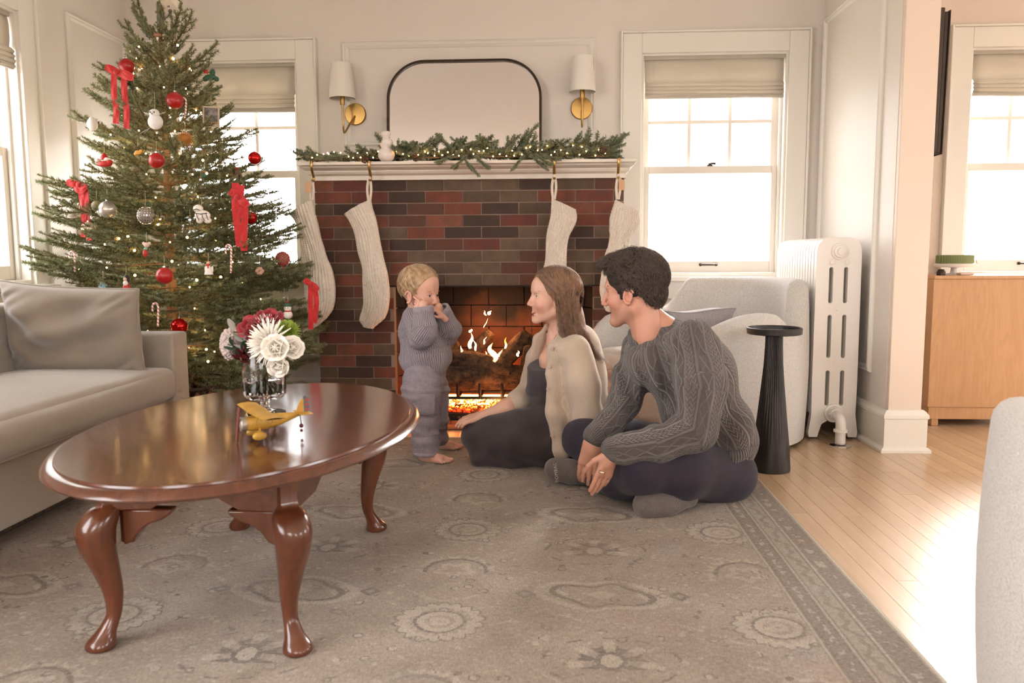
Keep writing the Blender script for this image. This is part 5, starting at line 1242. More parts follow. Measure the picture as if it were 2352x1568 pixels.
# disco ball with facets
c = spot(335, 495); r = 20*c[1]/FPX; t = empty('disco_ball', c, 'small mirrored disco ball ornament in the middle of the tree', 'disco ball'); MB().sphere(c, r*.97, 24).build('core', simple('disco_core', (150, 140, 132), .5), t, smooth=True)
fm_ = Mat('mirror_tile', (230, 222, 214), .08, metal=1.).m; _t = MB().box((-.0022, -.0008, -.0022), (.0022, .0008, .0022)); tl_me = mesh('mirror_tile', _t.v[0], _t.f, False); tl_me.materials.append(fm_)
for i in range(11):
    th_ = (i+.5)/11*PI; n = max(4, int(math.sin(th_)*22))
    for j in range(n):
        a = (j+.5*(i % 2))/n*2*PI; d = np.array([math.sin(th_)*math.cos(a), math.sin(th_)*math.sin(a), math.cos(th_)])
        if d[1] > .25: continue
        o = bpy.data.objects.new('mirror_tile', tl_me); COL.objects.link(o); o.parent = t; o.matrix_parent_inverse = wmat(t).inverted(); o.location = c+d*r; o.rotation_euler = Vector(d).to_track_quat('Y', 'Z').to_euler(); o.scale = (1.15,)*3
hang(t, c, r, .06)
# white egg
c = spot(212, 284, 1.); t = empty('egg_ornament', c, 'white egg-shaped ornament at the left edge of the tree', 'ornament')
MB().lathe([(.0005, -.030), (.012, -.028), (.021, -.016), (.0235, -.002), (.020, .012), (.012, .024), (.005, .030), (.0005, .031)], c, 28, cap=False).build('egg', simple('speckled_white', (240, 234, 228), .5), t, smooth=True); hang(t, c, .03)
# white bird
wf = Mat('white_fluff', (246, 240, 236), .95, sheen=.6); v, x, y, z_ = wf.coord(); wf.bump(wf.noise(v, 300, 3), .8, .004); wf = wf.m
c = spot(357, 280, 1.); t = empty('bird_ornament', c, 'fluffy white bird ornament with long tail on the upper tree', 'ornament')
MB().sphere(c, (.033, .027, .033), 22).sphere(c+np.array([0, -.006, .034]), (.023, .02, .021), 20).build('body', wf, t, smooth=True)
m = MB(); 
for s in (-1, 1): petal(m, c+np.array([s*.012, 0, .034]), np.array([s, -.1, .15]), np.array([0, -.3, 1]), .038, .03, .2, 6)
m.build('ear_tuft', wf, t, smooth=True); m = MB(); petal(m, c+np.array([-.02, 0, -.022]), np.array([-1, .0, -.35]), np.array([0, -.3, 1]), .062, .018, -.3, 7); petal(m, c+np.array([-.02, .004, -.018]), np.array([-1, .0, -.6]), np.array([0, -.3, 1]), .05, .018, -.3, 7); m.build('tail', wf, t, smooth=True)
m = MB(); 
for s in (-1, 1): m.sphere(c+np.array([s*.009, -.026, .038]), .0032, 8)
m.build('eye', MT['black'], t, smooth=True); MB().sphere(c+np.array([0, -.028, .031]), (.003, .004, .0025), 8).build('beak', simple('grey_beak', (96, 84, 84), .5), t, smooth=True); hang(t, c, .05, .08)
# photo frame
c = spot(485, 268, 1.); t = empty('photo_frame_ornament', c, 'small framed photo ornament hanging at the upper right of the tree', 'picture frame'); Rf = rotz(.12)@roty(.05)
def fb(lo, hi, nm, mat): return MB().box(np.array(lo)+c, np.array(hi)+c, Rf, c).build(nm, mat, t, bevel=.001)
fmt = simple('pale_wood_frame', (206, 186, 164), .6); fb((-.038, -.004, .04), (.038, .004, .047), 'frame_bar', fmt); fb((-.038, -.004, -.047), (.038, .004, -.036), 'frame_bar', fmt); fb((-.038, -.004, -.036), (-.031, .004, .04), 'frame_bar', fmt); fb((.031, -.004, -.036), (.038, .004, .04), 'frame_bar', fmt)
pm = Mat('old_photo', (120, 104, 96), .4); v, x, y, z_ = pm.pos(); pm.color(pm.mix(clamp01(pm.noise(v, 60, 3)*2.5-.8), (150, 138, 130), (66, 56, 52))); fb((-.031, -.001, -.022), (.031, .002, .04), 'photo', pm.m); fb((-.031, -.001, -.036), (.031, .002, -.022), 'mount', simple('peach_mount', (222, 178, 150), .7)); hang(t, c, .047, .05)
# gold burr
gold = Mat('gold_spines', (206, 146, 72), .45, metal=.3).m; c = spot(425, 318, .95); t = empty('burr_ornament', c, 'spiky golden burr ball ornament right of the white bird', 'ornament'); MB().sphere(c, .020, 16).build('core', gold, t, smooth=True)
m = MB(); 
for d in sph_dirs(300, 2.): 
    p = c+d*.019; s = np.cross(d, [.3, .5, .8]); s /= np.linalg.norm(s); e_2 = np.cross(d, s); m.add([p+s*.0014, p-s*.0007+e_2*.0012, p-s*.0007-e_2*.0012, c+d*.036], [(0, 1, 3), (1, 2, 3), (2, 0, 3)])
o = m.build('spines', gold, t); o['kind'] = 'stuff'; hang(t, c, .03)
# beaded red/green ball
c = spot(649, 594, 1., Y=3.82); t = empty('beaded_ball', c, 'red and sage beaded ball with spiky fringe before the window', 'bauble'); MB().sphere(c, .031, 24).build('ball', simple('sage_rose', (176, 120, 104), .7), t, smooth=True)
m = MB(); 
for d in sph_dirs(160, 2.): m.sphere(c+d*.033, .0028, 6)
o = m.build('beads', simple('red_bead', (196, 66, 62), .4), t, smooth=True); o['kind'] = 'stuff'; MB().tube([c-[0, 0, .03], c-[0, 0, .045]], .001, 4).sphere(c-np.array([0, 0, .048]), .005, 10).build('pendant_bead', simple('red_bead', (196, 66, 62), .4), t, smooth=True); hang(t, c, .033)
# ribbons
velvet = Mat('red_velvet', (196, 22, 20), .7, sheen=.5).m
def ribbon(mb, P, w, tw=(1, .15, 0)):
    P = spline([spot(*p) if len(p) < 3 else W(*p) for p in P], 26); T = np.gradient(P, axis=0); T /= np.linalg.norm(T, axis=1)[:, None]; s = np.cross(T, [0, 1., .1]); s /= np.linalg.norm(s, axis=1)[:, None]
    n = np.cross(s, T); G = np.stack([P-s*w/2+n*.0012, P+n*.003*np.sin(np.arange(26)*.6)[:, None], P+s*w/2+n*.0012], 1); G2 = G-n[:, None]*.0022
    A = np.concatenate([G, G2[:, ::-1]], 1); mb.grid(A, wrapu=True); k = 6; f0 = mb.n-26*6; mb.f.append(tuple(f0+i for i in range(6))); mb.f.append(tuple(f0+25*6+i for i in range(6))[::-1])
def bow(label, tails, loops, knot, Y, w=.030):
    kp = W(*knot, Y); t = empty('ribbon_bow', kp, label, 'bow', 'red velvet bows on the christmas tree')
    for P in tails: m = MB(); ribbon(m, [(a, b, Y-.01) for a, b in P], w); m.build('tail', velvet, t)
    for P in loops: m = MB(); ribbon(m, [(a, b, Y-.012-.012*math.sin(i/(len(P)-1)*PI)) for i, (a, b) in enumerate(P)], w); m.build('loop', velvet, t)
    MB().sphere(kp-np.array([0, .018, 0]), (.013, .009, .012), 12).build('knot', velvet, t, smooth=True)
bow('red velvet bow high on the left of the tree', [[(262, 166), (262, 215), (267, 250), (266, 284)], [(285, 172), (286, 215), (291, 255), (291, 296)]], [[(272, 167), (258, 158), (246, 155), (258, 163), (272, 167)], [(272, 167), (288, 168), (303, 178), (288, 176), (272, 167)]], (272, 168), 3.52, .026)
bow('red velvet bow at the left tip branches beside the silver bauble', [[(184, 432), (190, 470), (193, 510), (192, 545)], [(196, 435), (199, 475), (201, 520), (205, 552)]], [[(186, 424), (168, 416), (158, 420), (170, 424), (186, 424)], [(186, 424), (194, 430), (184, 438), (176, 432), (186, 424)]], (186, 425), 3.50, .026)
bow('red velvet bow with the longest tails at the right of the tree', [[(541, 420), (540, 470), (545, 520), (550, 566)], [(562, 466), (562, 500), (560, 540), (561, 576)], [(554, 425), (552, 450), (554, 480), (556, 500)]], [[(545, 450), (534, 443), (530, 440), (540, 446), (547, 452)], [(548, 452), (560, 462), (566, 470), (556, 464), (547, 452)]], (547, 452), 3.48, .031)
bow('red velvet bow at the lowest right branch before the leftmost stocking', [[(714, 655), (713, 690), (714, 725), (714, 756)], [(724, 665), (727, 695), (724, 725), (722, 742)]], [[(714, 652), (706, 646), (702, 645), (708, 650), (714, 652)], [(714, 652), (722, 656), (728, 664), (720, 660), (714, 652)]], (714, 652), 3.62, .024)
# small figures
cer = simple('ceramic_white', (240, 230, 220), .4)
def fig(name, px, py, label, parts, f=1., cat='ornament', Y=None):
    c = spot(px, py, f, Y); t = empty(name, c, label, cat)
    for nm, kind, mat, args in parts:
        m = MB()
        for a in args:
            if kind == 's': m.sphere(c+np.array(a[0]), a[1], 14)
            elif kind == 't': m.tube([c+np.array(q) for q in a[0]], a[1], 8)
            elif kind == 'l': m.lathe(a[1], c+np.array(a[0]), 18)
        m.build(nm, mat, t, smooth=kind != 'l', auto=40 if kind == 'l' else None)
    hang(t, c, .025, .04); return t
R_ = simple('ornament_red', (190, 36, 34), .45); G_ = simple('ornament_green', (52, 96, 72), .5); BRN = simple('ornament_brown', (124, 96, 72), .7); W_ = cer; PK = simple('peach_skin', (226, 178, 150), .6); BLK = MT['black']
fig('sleigh_ornament', 240, 370, 'red and white felt sleigh rider ornament on the left of the tree', [('sleigh', 's', R_, [((0, 0, -.012), (.036, .014, .013)), ((.024, 0, -.004), (.014, .012, .010))]), ('white_trim', 's', W_, [((-.032, 0, .004), (.012, .01, .009)), ((.012, -.006, .008), (.014, .01, .008))]), ('hat', 'l', R_, [((0, 0, .006), [(.017, 0), (.015, .014), (.006, .026), (.001, .03)])])])
fig('rider_ornament', 483, 172, 'green figure in a red cap ornament at the top right of the tree', [('body', 's', G_, [((0, 0, -.012), (.032, .016, .014)), ((.012, 0, .010), (.012, .01, .018)), ((-.024, 0, -.018), (.014, .01, .012)), ((.03, 0, -.02), (.012, .01, .012))]), ('cap', 's', R_, [((-.018, -.004, .012), (.009, .008, .012))]), ('face', 's', PK, [((-.018, -.006, .002), (.006, .006, .006))])], .95)
fig('woodland_ornament', 540, 395, 'brown woodland animal ornament above the long red ribbon', [('body', 's', BRN, [((0, 0, 0), (.024, .02, .026)), ((-.012, 0, .024), (.016, .014, .014)), ((.022, 0, -.032), (.014, .012, .03))]), ('ear', 's', BRN, [((-.022, 0, .038), (.006, .005, .009)), ((-.004, 0, .038), (.006, .005, .009))]), ('bow', 's', R_, [((.012, -.016, .016), (.013, .004, .005))]), ('patch', 's', simple('ornament_dark', (70, 52, 42), .8), [((.0, -.017, .0), (.008, .006, .014)), ((.024, -.011, -.03), (.006, .004, .018))])], 1.)
fig('marbled_ornament', 463, 492, 'white and black marbled stuffed animal ornament in the middle right of the tree', [('body', 's', W_, [((.004, 0, -.006), (.036, .018, .024)), ((-.014, 0, .024), (.022, .017, .018)), ((.026, 0, -.026), (.016, .014, .014)), ((-.010, 0, -.026), (.014, .014, .014))]), ('marbling', 't', BLK, [([(-.03, -.014, .018), (-.014, -.018, .022), (.0, -.016, .016)], .0015), ([(-.02, -.017, .004), (.004, -.0185, .0), (.03, -.015, .004)], .0017), ([(.01, -.018, -.002), (.012, -.018, -.016), (.02, -.014, -.03)], .0013), ([(-.016, -.017, .004), (-.012, -.018, -.012), (-.006, -.014, -.028)], .0013), ([(.026, -.015, .002), (.03, -.014, -.016), (.034, -.012, -.026)], .0013)])], 1.)
fig('angel_ornament', 479, 616, 'white robed angel ornament with red scarf low on the tree', [('robe', 'l', W_, [((0, 0, -.026), [(.018, 0), (.016, .01), (.010, .03), (.006, .038)])]), ('scarf', 's', R_, [((0, -.004, .014), (.008, .007, .006)), ((.002, -.009, .005), (.003, .003, .008))]), ('head', 's', PK, [((0, 0, .022), .0075)]), ('wing', 's', W_, [((-.014, .004, -.004), (.005, .004, .014)), ((.014, .004, -.004), (.005, .004, .014))])])
cn = Mat('candy_stripe', (240, 224, 216), .35); v, x, y, z_ = cn.coord(); cn.color(cn.mix((x*300+z_*420+y*200).sin().gt(.35), (242, 228, 220), (206, 106, 98))); cn = cn.m
def cane(px0, py0, h, label, f=1.):
    c = spot(px0, py0, f); t = empty('candy_cane', c, label, 'candy cane', 'candy canes on the christmas tree'); P = [c+np.array([.0, 0, -h/2]), c+np.array([.004, 0, 0]), c+np.array([.006, 0, h*.3])]+[c+np.array([.006-.012+.012*math.cos(a), 0, h*.3+.016*math.sin(a)]) for a in np.linspace(.3, PI, 6)]+[c+np.array([-.019, 0, h*.12])]
    MB().tube(spline(P, 36), .0042, 8).build('cane', cn, t, smooth=True)
cane(529, 592, .13, 'candy cane hooked right of the angel ornament'); cane(361, 722, .10, 'candy cane just above the sofa arm'); cane(436, 330, .07, 'candy cane beneath the golden burr', .9); cane(425, 245, .08, 'candy cane beside the upper red bauble', .95); cane(170, 600, .09, 'candy cane at the far left branches', .9)
fig('nut_cluster', 597, 622, 'cluster of pink brown nuts ornament at the right of the tree', [('nut', 's', simple('rosy_nut', (190, 146, 126), .6), [((.010*math.cos(a), -.004*(k % 2), .010*math.sin(a)), .009) for k, a in enumerate(np.arange(6)/6*2*PI)]), ('core', 's', BRN, [((0, 0, 0), .009)])])
fig('snowman_ornament', 661, 712, 'snowman ornament wearing a green beanie low on the right', [('body', 's', W_, [((0, 0, -.020), (.021, .018, .020)), ((0, 0, .008), (.017, .015, .015))]), ('beanie', 's', G_, [((0, 0, .021), (.016, .014, .012))]), ('pompom', 's', R_, [((0, 0, .036), .005)]), ('scarf', 's', R_, [((0, 0, -.006), (.016, .015, .005))]), ('eye', 's', BLK, [((-.006, -.014, .011), .002), ((.006, -.014, .011), .002)])], 1.05)
fig('nutcracker_ornament', 290, 648, 'painted soldier ornament with black hood just above the throw pillow', [('body', 's', R_, [((0, 0, -.020), (.015, .012, .018))]), ('beard', 's', W_, [((0, -.006, -.004), (.010, .008, .012))]), ('hood', 's', BLK, [((0, .002, .012), (.013, .011, .018))]), ('face', 's', PK, [((0, -.008, .012), (.007, .005, .008))])])
fig('mouse_ornament', 337, 568, 'pink mouse ornament in a red skirt near the trunk', [('skirt', 's', R_, [((-.008, 0, -.024), (.010, .009, .016))]), ('head', 's', simple('mouse_pink', (222, 192, 176), .7), [((0, 0, .010), (.012, .011, .011)), ((-.012, 0, .016), (.007, .004, .007)), ((.012, 0, .016), (.007, .004, .007))]), ('collar', 's', simple('mint', (140, 186, 164), .6), [((-.005, 0, -.006), (.008, .008, .006))])], .95)
fig('spinning_top_ornament', 165, 490, 'striped white wooden spinning top ornament at the far left of the tree', [('body', 'l', cer, [((0, 0, -.022), [(.002, 0), (.014, .002), (.019, .008), (.016, .014), (.012, .017), (.015, .020), (.016, .026), (.010, .032), (.003, .036)])]), ('stripe', 'l', simple('tan_stripe', (196, 168, 146), .6), [((0, 0, -.014), [(.0185, 0), (.0195, .002), (.0185, .004)]), ((0, 0, .0), [(.0155, 0), (.0165, .002), (.0155, .004)])])], 1.)
fig('star_ball_ornament', 222, 472, 'olive and red sequined star ornament behind the silver bauble', [('ball', 's', simple('olive_gold', (140, 124, 84), .5), [((0, 0, 0), (.024, .018, .022))]), ('sequin', 's', R_, [((.018, -.010, .004), .006), ((.016, -.012, -.008), .005), ((.022, -.004, -.004), .005)])], .9)
fig('blue_star_ornament', 237, 656, 'pale blue flower ornament peeking over the throw pillow', [('petal', 's', simple('pale_blue', (150, 186, 200), .5), [((.013*math.cos(a), -.003, .010*math.sin(a)), (.007, .004, .006)) for a in np.arange(7)/7*2*PI]), ('core', 's', simple('pale_blue', (150, 186, 200), .5), [((0, 0, 0), .006)])], 1.)
fig('leaf_ornament', 317, 350, 'amber glass leaf ornament left of the middle red bauble', [('leaf', 's', simple('amber', (214, 150, 60), .3), [((0, 0, 0), (.016, .004, .010)), ((.012, 0, .006), (.008, .003, .008)), ((-.012, 0, -.006), (.008, .003, .007))])], .9)
fig('mushroom_ornament', 362, 84, 'small brown mushroom ornament near the tree top', [('cap', 's', simple('mushroom_brown', (150, 108, 80), .6), [((0, 0, .006), (.020, .018, .010))]), ('stem', 's', W_, [((0, 0, -.008), (.006, .006, .012))])], .9)
fig('robin_ornament', 478, 348, 'red and grey bird ornament beside the gold burr', [('body', 's', simple('grey_feather', (168, 158, 150), .8), [((0, 0, 0), (.022, .012, .013)), ((-.018, 0, .010), (.010, .009, .009))]), ('breast', 's', R_, [((-.014, -.006, .004), (.008, .006, .007))])], .9)
fig('acorn_ornament', 470, 400, 'dark green acorn ornament above the clear glass baubles', [('nut', 's', G_, [((0, 0, -.004), (.012, .012, .016))]), ('cap', 's', BRN, [((0, 0, .008), (.014, .014, .008))])], .9)
# star topper
c = W(390, 2, TY); c[2] = 2.118; t = empty('star_topper', c, 'pale paper star topper at the very top of the tree', 'star'); pts = []
for k in range(10):
    a = PI/2+k*PI/5; r = .125 if k % 2 == 0 else .052; pts.append((r*math.cos(a), r*math.sin(a)))
cst = simple('cream_paper', (238, 222, 200), .7); m = MB(); v = [(c[0]+px, c[1], c[2]+pz) for px, pz in pts]+[(c[0], c[1]-.022, c[2]), (c[0], c[1]+.022, c[2])]; m.add(v, [(i, (i+1) % 10, 10) for i in range(10)]+[((i+1) % 10, i, 11) for i in range(10)]); m.build('star', cst, t)
MB().tube([(TX, TY, 1.96), (TX, TY, 2.07), c-np.array([0, 0, .04])], [.012, .010, .007], 10).build('holder', simple('grey_holder', (150, 140, 134), .4), t)
# ================================================================ PEOPLE: implicit surfaces meshed with surface nets
class Sdf:
    def __init__(s, h, k=.02): s.h = h; s.k = k; s.p = []; s.cuts = []
    def cone(s, a, b, ra, rb, k=None, ch=0, s0=0.): s.p.append(('c', np.array(a, float), np.array(b, float), ra, rb, k, ch, s0)); return s
    def chain(s, pts, rad, k=None, ch=0):
        s0 = 0.
        for i in range(len(pts)-1): s.cone(pts[i], pts[i+1], rad[i], rad[i+1], k, ch, s0); s0 += float(np.linalg.norm(np.array(pts[i+1])-np.array(pts[i])))
        return s
    def ell(s, c, r, R=None, k=None, sub=False): s.p.append(('e' if not sub else 'x', np.array(c, float), np.array(r, float), np.eye(3) if R is None else np.array(R), 0, k, -1, 0.)); return s
    def cut(s, c, n, rad=9.): n = np.array(n, float); s.cuts.append((np.array(c, float), n/np.linalg.norm(n), rad)); return s
    def run(s, disp=None, floor=None, smooth=0):
        h = s.h; lo = np.full(3, 9.); hi = np.full(3, -9.)
        for q in s.p:
            if q[0] == 'c': r = max(q[3], q[4]); lo = np.minimum(lo, np.minimum(q[1], q[2])-r); hi = np.maximum(hi, np.maximum(q[1], q[2])+r)
            elif q[0] == 'e': r = q[2].max(); lo = np.minimum(lo, q[1]-r); hi = np.maximum(hi, q[1]+r)
        lo -= 3*h+.015; hi += 3*h+.015; n = np.ceil((hi-lo)/h).astype(int)+1; ax = [lo[i]+h*np.arange(n[i]) for i in range(3)]
        F = np.full(n, .06, np.float32)
        for q in s.p:
            k = q[5] if q[5] is not None else s.k; mar = .03+k
            if q[0] == 'c': r = max(q[3], q[4]); a, b = np.minimum(q[1], q[2])-r-mar, np.maximum(q[1], q[2])+r+mar
            else: r = q[2].max(); a, b = q[1]-r-mar, q[1]+r+mar
            i0 = np.clip(((a-lo)/h).astype(int), 0, n-1); i1 = np.clip(np.ceil((b-lo)/h).astype(int)+1, 1, n)
            sl = tuple(slice(i0[i], i1[i]) for i in range(3))
            P = np.stack(np.meshgrid(*[ax[i][sl[i]] for i in range(3)], indexing='ij'), -1).astype(np.float32)
            d = s.dist(q, P); f = F[sl]
            if q[0] == 'x': m = np.maximum(f, -d); t = np.maximum(k-np.abs(f+d), 0)/k; F[sl] = m+t*t*k*.25
            else: m = np.minimum(f, d); t = np.maximum(k-np.abs(f-d), 0)/k; F[sl] = m-t*t*k*.25
        if disp is not None or s.cuts or floor is not None:
            P = np.stack(np.meshgrid(*ax, indexing='ij'), -1).astype(np.float32)
            if disp is not None:
                near = np.abs(F) < .03; F[near] -= disp(P[near]).astype(np.float32)
            for c, nn, rad in s.cuts:
                w = np.linalg.norm(P-c, axis=-1) < rad; F[w] = np.maximum(F[w], ((P[w]-c)@nn))
            if floor is not None: F = np.maximum(F, floor-P[..., 2])
        return s.nets(F, lo, h, smooth)
    @staticmethod
    def dist(q, P):
        if q[0] == 'c':
            a, b = q[1], q[2]; ab = b-a; L = max(float(ab@ab), 1e-9); t = np.clip(((P-a)@ab)/L, 0, 1); return np.linalg.norm(P-a-t[..., None]*ab, axis=-1)-(q[3]+(q[4]-q[3])*t)
        v = (P-q[1])@q[3]; k0 = np.linalg.norm(v/q[2], axis=-1); k1 = np.linalg.norm(v/(q[2]**2), axis=-1); return k0*(k0-1)/np.maximum(k1, 1e-6)
    def nets(s, F, lo, h, smooth):
        In = F < 0; n = np.array(F.shape); c = np.zeros(n-1, np.int8)
        for i in (0, 1):
            for j in (0, 1):
                for k in (0, 1): c += In[i:n[0]-1+i, j:n[1]-1+j, k:n[2]-1+k]
        act = (c > 0) & (c < 8); idx = np.argwhere(act); ids = np.full(act.shape, -1, np.int64); ids[act] = np.arange(len(idx))
        acc = np.zeros((len(idx), 3)); cnt = np.zeros(len(idx)); O = [(i, j, k) for i in (0, 1) for j in (0, 1) for k in (0, 1)]
        val = {o: F[idx[:, 0]+o[0], idx[:, 1]+o[1], idx[:, 2]+o[2]] for o in O}
        for o in O:
            for ax in range(3):
                if o[ax] == 0:
                    p = list(o); p[ax] = 1; p = tuple(p); a, b = val[o], val[p]; m = (a < 0) != (b < 0); t = a[m]/(a[m]-b[m]); e = np.array(o, float)[None].repeat(m.sum(), 0); e[:, ax] += t; acc[m] += e; cnt[m] += 1
        V = lo+h*(idx+acc/cnt[:, None]); Q = []
        for ax in range(3):
            b, d = (ax+1) % 3, (ax+2) % 3; A = [slice(None)]*3; B = [slice(None)]*3; A[ax] = slice(0, n[ax]-1); B[ax] = slice(1, n[ax])
            f0, f1 = In[tuple(A)], In[tuple(B)]; e = np.argwhere(f0 != f1); e = e[(e[:, b] > 0) & (e[:, d] > 0) & (e[:, b] < n[b]-1) & (e[:, d] < n[d]-1)]
            def I(db, dd): q = e.copy(); q[:, b] -= db; q[:, d] -= dd; return ids[q[:, 0], q[:, 1], q[:, 2]]
            qd = np.stack([I(1, 1), I(0, 1), I(0, 0), I(1, 0)], 1); inside = f0[e[:, 0], e[:, 1], e[:, 2]]; qd[~inside] = qd[~inside][:, ::-1]; Q.append(qd)
        Q = np.concatenate(Q); Q = Q[(Q >= 0).all(1)]
        for _ in range(smooth):
            S = np.zeros_like(V); C = np.zeros(len(V))
            for a in range(4): np.add.at(S, Q[:, a], V[Q[:, (a+1) % 4]]); np.add.at(S, Q[:, a], V[Q[:, (a+3) % 4]]); np.add.at(C, Q[:, a], 2)
            V = V*.5+.5*S/np.maximum(C, 1)[:, None]
        return V, Q
    def uv(s, V, ref=(0, -1, 0)):
        """(metres round the limb, metres along it) from the nearest limb piece"""
        best = np.full(len(V), 9.); UV = np.zeros((len(V), 2)); CH = np.zeros(len(V), int)
        for q in s.p:
            if q[0] != 'c': continue
            d = s.dist(q, V); a, b = q[1], q[2]; ab = b-a; L = np.linalg.norm(ab)+1e-9; T = ab/L; t = np.clip((V-a)@T, -.1, L+.1)
            r1 = np.array(ref, float); r1 = r1-T*(r1@T); r1 /= np.linalg.norm(r1)+1e-9; r2 = np.cross(T, r1); w = V-a-t[:, None]*T
            u = np.arctan2(w@r2, w@r1)*(q[3]+q[4])*.5; m = d < best; best[m] = d[m]; UV[m] = np.stack([u, q[7]+t], 1)[m]; CH[m] = q[6]
        return UV, CH
def join(parts):
    V = []; Q = []; n = 0
    for v, q in parts: V.append(v); Q.append(q+n); n += len(v)
    return np.concatenate(V), np.concatenate(Q)
def sdf_obj(name, parts, mat, parent, uvs=None, col=None):
    V, Q = join(parts); me = mesh(name, V, Q, True, uvs)
    if col is not None: vcol(me, col(V) if callable(col) else col)
    return link(name, me, mat, parent)

def skin_mat(name, base=(222, 172, 146)):
    m = Mat(name, base, .48, sss=.12); m.b.inputs['Subsurface Radius'].default_value = (.02, .008, .004); m.b.inputs['Subsurface Scale'].default_value = .6
    a = m.attr('Col'); m.color(a); v, x, y, z = m.coord(); m.bump(m.noise(v, 400, 2), .06, .001); return m.m
SK = skin_mat('skin')
def frame(fwd, upv=(0, 0, 1)):
    f = np.array(fwd, float); f /= np.linalg.norm(f); l = np.cross(upv, f); l /= np.linalg.norm(l); u_ = np.cross(f, l); return np.stack([f, l, u_], 1)   # columns: x fwd, y left, z up
def head(c, fwd, sc, kind, parent, upv=(0, 0, 1), skin=(222, 172, 146)):
    """head in its own frame (x forward, y left, z up), ear level at the origin"""
    S = Sdf(.0023 if kind != 'child' else .0026, .014); kid = kind == 'child'; fem = kind == 'woman'
    if kid:
        S.ell((-.012, 0, .052), (.102, .083, .092)); S.ell((.030, 0, -.005), (.058, .064, .072)); S.ell((.048, .034, -.030), (.034, .030, .032)); S.ell((.048, -.034, -.030), (.034, .030, .032))
        S.ell((.068, 0, -.076), (.020, .020, .015)); S.ell((.03, 0, -.06), (.045, .048, .03))
    else:
        S.ell((-.010, 0, .045), (.100, .077, .087)); S.ell((.044, 0, .052), (.049, .058, .048)) if fem else None; S.ell((.034, 0, -.012), (.056, .060, .084))
        for s in (-1, 1):
            S.cone((-.005, s*.050, -.045), (.064, s*.010, -.084 if fem else -.092), .020 if fem else .024, .014 if fem else .020); S.ell((.052, s*.036, -.022), (.030, .024, .026)); 
        S.ell((.074, 0, -.094), (.018, .022, .017)) if not fem else S.ell((.071, 0, -.088), (.016, .016, .014))
        S.cone((.078, -.032, .034), (.078, .032, .034), .012 if kind == 'man' else .009, .012 if kind == 'man' else .009)
    n0, n1 = ((.080, 0, .010), (.0965, 0, -.024)) if kid else (((.084, 0, .020), (.1030, 0, -.021)) if fem else ((.086, 0, .022), (.109, 0, -.026)))
    S.cone(n0, n1, .006, .0082 if fem or kid else .0095, k=.009)
    for s in (-1, 1): S.ell((n1[0]-.011, s*.009, n1[2]-.005), (.009, .0068, .0065), k=.005)
    lz = -.050 if kid else -.060
    lx = .083 if not kid else .080
    open_ = {'woman': .007, 'man': .006, 'child': .002}[kind]
    S.ell((lx-.012, 0, lz-.004), (.016, .025, .017), k=.012)
    wl = .024 if fem or kind == 'man' else .015
    curve = -.008 if fem else (-.006 if not kid else .0)
    for s in (-1, 1):
        S.cone((lx+.002, 0, lz+.001), (lx-.014, s*wl, lz-.001-curve), .0044, .0028, k=.004)
        S.cone((lx+.000, 0, lz-.006-open_), (lx-.014, s*wl*.9, lz-.004-curve), .0052, .0028, k=.004)
    [S.ell((lx+.004-.015*t*t, t*wl*.86, lz-.0035-open_*.4-curve*.9*t*t), (.009, .0045, (.0016+open_*.42)*(1.05-t*t)), k=.002, sub=True) for t in np.linspace(-1, 1, 13)]
    ez = .012 if not kid else .006; ey = .031 if not kid else .029; ex_ = .067 if not kid else .067; er = .0135 if not kid else .0128
    for s in (-1, 1):
        S.ell((ex_+.018, s*ey, ez), (.012, .016, .010), k=.010, sub=True)
        S.ell((ex_, s*ey, ez), (er+.0012,)*3, k=.004)
        S.ell((ex_+er, s*ey+s*.001, ez-.0005), (.006, .0125, .0038), k=.0015, sub=True)
        yo = .068 if fem else (.076 if not kid else .080); Re = roty(-.22)
        ring_ = [np.array((-.004, s*(yo+.006), -.004))+Re@np.array([.0165*math.cos(t), s*.004*math.cos(t+2.2), .026*math.sin(t)*(1.05 if math.sin(t) > 0 else 1)]) for t in np.linspace(-2.0, 2.6, 12)]
        S.ell((-.002, s*yo, -.006), (.015, .0045, .024), Re, k=.005)
        for a_, b_ in zip(ring_[:-1], ring_[1:]): S.cone(a_, b_, .0042, .0042, k=.003)
        S.ell((.0, s*(yo+.004), -.030), (.008, .005, .009), k=.004); S.ell((.001, s*(yo+.006), -.006), (.0075, .006, .011), Re, k=.002, sub=True)
        S.ell((-.010, s*(.079 if not kid else .083), .004), (.014, .0045, .024), roty(-.25), k=.002, sub=False) if False else None
    nk = .054 if not fem else .040; nk = .040 if kid else nk
    S.cone((-.022, 0, -.045), (-.040, 0, -.15), nk, nk*1.04, k=.03)
    V, Q = S.run(smooth=1)
    R = frame(fwd, upv)
    sk = np.array(s2l(skin)); lips = np.array(s2l((190, 104, 96) if kind != 'man' else (182, 112, 98)))
    X_, Y_, Z_ = V.T; C = np.tile(sk, (len(V), 1))
    def blob(cx, cy, cz, r): return np.exp(-(((X_-cx)**2+(np.abs(Y_)-cy)**2+(Z_-cz)**2)/r**2))
    rd_ = np.array(s2l((212, 128, 110))); f = (blob(.07, .042, -.03, .028)*.45)[:, None]; C = C*(1-f)+rd_*f
    f = (blob(n1[0], 0, n1[2], .014)*.35+blob(-.0, .08, 0, .03)*.35)[:, None]; C = C*(1-f)+rd_*f
    lm = (np.exp(-((Z_-(lz-.003-open_*.4+(-curve)*(np.abs(Y_)/wl)**2))/(.0075+open_*.5))**4)*(np.abs(Y_) < wl)*(X_ > lx-.013))[:, None]; C = C*(1-lm*.8)+lips*lm*.8
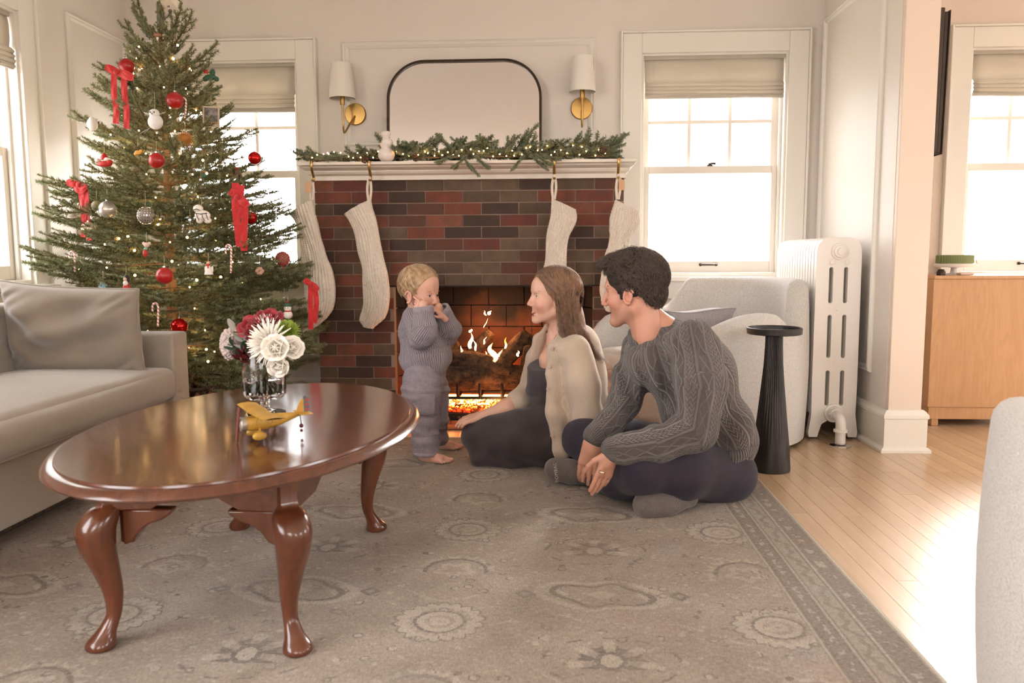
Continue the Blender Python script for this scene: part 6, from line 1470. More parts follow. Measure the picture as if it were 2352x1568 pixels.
    if open_ > .004:
        inn = ((X_ < lx+.001)*(X_ > lx-.02)*(np.abs(Z_-(lz-.003-open_*.4)) < .003+open_*.4)*(np.abs(Y_) < wl*.7))[:, None]; C = C*(1-inn*.6)+np.array(s2l((120, 50, 46)))*inn*.6
    if kind == 'man':
        st_ = np.clip((-.035-Z_)/.03, 0, 1)*(X_ > -.01); f = (st_*.22)[:, None]; C = C*(1-f)+np.array(s2l((120, 96, 84)))*f
    Vw = V*sc@R.T+c
    fs = lambda p: np.array(p)*sc@R.T+c
    eyes = []
    for s in (-1, 1):
        m = MB(); m.sphere(fs((ex_, s*ey, ez)), er*sc, 20); o = m.build('eye', simple('eye_white', (236, 228, 220), .2), parent, smooth=True)
        look = np.array([.97, 0, 0.0]); iris = MB(); cI = np.array((ex_, s*ey, ez))+np.array([er*.90, 0, 0]); 
        iris.lathe([(.0001, .0016), (.003, .0014), (.0056, .0003), (.0058, -.001)], (0, 0, 0), 20, (1, 0, 0)); iris.v = [v_*sc@R.T+fs(cI) for v_ in iris.v]; iris.build('iris', simple('iris_'+kind, {'man': (70, 50, 36), 'woman': (84, 96, 104), 'child': (70, 84, 104)}[kind], .1), o, smooth=True)
        pu = MB(); pu.lathe([(.0001, .0008), (.0026, .0005)], (0, 0, 0), 14, (1, 0, 0)); pu.v = [v_*sc@R.T+fs(cI+np.array([.0012, 0, 0])) for v_ in pu.v]; pu.build('pupil', simple('pupil', (10, 8, 8), .1), o, smooth=True)
        m = MB(); bz = ez+(.022 if not kid else .020)
        bp = [(ex_+.010-abs(q)*.010, s*(ey-.016+.034*(q+1)/2), bz+.0035*(1-q*q)) for q in np.linspace(-1, 1, 9)]
        bp = [fs((x_+.006, y_, z_)) for x_, y_, z_ in bp]
        m.tube(bp, np.array([.0012, .0022, .0028, .003, .003, .0028, .0024, .0018, .0008])*sc*(1.2 if kind == 'man' else 1.15), 6); m.build('eyebrow', simple('brow_'+kind, {'man': (62, 46, 36), 'woman': (134, 100, 76), 'child': (196, 160, 122)}[kind], .9), parent, smooth=True)
        m = MB(); m.tube([fs((ex_+er+.0006-abs(q)**2*.006, s*(ey+.0125*q), ez+.0045-.003*q*q)) for q in np.linspace(-1, 1, 9)], .0009*sc, 5); m.build('eyelashes', simple('lash', (50, 36, 30), .8), parent, smooth=True)
    if open_ > .004:
        m = MB(); G = [[fs((lx-.0035-.013*(y_/wl)**2, y_, z_-curve*.8*(y_/wl)**2)) for y_ in np.linspace(-wl*.8, wl*.8, 12)] for z_ in (lz+.001, lz-.0075)]
        m.grid(np.array(G)); o = m.build('teeth', simple('tooth_enamel', (246, 240, 230), .2), parent, smooth=True); so = o.modifiers.new('s', 'SOLIDIFY'); so.thickness = .002*sc; so.offset = 0
    return (Vw, Q, C), fs, R

def hand(wr, fd, pn, sc=1., curl=.35, thumb_side=1, spread=.06, h=.0024, curls=None):
    """palm + five bent fingers; fd = finger direction, pn = palm normal, thumb on +side"""
    fd = np.array(fd, float); fd /= np.linalg.norm(fd); pn = np.array(pn, float); pn = pn-fd*(pn@fd); pn /= np.linalg.norm(pn); sd_ = np.cross(pn, fd)*thumb_side
    S = Sdf(h, .008*sc); P = lambda a, b, c_: np.array(wr)+sc*(fd*a+sd_*b+pn*c_)
    for b in (-.028, -.010, .010, .027): S.cone(P(.012, b*.6, 0), P(.085, b, 0), .0145*sc, .0115*sc, k=.012*sc)
    S.cone(P(-.03, 0, 0), P(.03, 0, 0), .026*sc, .022*sc, k=.02*sc)
    for i, (b, l) in enumerate([(.029, .070), (.010, .080), (-.010, .074), (-.028, .058)]):
        cu = (curls[i] if curls else curl); a = .05*(1-i/1.5)*spread*10; p = P(.086-.004*abs(i-1), b, 0); ang = cu*.35; prev = p
        for j, (f, r) in enumerate([(.45, .0088), (.31, .0080), (.24, .0070)]):
            d = fd*math.cos(ang)+pn*math.sin(ang)+sd_*math.sin(a*.5); q = prev+d*l*f*sc; S.cone(prev, q, (r+.0006)*sc, r*sc, k=.003*sc); prev = q; ang += cu
    p = P(.022, .026, .006); q1 = p+(fd*.62+sd_*.62+pn*.35)*.036*sc; q2 = q1+(fd*.85+sd_*.25+pn*.35)*.030*sc; q3 = q2+(fd*.92+sd_*.0+pn*.3)*.024*sc
    S.cone(p, q1, .0150*sc, .0105*sc, k=.010*sc); S.cone(q1, q2, .0100*sc, .0092*sc, k=.004*sc); S.cone(q2, q3, .0092*sc, .0075*sc, k=.003*sc)
    return S.run()
def skcol(V, base=(222, 172, 146)): return np.tile(np.array(s2l(base)), (len(V), 1))
def strands(name, roots, paths, r, mat, parent, nseg=9):
    """each path: list of control points -> thin tapered 3-sided hair"""
    V = []; F = []; n = 0; th = np.arange(3)/3*2*PI
    for P in paths:
        P = spline(P, nseg); T = np.gradient(P, axis=0); T /= np.linalg.norm(T, axis=1)[:, None]+1e-9; a = np.cross(T, [.3, .2, 1.]); a /= np.linalg.norm(a, axis=1)[:, None]+1e-9; b = np.cross(T, a)
        rr = r*np.linspace(1, .25, nseg)[:, None, None]; G = P[:, None]+rr*(np.cos(th)[None, :, None]*a[:, None]+np.sin(th)[None, :, None]*b[:, None]); V.append(G.reshape(-1, 3))
        i = np.arange(nseg-1)[:, None]*3; j = np.arange(3)[None]; k = (j+1) % 3; F.append(np.stack([i+j, i+k, i+3+k, i+3+j], -1).reshape(-1, 4)+n); n += nseg*3
    me = mesh(name, np.concatenate(V), np.concatenate(F), True); return link(name, me, mat, parent)
def hairmat(name, a, b):
    m = Mat(name, a, .42, sheen=.2); v, x, y, z = m.coord(); m.color(m.mix(clamp01(m.noise(v, 70, 2)*1.8-.4), a, b)); return m.m

def knit(name, a, b, kind, rough=.95):
    m = Mat(name, a, rough, sheen=.35); v, U, V_, z = m.uv(); o_, ox, oy, oz = m.coord()
    if kind == 'rib': hgt = (U*(2*PI/.0085)).sin()*.5+.5; hgt = hgt.pw(.6)*.85+(V_*(2*PI/.006)).sin().abs()*.12; st_, di = .9, .006
    elif kind == 'fine': hgt = (U*(2*PI/.0042)).sin()*.3+m.noise(o_, 260, 2)*.9; st_, di = .35, .003
    elif kind == 'cable':
        q = (U+1.)/.085; f = q.fr(); t = (f-.5).abs()*2                       # repeat: chevron cable, diamond panel
        che = ((V_-(f*6).fr().__sub__(.5).abs()*.028)*(2*PI/.017)).sin()*.5+.5
        inch = band(f, .25, .17); dia = band(f, .72, .16)
        zz = ((V_/.075).fr()-.5).abs()*2                                       # diamonds
        dd = ((f-.72).abs()/.16-zz).abs(); dl = clamp01(1.-dd*4.5)
        ribs = clamp01(1.-((f-.5)*26).sin().abs()*1.6)
        hgt = inch*(che*.9+.1)+dia*(dl*.95+m.noise(o_, 300, 1)*.12)+(inch.mx(dia)*-1+1.)*((q*40).sin()*.5+.5)
        hgt = hgt+m.noise(o_, 500, 1)*.15; st_, di = .9, .007
    c = m.mix(clamp01(hgt*1.1), b, a); c = m.mix(m.noise(o_, 330, 2)*.35, c, tuple(min(255, int(q*1.12)) for q in a)); m.color(c); m.bump(hgt, st_, di); return m.m
def fold(amp, f, seed, dirn=(1, .3, .6)):
    d = np.array(dirn)
    def g(P): a = P@d*f; return amp*(np.sin(a+2.2*np.sin(P[:, 2]*f*.45+seed)+seed)*.6+np.sin(P[:, 0]*f*.8-P[:, 2]*f*1.1+seed*2)*.4)
    return g
FL = .0086
# ---------------------------------------------------------------- THE TODDLER
ch_ = empty('person', (-.55, 3.42, 0), 'toddler standing barefoot in a lilac grey ribbed sweater, hands at the face', 'person')
kn = knit('lilac_rib_knit', (166, 152, 160), (104, 92, 102), 'rib')
Yc = 3.42
sw = Sdf(.0048, .03)
sw.chain([W(962, 722, Yc), W(966, 765, Yc), W(978, 815, Yc), W(979, 838, Yc)], [.060, .088, .098, .082], k=.04, ch=0)
sw.ell(W(945, 830, Yc), (.052, .07, .042)); sw.ell(W(1008, 815, Yc), (.052, .075, .066)); sw.ell(W(946, 752, Yc), (.045, .08, .075))
sw.chain([W(950, 736, Yc-.085), W(966, 776, Yc-.135), W(976, 760, Yc-.15), W(974, 716, Yc-.13)], [.046, .047, .048, .040], k=.022, ch=1)
sw.chain([W(1000, 738, Yc+.07), W(1028, 770, Yc+.03), W(1034, 756, Yc-.01), W(1020, 722, Yc-.03)], [.044, .042, .044, .036], k=.02, ch=2)
sw.cut(W(973, 706, Yc-.13), W(973, 690, Yc-.13)-W(975, 730, Yc-.13), .06); sw.cut(W(1014, 712, Yc-.04), W(1000, 690, Yc-.06)-W(1018, 730, Yc-.03), .06)
sw.cut(W(978, 858, Yc), (0.12, 0, -1), .2)
v, q = sw.run(disp=fold(.003, 60, 1.)); UV, _ = sw.uv(v); o = sdf_obj('sweater', [(v, q)], kn, ch_, UV)
for (pts, r, nm) in (([W(974, 722, Yc-.13), W(972, 704, Yc-.13)], .042, 'cuff'), ([W(1020, 722, Yc-.03), W(1012, 708, Yc-.045)], .037, 'cuff')):
    a, b = np.array(pts[0]), np.array(pts[1]); m = MB(); L = np.linalg.norm(b-a); m.lathe([(r*.86, 0), (r, .002), (r*1.03, L*.5), (r*1.0, L), (r*.8, L+.002), (r*.7, L-.004)], a, 60, (b-a), cap=False)
    vv = m.v[0]; T = (b-a)/L; w = vv-a; ax_ = w@T; rad = w-ax_[:, None]*T; n_ = np.linalg.norm(rad, axis=1)[:, None]; k = np.tile(np.arange(60), 6); rad = rad*(1+.035*np.where(k % 3 == 0, -1, .5))[:, None]; m.v[0] = a+ax_[:, None]*T+rad
    m.build(nm, kn, ch_, smooth=True)
pm_ = Mat('lilac_gauze', (172, 160, 168), .95); v_, U, V2, z_ = pm_.uv(); o_, ox, oy, oz = pm_.coord(); hg = (U*(2*PI/.007)).sin().abs()*.7+pm_.noise(o_, 60, 3)*1.6+(V2*(2*PI/.012)).sin()*.06
pm_.color(pm_.mix(clamp01(hg*.6), (132, 122, 132), (180, 168, 176))); pm_.bump(hg, .8, .005)
pa = Sdf(.0048, .03)
pa.chain([W(972, 850, Yc-.03), W(968, 900, Yc-.05), W(974, 960, Yc-.06), W(977, 1015, Yc-.075), W(978, 1046, Yc-.085)], [.078, .080, .062, .052, .052], ch=0)
pa.chain([W(986, 850, Yc+.03), W(992, 900, Yc+.05), W(1000, 960, Yc+.09), W(1003, 1000, Yc+.13), W(1004, 1022, Yc+.15)], [.07, .072, .055, .046, .044], ch=1)
pa.ell(W(972, 872, Yc), (.084, .085, .06)); pa.cut(W(978, 1044, Yc-.085), (0, 0, -1), .1); pa.cut(W(1004, 1018, Yc+.15), (0, 0, -1), .07)
v, q = pa.run(disp=fold(.0045, 75, 2., (.2, .2, 1.4))); UV, _ = pa.uv(v); sdf_obj('trousers', [(v, q)], pm_.m, ch_, UV)
m = MB(); a = W(972, 925, Yc-.137)
pk_ = [[a+np.array([u, .016*(u/.05)**2+.002-.0*w, w-.004]) for u in np.linspace(-.052, .052, 9)] for w in np.linspace(.042, -.05, 6)]; m.grid(np.array(pk_), uv=[[(u, w) for u in np.linspace(-.052, .052, 9)] for w in np.linspace(.042, -.05, 6)]); o = m.build('pocket', pm_.m, ch_, smooth=True, uv=True); so = o.modifiers.new('s', 'SOLIDIFY'); so.thickness = .003
cuffm = MB(); c0 = W(978, 1042, Yc-.085); cuffm.lathe([(.050, 0), (.055, .001), (.056, .010), (.054, .018), (.05, .018)], c0-np.array([0, 0, .004]), 40, cap=False).build('trouser_cuff', pm_.m, ch_, smooth=True)
hc = W(966, 679, Yc-.02); (hv, hq, hcx), fs, R = head(hc, (.86, -.50, -.06), .90, 'child', ch_, skin=(222, 172, 150))
bd = Sdf(.006, .03); bd.chain([W(961, 700, Yc), W(968, 760, Yc), W(978, 830, Yc)], [.04, .06, .07]); bd.chain([W(972, 860, Yc-.04), W(974, 960, Yc-.06), W(978, 1046, Yc-.085)], [.06, .045, .028]); bd.chain([W(988, 860, Yc+.04), W(1000, 960, Yc+.09), W(1004, 1022, Yc+.15)], [.055, .04, .026])
bd.chain([W(950, 736, Yc-.085), W(964, 774, Yc-.13), W(972, 700, Yc-.125)], [.03, .03, .022]); bd.chain([W(1000, 738, Yc+.07), W(1026, 765, Yc+.02), W(1006, 705, Yc-.05)], [.03, .03, .02])
def foot(ank, toe_dir, L, sc, gz=FL):
    """bare foot with five toes"""
    S = Sdf(.0026, .012*sc); d = np.array(toe_dir, float); d /= np.linalg.norm(d); s_ = np.array([-d[1], d[0], 0.]); a = np.array([ank[0], ank[1], gz])
    S.cone(ank, a+np.array([0, 0, .026*sc]), .026*sc, .024*sc); S.ell(a-d*.012*sc+np.array([0, 0, .020*sc]), (.024*sc, .022*sc, .020*sc))
    S.cone(a+np.array([0, 0, .028*sc]), a+d*L*.55+np.array([0, 0, .018*sc]), .024*sc, .017*sc); S.cone(a+s_*.006*sc, a+d*L*.66+s_*.016*sc+np.array([0, 0, .013*sc]), .018*sc, .014*sc); S.cone(a+np.array([0, 0, .014*sc]), a+d*L*.60-s_*.018*sc+np.array([0, 0, .011*sc]), .018*sc, .012*sc)
    for i, (b, l, r) in enumerate([(.022, .86, .0100), (.009, .84, .0070), (-.002, .80, .0066), (-.013, .75, .0062), (-.023, .69, .0058)]):
        S.cone(a+d*L*.62+s_*b*sc*.9+np.array([0, 0, .011*sc]), a+d*L*l+s_*b*sc*1.05+np.array([0, 0, r*sc]), r*sc, r*sc*.95, k=.003*sc)
    return S.run(floor=gz)
f1 = foot(W(978, 1042, Yc-.085), (1, -.35, 0), .13, 1.0); f2 = foot(W(1003, 1014, Yc+.15), (1, -.25, 0), .13, 1.0)
h1 = hand(W(979, 713, Yc-.125), (-.80, .12, .55), (-.1, .9, .2), .52, .35, 1, h=.0022, curls=[.12, 1.1, 1.3, 1.4]); h2 = hand(W(1017, 727, Yc-.065), (-.5, -.35, .6), (-.6, .2, -.7), .54, 1.35, -1, h=.0022)
bV, bQ = bd.run(); parts = [(bV, bQ), (hv, hq), f1, f2, h1, h2]; cols = np.concatenate([skcol(bV, (222, 172, 150)), hcx, skcol(f1[0], (224, 168, 148)), skcol(f2[0], (224, 168, 148)), skcol(h1[0], (226, 172, 152)), skcol(h2[0], (226, 172, 152))])
sdf_obj('body', parts, SK, ch_, None, cols)
hb_ = hairmat('blond_hair', (200, 168, 128), (160, 124, 90)); rr = np.random.default_rng(3); paths = []
S = Sdf(.003, .01); S.ell((-.016, 0, .058), (.106, .088, .094)); S.cut((.056, 0, .062), (1, 0, -.62)); S.cut((-.03, 0, -.018), (.10, 0, -1)); v, q = S.run(disp=fold(.0018, 160, 3.), smooth=1)
for s in (-1, 1): pass
keep = np.ones(len(v), bool); V2_ = v*.90@R.T+hc
sdf_obj('hair', [(V2_, q)], hb_, ch_)
for i in range(2600):
    d = rr.normal(size=3); d /= np.linalg.norm(d)
    if d[2] < -.45 or (d[0] > .42 and d[2] < .62): continue
    p0 = np.array([-.016, 0, .058])+d*np.array([.104, .086, .092]); fl_ = np.array([d[0]*.3+.5*(d[0] > -.1)*1.-.35*(d[0] < -.3), np.sign(d[1]+1e-3)*.35, -.8 if d[2] < .6 else -.15]); fl_ = fl_-d*(fl_@d)*.92; fl_ /= np.linalg.norm(fl_)
    L = rr.uniform(.02, .042); paths.append([fs(p0), fs(p0+fl_*L*.5+d*.0015), fs(p0+fl_*L+d*rr.uniform(-.004, .001))])
strands('hair_strands', None, paths, .0009, hb_, ch_, 6)['kind'] = 'stuff'

# ---------------------------------------------------------------- THE WOMAN
wo = empty('person', (.05, 3.32, 0), 'woman with long brown hair sitting on the rug in beige cardigan and dark dress', 'person')
cdm = knit('beige_cashmere', (206, 186, 166), (176, 154, 134), 'fine'); drm = Mat('charcoal_jersey', (64, 54, 56), .8, sheen=.25); v_, x, y, z = drm.coord(); drm.bump(drm.noise(v_, 700, 2), .3, .001); drm.color(drm.mix(drm.noise(v_, 12, 2), (68, 58, 60), (52, 44, 46)))
Yw = 3.30; skw = (222, 174, 150)
dr = Sdf(.0055, .05)
dr.chain([W(1318, 1030, Yw+.08), W(1296, 940, Yw+.02), W(1272, 880, Yw), W(1262, 838, Yw-.01)], [.15, .120, .105, .085], ch=0)
dr.chain([W(1310, 1020, Yw+.0), W(1190, 1000, Yw-.02), W(1108, 998, Yw+.02)], [.13, .100, .082], ch=1)
dr.chain([W(1108, 1000, Yw+.02), W(1180, 1050, Yw+.0), W(1270, 1060, Yw+.02)], [.075, .065, .05], ch=1)
dr.chain([W(1320, 1010, Yw+.22), W(1180, 985, Yw+.30), W(1150, 990, Yw+.36)], [.12, .09, .08], ch=2)
dr.chain([W(1120, 1045, Yw-.02), W(1100, 1060, Yw-.03)], [.05, .03], ch=2)
dr.ell(W(1232, 1000, Yw+.02), (.14, .12, .07))
dr.cut(W(1244, 836, Yw-.02), (-.25, -.25, 1), .13)
v, q = dr.run(disp=fold(.006, 42, .7, (.5, .3, 1.3)), floor=FL, smooth=1); sdf_obj('dress', [(v, q)], drm.m, wo)
cg = Sdf(.005, .035)
cg.chain([W(1330, 792, Yw+.02), W(1335, 860, Yw+.03), W(1342, 940, Yw+.05), W(1340, 1010, Yw+.05)], [.088, .095, .098, .105], ch=0)
cg.ell(W(1308, 803, Yw-.02), (.080, .135, .05)); cg.ell(W(1345, 900, Yw+.05), (.085, .16, .20)); cg.ell(W(1306, 900, Yw-.10), (.060, .052, .22))
cg.chain([W(1322, 806, Yw-.14), W(1342, 880, Yw-.18), W(1352, 960, Yw-.18), W(1354, 1020, Yw-.17)], [.060, .060, .056, .050], k=.04, ch=1)
cg.chain([W(1262, 792, Yw+.13), W(1232, 850, Yw+.15), W(1212, 905, Yw+.12), W(1185, 925, Yw+.06), W(1176, 932, Yw+.04)], [.055, .052, .05, .045, .040], k=.03, ch=2)
cg.chain([W(1290, 766, Yw-.06), W(1276, 800, Yw-.115), W(1270, 860, Yw-.13), W(1272, 950, Yw-.14), W(1287, 1030, Yw-.15), W(1291, 1044, Yw-.15)], [.018, .022, .026, .030, .032, .026], k=.03, ch=3)
cg.chain([W(1256, 750, Yw+.05), W(1238, 778, Yw+.07), W(1226, 820, Yw+.08), W(1214, 870, Yw+.10)], [.014, .020, .026, .034], k=.03, ch=4)
cg.ell(W(1238, 800, Yw-.02), (.055, .072, .115), None, .01, sub=True); cg.ell(W(1232, 900, Yw-.03), (.075, .085, .16), None, .01, sub=True)
cg.cut(W(1174, 932, Yw+.035), W(1160, 940, Yw+.03)-W(1200, 915, Yw+.08), .06)
v, q = cg.run(disp=fold(.0055, 38, 1.9, (1., .5, .25)), floor=FL, smooth=1); UV, _ = cg.uv(v); sdf_obj('cardigan', [(v, q)], cdm, wo, UV)
bt = simple('horn_button', (190, 164, 146), .3)
for (px, py) in ((1268, 800), (1262, 842), (1259, 893), (1260, 943), (1268, 1000)): MB().lathe([(.001, 0), (.008, 0), (.0085, .002), (.006, .003), (.001, .002)], W(px, py, Yw-.16 if py < 990 else Yw-.175), 16, (-.6, -.8, .1)).build('button', bt, wo, auto=40)
hw_ = W(1270, 688, Yw-.02); (hv, hq, hcx), fs, R = head(hw_, (-.955, -.26, .05), .98, 'woman', wo, skin=skw)
bd = Sdf(.005, .035)
bd.chain([W(1281, 738, Yw), W(1285, 775, Yw), W(1290, 840, Yw), W(1300, 940, Yw+.02), W(1318, 1020, Yw+.08)], [.036, .044, .080, .09, .10]); bd.ell(W(1264, 826, Yw-.045), (.045, .046, .042)); bd.ell(W(1262, 828, Yw+.05), (.045, .046, .042)); bd.chain([W(1300, 796, Yw-.11), W(1290, 790, Yw), W(1268, 790, Yw+.11)], [.030, .040, .030])
bd.chain([W(1324, 815, Yw-.14), W(1347, 960, Yw-.19), W(1352, 1030, Yw-.17)], [.04, .034, .026]); bd.chain([W(1262, 795, Yw+.12), W(1214, 905, Yw+.11), W(1165, 935, Yw+.03), W(1118, 952, Yw+.0)], [.04, .034, .031, .025])
bd.chain([W(1310, 1020, Yw), W(1108, 1000, Yw+.02), W(1270, 1060, Yw+.02)], [.09, .055, .035]); bd.chain([W(1320, 1010, Yw+.22), W(1150, 990, Yw+.36)], [.08, .05])
bV, bQ = bd.run(floor=FL, smooth=1)
h1 = hand(W(1118, 952, Yw+.0), (-1, -.15, -.22), (0, .25, -1), .86, .3, 1, h=.0026); h2 = hand(W(1352, 1034, Yw-.17), (.1, -.3, -1), (-1, 0, 0), .86, .4, 1, h=.003)
sdf_obj('body', [(bV, bQ), (hv, hq), h1, h2], SK, wo, None, np.concatenate([skcol(bV, skw), hcx, skcol(h1[0], skw), skcol(h2[0], skw)]))
# necklace
P = spline([W(1278, 768, Yw-.055), W(1268, 785, Yw-.085), W(1258, 795, Yw-.09), W(1252, 788, Yw-.05)], 20); MB().tube(P, .0009, 5).sphere(P[11], .0035, 8).build('necklace', simple('gold_chain', (206, 160, 96), .3, metal=1.), wo, smooth=True)
hr = hairmat('light_brown_hair', (172, 128, 92), (104, 70, 50)); rr = np.random.default_rng(5)
S = Sdf(.0034, .02); S.ell((-.014, 0, .055), (.103, .084, .088))
for s in (-1, 1): S.chain([(-.022, s*.060, .03), (-.030, s*.058, -.05)], [.028, .030], k=.03)
S.cut((.060, 0, .060), (1, 0, -.55)); v, q = S.run(smooth=1)
S2 = Sdf(.0045, .03); S2.chain([W(1303, 690, Yw), W(1311, 735, Yw), W(1330, 775, Yw), W(1356, 805, Yw+.01)], [.056, .050, .040, .026]); S2.ell(W(1312, 735, Yw), (.035, .085, .07)); v2, q2 = S2.run(smooth=1)
sdf_obj('hair', [(v*.98@R.T+hw_, q), (v2, q2)], hr, wo)
paths = []
for i in range(5200):
    th_ = rr.uniform(-1.45, 1.45); b = rr.uniform(0, 1)**.8; s = 1. if th_ > 0 else -1.    # th_: across the crown, b: front to back
    x_ = .078-.185*b; rad = math.sqrt(max(.04, 1-((x_+.014)/.108)**2)); p0 = np.array([x_, .087*math.sin(th_)*rad**.5, .055+.092*math.cos(th_)*rad])
    if p0[0] > .050 and p0[2] < .085: continue
    f_ = 1-b; yo_ = s*min(1, abs(th_)/.9)*rr.uniform(.85, 1.06)
    near = s > 0            # the camera side of her head is her left
    P0 = fs(p0); P1 = fs(np.array([x_*.6-.022, .092*yo_, .02]) if abs(yo_) > .55 else np.array([-.118, .092*yo_, .01]))
    Yo = Yw+(-.095 if near else .095)*abs(yo_)
    P2 = W(1284+46*b+rr.normal(0, 3), 735+rr.normal(0, 3), Yo); P3 = W(1296+52*b+rr.normal(0, 4), 772+rr.normal(0, 4), Yo*.999)
    L = rr.uniform(.35, 1.1); P4 = W(1325+62*b*L+rr.normal(0, 6), 790+42*b*L+rr.normal(0, 4), Yo+.01)
    if f_ > .78 and near: P3 = W(1290+rr.normal(0, 3), 768+rr.normal(0, 3), Yo-.01); P4 = W(1306+rr.normal(0, 6), 776+rr.normal(0, 2), Yo-.02)
    paths.append([P0, (P0+P1)/2+(P0-hw_)*.06, P1, P2, P3, P4])
strands('hair_strands', None, paths, .00125, hr, wo, 14)['kind'] = 'stuff'

# ---------------------------------------------------------------- THE MAN
ma = empty('person', (.55, 2.85, 0), 'dark haired man sitting cross-legged in a charcoal cable knit sweater and navy trousers', 'person')
swm = knit('charcoal_cable_knit', (112, 100, 96), (62, 54, 52), 'cable'); skm = (206, 150, 126); ribm = knit('charcoal_rib', (104, 93, 90), (60, 52, 50), 'rib')
Ym = 2.88
sm = Sdf(.0052, .04)
sm.chain([W(1526, 776, Ym), W(1560, 835, Ym+.01), W(1608, 930, Ym+.04), W(1648, 1005, Ym+.06), W(1655, 1035, Ym+.06)], [.072, .130, .137, .130, .122], ch=0)
sm.ell(W(1615, 860, Ym+.05), (.115, .19, .15)); sm.ell(W(1500, 830, Ym+.0), (.10, .14, .10)); sm.ell(W(1545, 782, Ym+.0), (.10, .17, .055), rotz(.5)); sm.ell(W(1682, 985, Ym+.04), (.080, .15, .10))
sm.chain([W(1596, 790, Ym-.15), W(1612, 880, Ym-.22), W(1596, 985, Ym-.24)], [.082, .084, .070], ch=1)
sm.chain([W(1596, 985, Ym-.24), W(1510, 1020, Ym-.26), W(1436, 1030, Ym-.27), W(1412, 1032, Ym-.275)], [.070, .056, .045, .042], ch=1)
sm.chain([W(1478, 792, Ym+.12), W(1452, 870, Ym+.10), W(1432, 930, Ym+.05)], [.072, .066, .056], ch=2)
sm.chain([W(1432, 930, Ym+.05), W(1396, 975, Ym-.08), W(1372, 998, Ym-.14)], [.056, .046, .042], ch=2)
sm.cut(W(1408, 1033, Ym-.275), (-1, 0, -.12), .06); sm.cut(W(1366, 1003, Ym-.14), W(1360, 1010, Ym-.16)-W(1396, 975, Ym-.08), .06)
def dman(P):
    a = fold(.0055, 34, .4, (.9, .2, -.5))(P); c = W(1500, 860, Ym-.1); w = np.exp(-((P[:, 0]-c[0])**2+(P[:, 2]-c[2])**2)/.02); return a+.008*w*np.sin(P[:, 0]*95+P[:, 2]*25)
v, q = sm.run(disp=dman, floor=FL); UV, _ = sm.uv(v); sdf_obj('sweater', [(v, q)], swm, ma, UV)
def ring(pts, r, nm, n=72, fl=1.):
    S_ = Sdf(.0045, .01); S_.chain(pts, r, ch=0); v, q = S_.run(); u, _ = S_.uv(v); return sdf_obj(nm, [(v, q)], ribm, ma, u)
ring([W(1436, 1030, Ym-.27), W(1410, 1032, Ym-.275)], [.047, .045], 'cuff'); ring([W(1386, 985, Ym-.10), W(1368, 1001, Ym-.14)], [.047, .044], 'cuff')
hem = Sdf(.005, .03); hem.ell(W(1664, 1030, Ym+.05), (.120, .165, .045), roty(-.35)); hem.cut(W(1672, 1045, Ym+.05), (-.3, 0, -1)); v, q = hem.run(); 
u = np.stack([np.arctan2(v[:, 1]-(Ym+.05), v[:, 0]-W(1672, 1030, Ym+.05)[0])*.14, v[:, 2]], 1); sdf_obj('hem_band', [(v, q)], ribm, ma, u)
# collar
cp = W(1492, 757, Ym-.0); P = []
colr = Sdf(.004, .012)
for k in range(16):
    a = k/16*2*PI; a2 = (k+1)/16*2*PI; f_ = lambda t: cp+np.array([.062*math.cos(t), .066*math.sin(t), .006+.034*math.cos(t)+.028*math.sin(t)]); colr.cone(f_(a), f_(a2), .016, .016)
v, q = colr.run(); u = np.stack([np.arctan2(v[:, 1]-cp[1], v[:, 0]-cp[0])*.07, v[:, 2]], 1); sdf_obj('collar', [(v, q)], ribm, ma, u)
jm = Mat('navy_cord', (52, 44, 62), .85, sheen=.1); v_, U, V2, z_ = jm.uv(); o_, ox, oy, oz = jm.coord(); jm.color(jm.mix(jm.noise(o_, 14, 3), (54, 46, 60), (38, 32, 46))); jm.bump((U*(2*PI/.0035)).sin()*.4+jm.noise(o_, 500, 2), .35, .002)
tr2 = Sdf(.0055, .04)
tr2.ell(W(1656, 1080, Ym+.06), (.122, .175, .112))
tr2.chain([W(1652, 1085, Ym-.0), W(1560, 1075, Ym-.16), W(1472, 1072, Ym-.22)], [.115, .104, .085], ch=0)
tr2.chain([W(1472, 1075, Ym-.22), W(1420, 1100, Ym-.10), W(1372, 1098, Ym+.04)], [.080, .062, .050], ch=0)
tr2.chain([W(1600, 1050, Ym+.20), W(1440, 1020, Ym+.24), W(1340, 1008, Ym+.18)], [.115, .095, .078], ch=1)
tr2.chain([W(1340, 1010, Ym+.18), W(1400, 1075, Ym-.0), W(1480, 1120, Ym-.12)], [.074, .060, .050], ch=1)
v, q = tr2.run(disp=fold(.0035, 30, 2.6, (1.2, .4, .8)), floor=FL, smooth=1); UV, _ = tr2.uv(v); sdf_obj('trousers', [(v, q)], jm.m, ma, UV)
sk_ = Mat('grey_marl_sock', (88, 80, 76), .95, sheen=.3); v_, x, y, z = sk_.coord(); sk_.color(sk_.mix(clamp01(sk_.noise(v_, 420, 2)*2-.5), (84, 75, 72), (128, 117, 110))); sk_.bump(sk_.noise(v_, 500, 2), .5, .002)
s1_ = Sdf(.004, .03)      # near foot, sole to the camera, toes to the left
a, b, c3 = W(1486, 1158, Ym-.23), W(1524, 1156, Ym-.22), W(1580, 1144, Ym-.18); s1_.chain([a, b, c3], [.044, .043, .034]); s1_.ell(W(1488, 1160, Ym-.23), (.042, .05, .040))
v, q = s1_.run(disp=fold(.002, 90, 2.), floor=FL, smooth=1); so1 = sdf_obj('sock', [(v, q)], sk_.m, ma)
s2_ = Sdf(.004, .03); Yf2 = Ym+.12
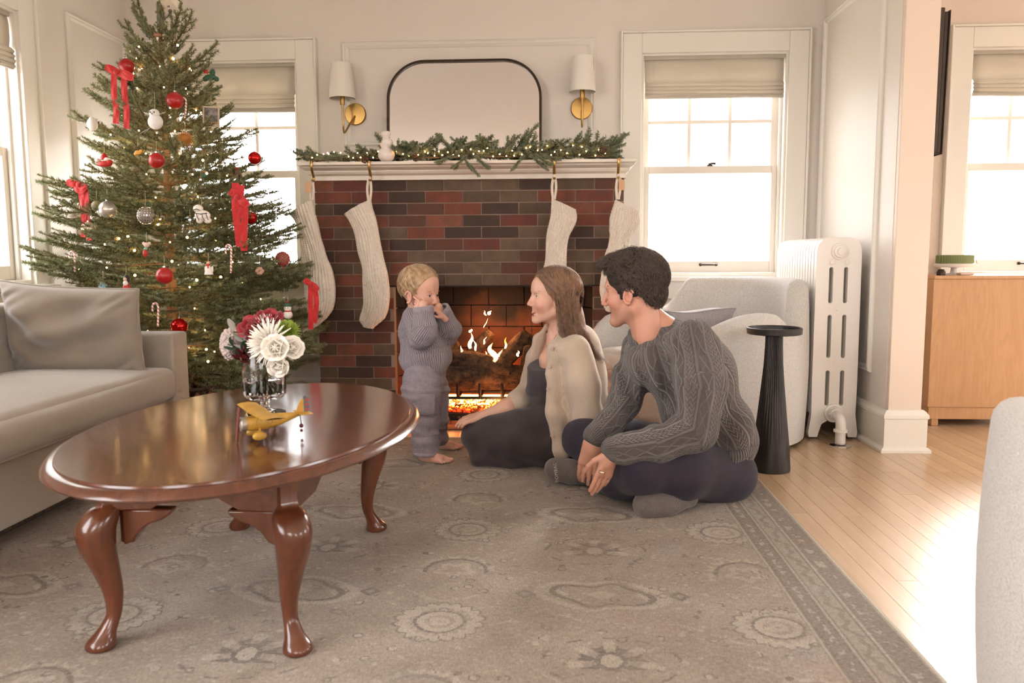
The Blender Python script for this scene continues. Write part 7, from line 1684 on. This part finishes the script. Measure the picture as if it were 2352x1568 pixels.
s2_.chain([W(1277, 1078, Yf2), W(1308, 1082, Yf2), W(1345, 1090, Yf2)], [.038, .042, .040]); s2_.ell(W(1272, 1076, Yf2), (.030, .042, .034)); v, q = s2_.run(floor=FL, smooth=1); so2 = sdf_obj('sock', [(v, q)], sk_.m, ma)
patch = simple('sock_dot_patch', (168, 142, 132), .9)
def dots(cx, cy, Y, nx_, nz_, st__, par, rad, curve_c, curve_r):
    m = MB()
    for i in range(nx_):
        for j in range(nz_):
            px, py = cx+(i-nx_/2)*st__+(j % 2)*st__*.5, cy+(j-nz_/2)*st__; p = W(px, py, Y); d = (p-curve_c); d[0] *= .3; d /= np.linalg.norm(d); 
            p = W(px, py, Y); yy = curve_c[1]-math.sqrt(max(1e-5, curve_r**2-(p[2]-curve_c[2])**2)); m.sphere((p[0], yy-.0006, p[2]), (.0021, .0012, .0016), 6)
    m.build('dot_patch', patch, par, smooth=True)
dots(1540, 1154, Ym-.22, 6, 8, 6.5, so1, 0, W(1540, 1154, Ym-.215), .0425); dots(1316, 1082, Yf2, 4, 7, 6.5, so2, 0, W(1316, 1083, Yf2), .043)
fc = bpy.data.curves.new('sock_lettering', 'FONT'); fc.body = 'BOMBAS'; fc.size = .0175; fc.extrude = .0006; fc.align_x = 'CENTER'; fc.align_y = 'CENTER'; fc.space_character = 1.15
ft_ = bpy.data.objects.new('t', fc); COL.objects.link(ft_); bpy.context.view_layer.update(); fme = bpy.data.meshes.new_from_object(ft_.evaluated_get(bpy.context.evaluated_depsgraph_get())); bpy.data.objects.remove(ft_); fme.materials.clear(); fme.materials.append(simple('sock_print', (206, 196, 186), .8)); fo = bpy.data.objects.new('sock_lettering', fme); COL.objects.link(fo)
p = W(1276, 1078, Yf2); fo.location = (p[0]+.002, p[1]-.0475, p[2]); fo.rotation_euler = (PI/2, -PI/2-.12, 0); fo.parent = so2; fo.matrix_parent_inverse = wmat(so2).inverted()
# head turned away to the left, dark short hair
hm_ = W(1454, 673, Ym-.02); (hv, hq, hcx), fs, R = head(hm_, (-.93, .33, -.10), 1.02, 'man', ma, upv=(-.10, 0, 1), skin=skm)
bd = Sdf(.0055, .035)
bd.chain([W(1480, 712, Ym), W(1510, 755, Ym), W(1560, 840, Ym+.01), W(1610, 930, Ym+.04), W(1655, 1050, Ym+.06)], [.046, .054, .105, .11, .11]); bd.chain([W(1590, 795, Ym-.13), W(1530, 775, Ym), W(1485, 800, Ym+.12)], [.05, .06, .05])
bd.chain([W(1596, 800, Ym-.15), W(1596, 980, Ym-.235), W(1412, 1034, Ym-.275)], [.05, .04, .028]); bd.chain([W(1478, 800, Ym+.12), W(1434, 925, Ym+.05), W(1368, 1003, Ym-.145)], [.045, .04, .028])
bd.chain([W(1670, 1085, Ym), W(1475, 1075, Ym-.21), W(1340, 1088, Ym+.10)], [.08, .055, .035]); bd.chain([W(1600, 1050, Ym+.2), W(1345, 1012, Ym+.18), W(1500, 1140, Ym-.16)], [.08, .05, .033])
bV, bQ = bd.run(floor=FL, smooth=1)
h1 = hand(W(1404, 1040, Ym-.28), (-.34, -.02, -1), (-.55, .8, .1), .93, .20, 1, h=.0024, curls=[.10, .14, .2, .3]); h2 = hand(W(1360, 1012, Ym-.15), (-.16, -.03, -1), (.2, 1, 0), .95, .16, -1, h=.0024, curls=[.2, .14, .12, .12])
sdf_obj('body', [(bV, bQ), (hv, hq), h1, h2], SK, ma, None, np.concatenate([skcol(bV, skm), hcx, skcol(h1[0], skm), skcol(h2[0], skm)]))
wrs = W(1383, 1083, Ym-.315); MB().lathe([(.0098, 0), (.0106, .001), (.0106, .003), (.0098, .004)], wrs, 24, (-.3, 0, -1), cap=False).build('ring', simple('pale_gold', (226, 206, 170), .15, metal=1.), ma, auto=40)
hm2 = hairmat('dark_brown_hair', (92, 70, 56), (52, 39, 32)); hm2.node_tree.nodes['Principled BSDF'].inputs['Roughness'].default_value = .6; hmb = Mat('hair_root_brown', (50, 38, 32), .95).m; rr = np.random.default_rng(8)
S = Sdf(.0032, .014); S.ell((-.018, 0, .058), (.111, .089, .094)); S.ell((.050, 0, .108), (.056, .062, .034)); S.ell((-.072, 0, .0), (.044, .066, .058)); 
for s in (-1, 1): S.cone((.030, s*.074, .04), (.018, s*.074, -.010), .013, .007)
S.cut((.078, 0, .070), (1, 0, -.42)); S.cut((-.055, 0, -.056), (.25, 0, -1)); S.ell((.002, .084, -.006), (.020, .014, .032), None, .004, sub=True); S.ell((.002, -.084, -.006), (.020, .014, .032), None, .004, sub=True); S.ell((.07, 0, .0), (.055, .074, .066), None, .006, sub=True)
def dh(P): return .0016*np.sin(P[:, 0]*150+3*np.sin(P[:, 2]*90))+.0014*np.sin(P[:, 2]*190+P[:, 1]*120)
v, q = S.run(disp=dh, smooth=0); sdf_obj('hair', [(v*1.02@R.T+hm_, q)], hmb, ma)
paths = []
for i in range(9000):
    d = rr.normal(size=3); d /= np.linalg.norm(d); p0 = np.array([-.018, 0, .058])+d*np.array([.114, .092, .097])
    if d[2] < -.75 or (p0[0] > .030 and p0[2] < .085) or (p0[2] < .02 and -.035 < p0[0]): continue
    if p0[2] < -.02 and p0[0] > -.06: continue
    top = d[2] > .45
    fl_ = np.array([.75, .15*math.sin(p0[0]*60), .25]) if top and p0[0] > -.03 else np.array([-.35, 0, -.9])
    w = fl_+rr.normal(0, .5 if top else .28, 3); w = w-d*(w@d)*.92; w /= np.linalg.norm(w); L = rr.uniform(.014, .030)*(1.3 if top else .8); cur = np.cross(d, w)*rr.normal(0, .006)
    paths.append([fs(p0), fs(p0+w*L*.5+d*.0028+cur), fs(p0+w*L+d*rr.uniform(-.003, .003)-cur*.5)])
for (cc, rad_, nn_) in ((np.array([-.072, 0, .0]), np.array([.046, .068, .060]), 2200), (np.array([.050, 0, .108]), np.array([.058, .064, .036]), 1500)):
    for i in range(nn_):
        d = rr.normal(size=3); d /= np.linalg.norm(d); p0 = cc+d*rad_
        if cc[0] < 0 and (d[0] > -.1 and abs(d[1]) < .75 or p0[2] < -.054): continue
        if cc[0] > 0 and d[2] < -.2: continue
        w = (np.array([-.2, 0, -1.]) if cc[0] < 0 else np.array([.9, 0, -.1]))+rr.normal(0, .25 if cc[0] < 0 else .45, 3); w = w-d*(w@d)*.9; w /= np.linalg.norm(w); L = rr.uniform(.012, .022)*(1. if cc[0] < 0 else 1.5)
        paths.append([fs(p0), fs(p0+w*L*.5+d*.003), fs(p0+w*L+d*rr.uniform(-.003, .003))])
strands('hair_strands', None, paths, .0011, hm2, ma, 6)['kind'] = 'stuff'
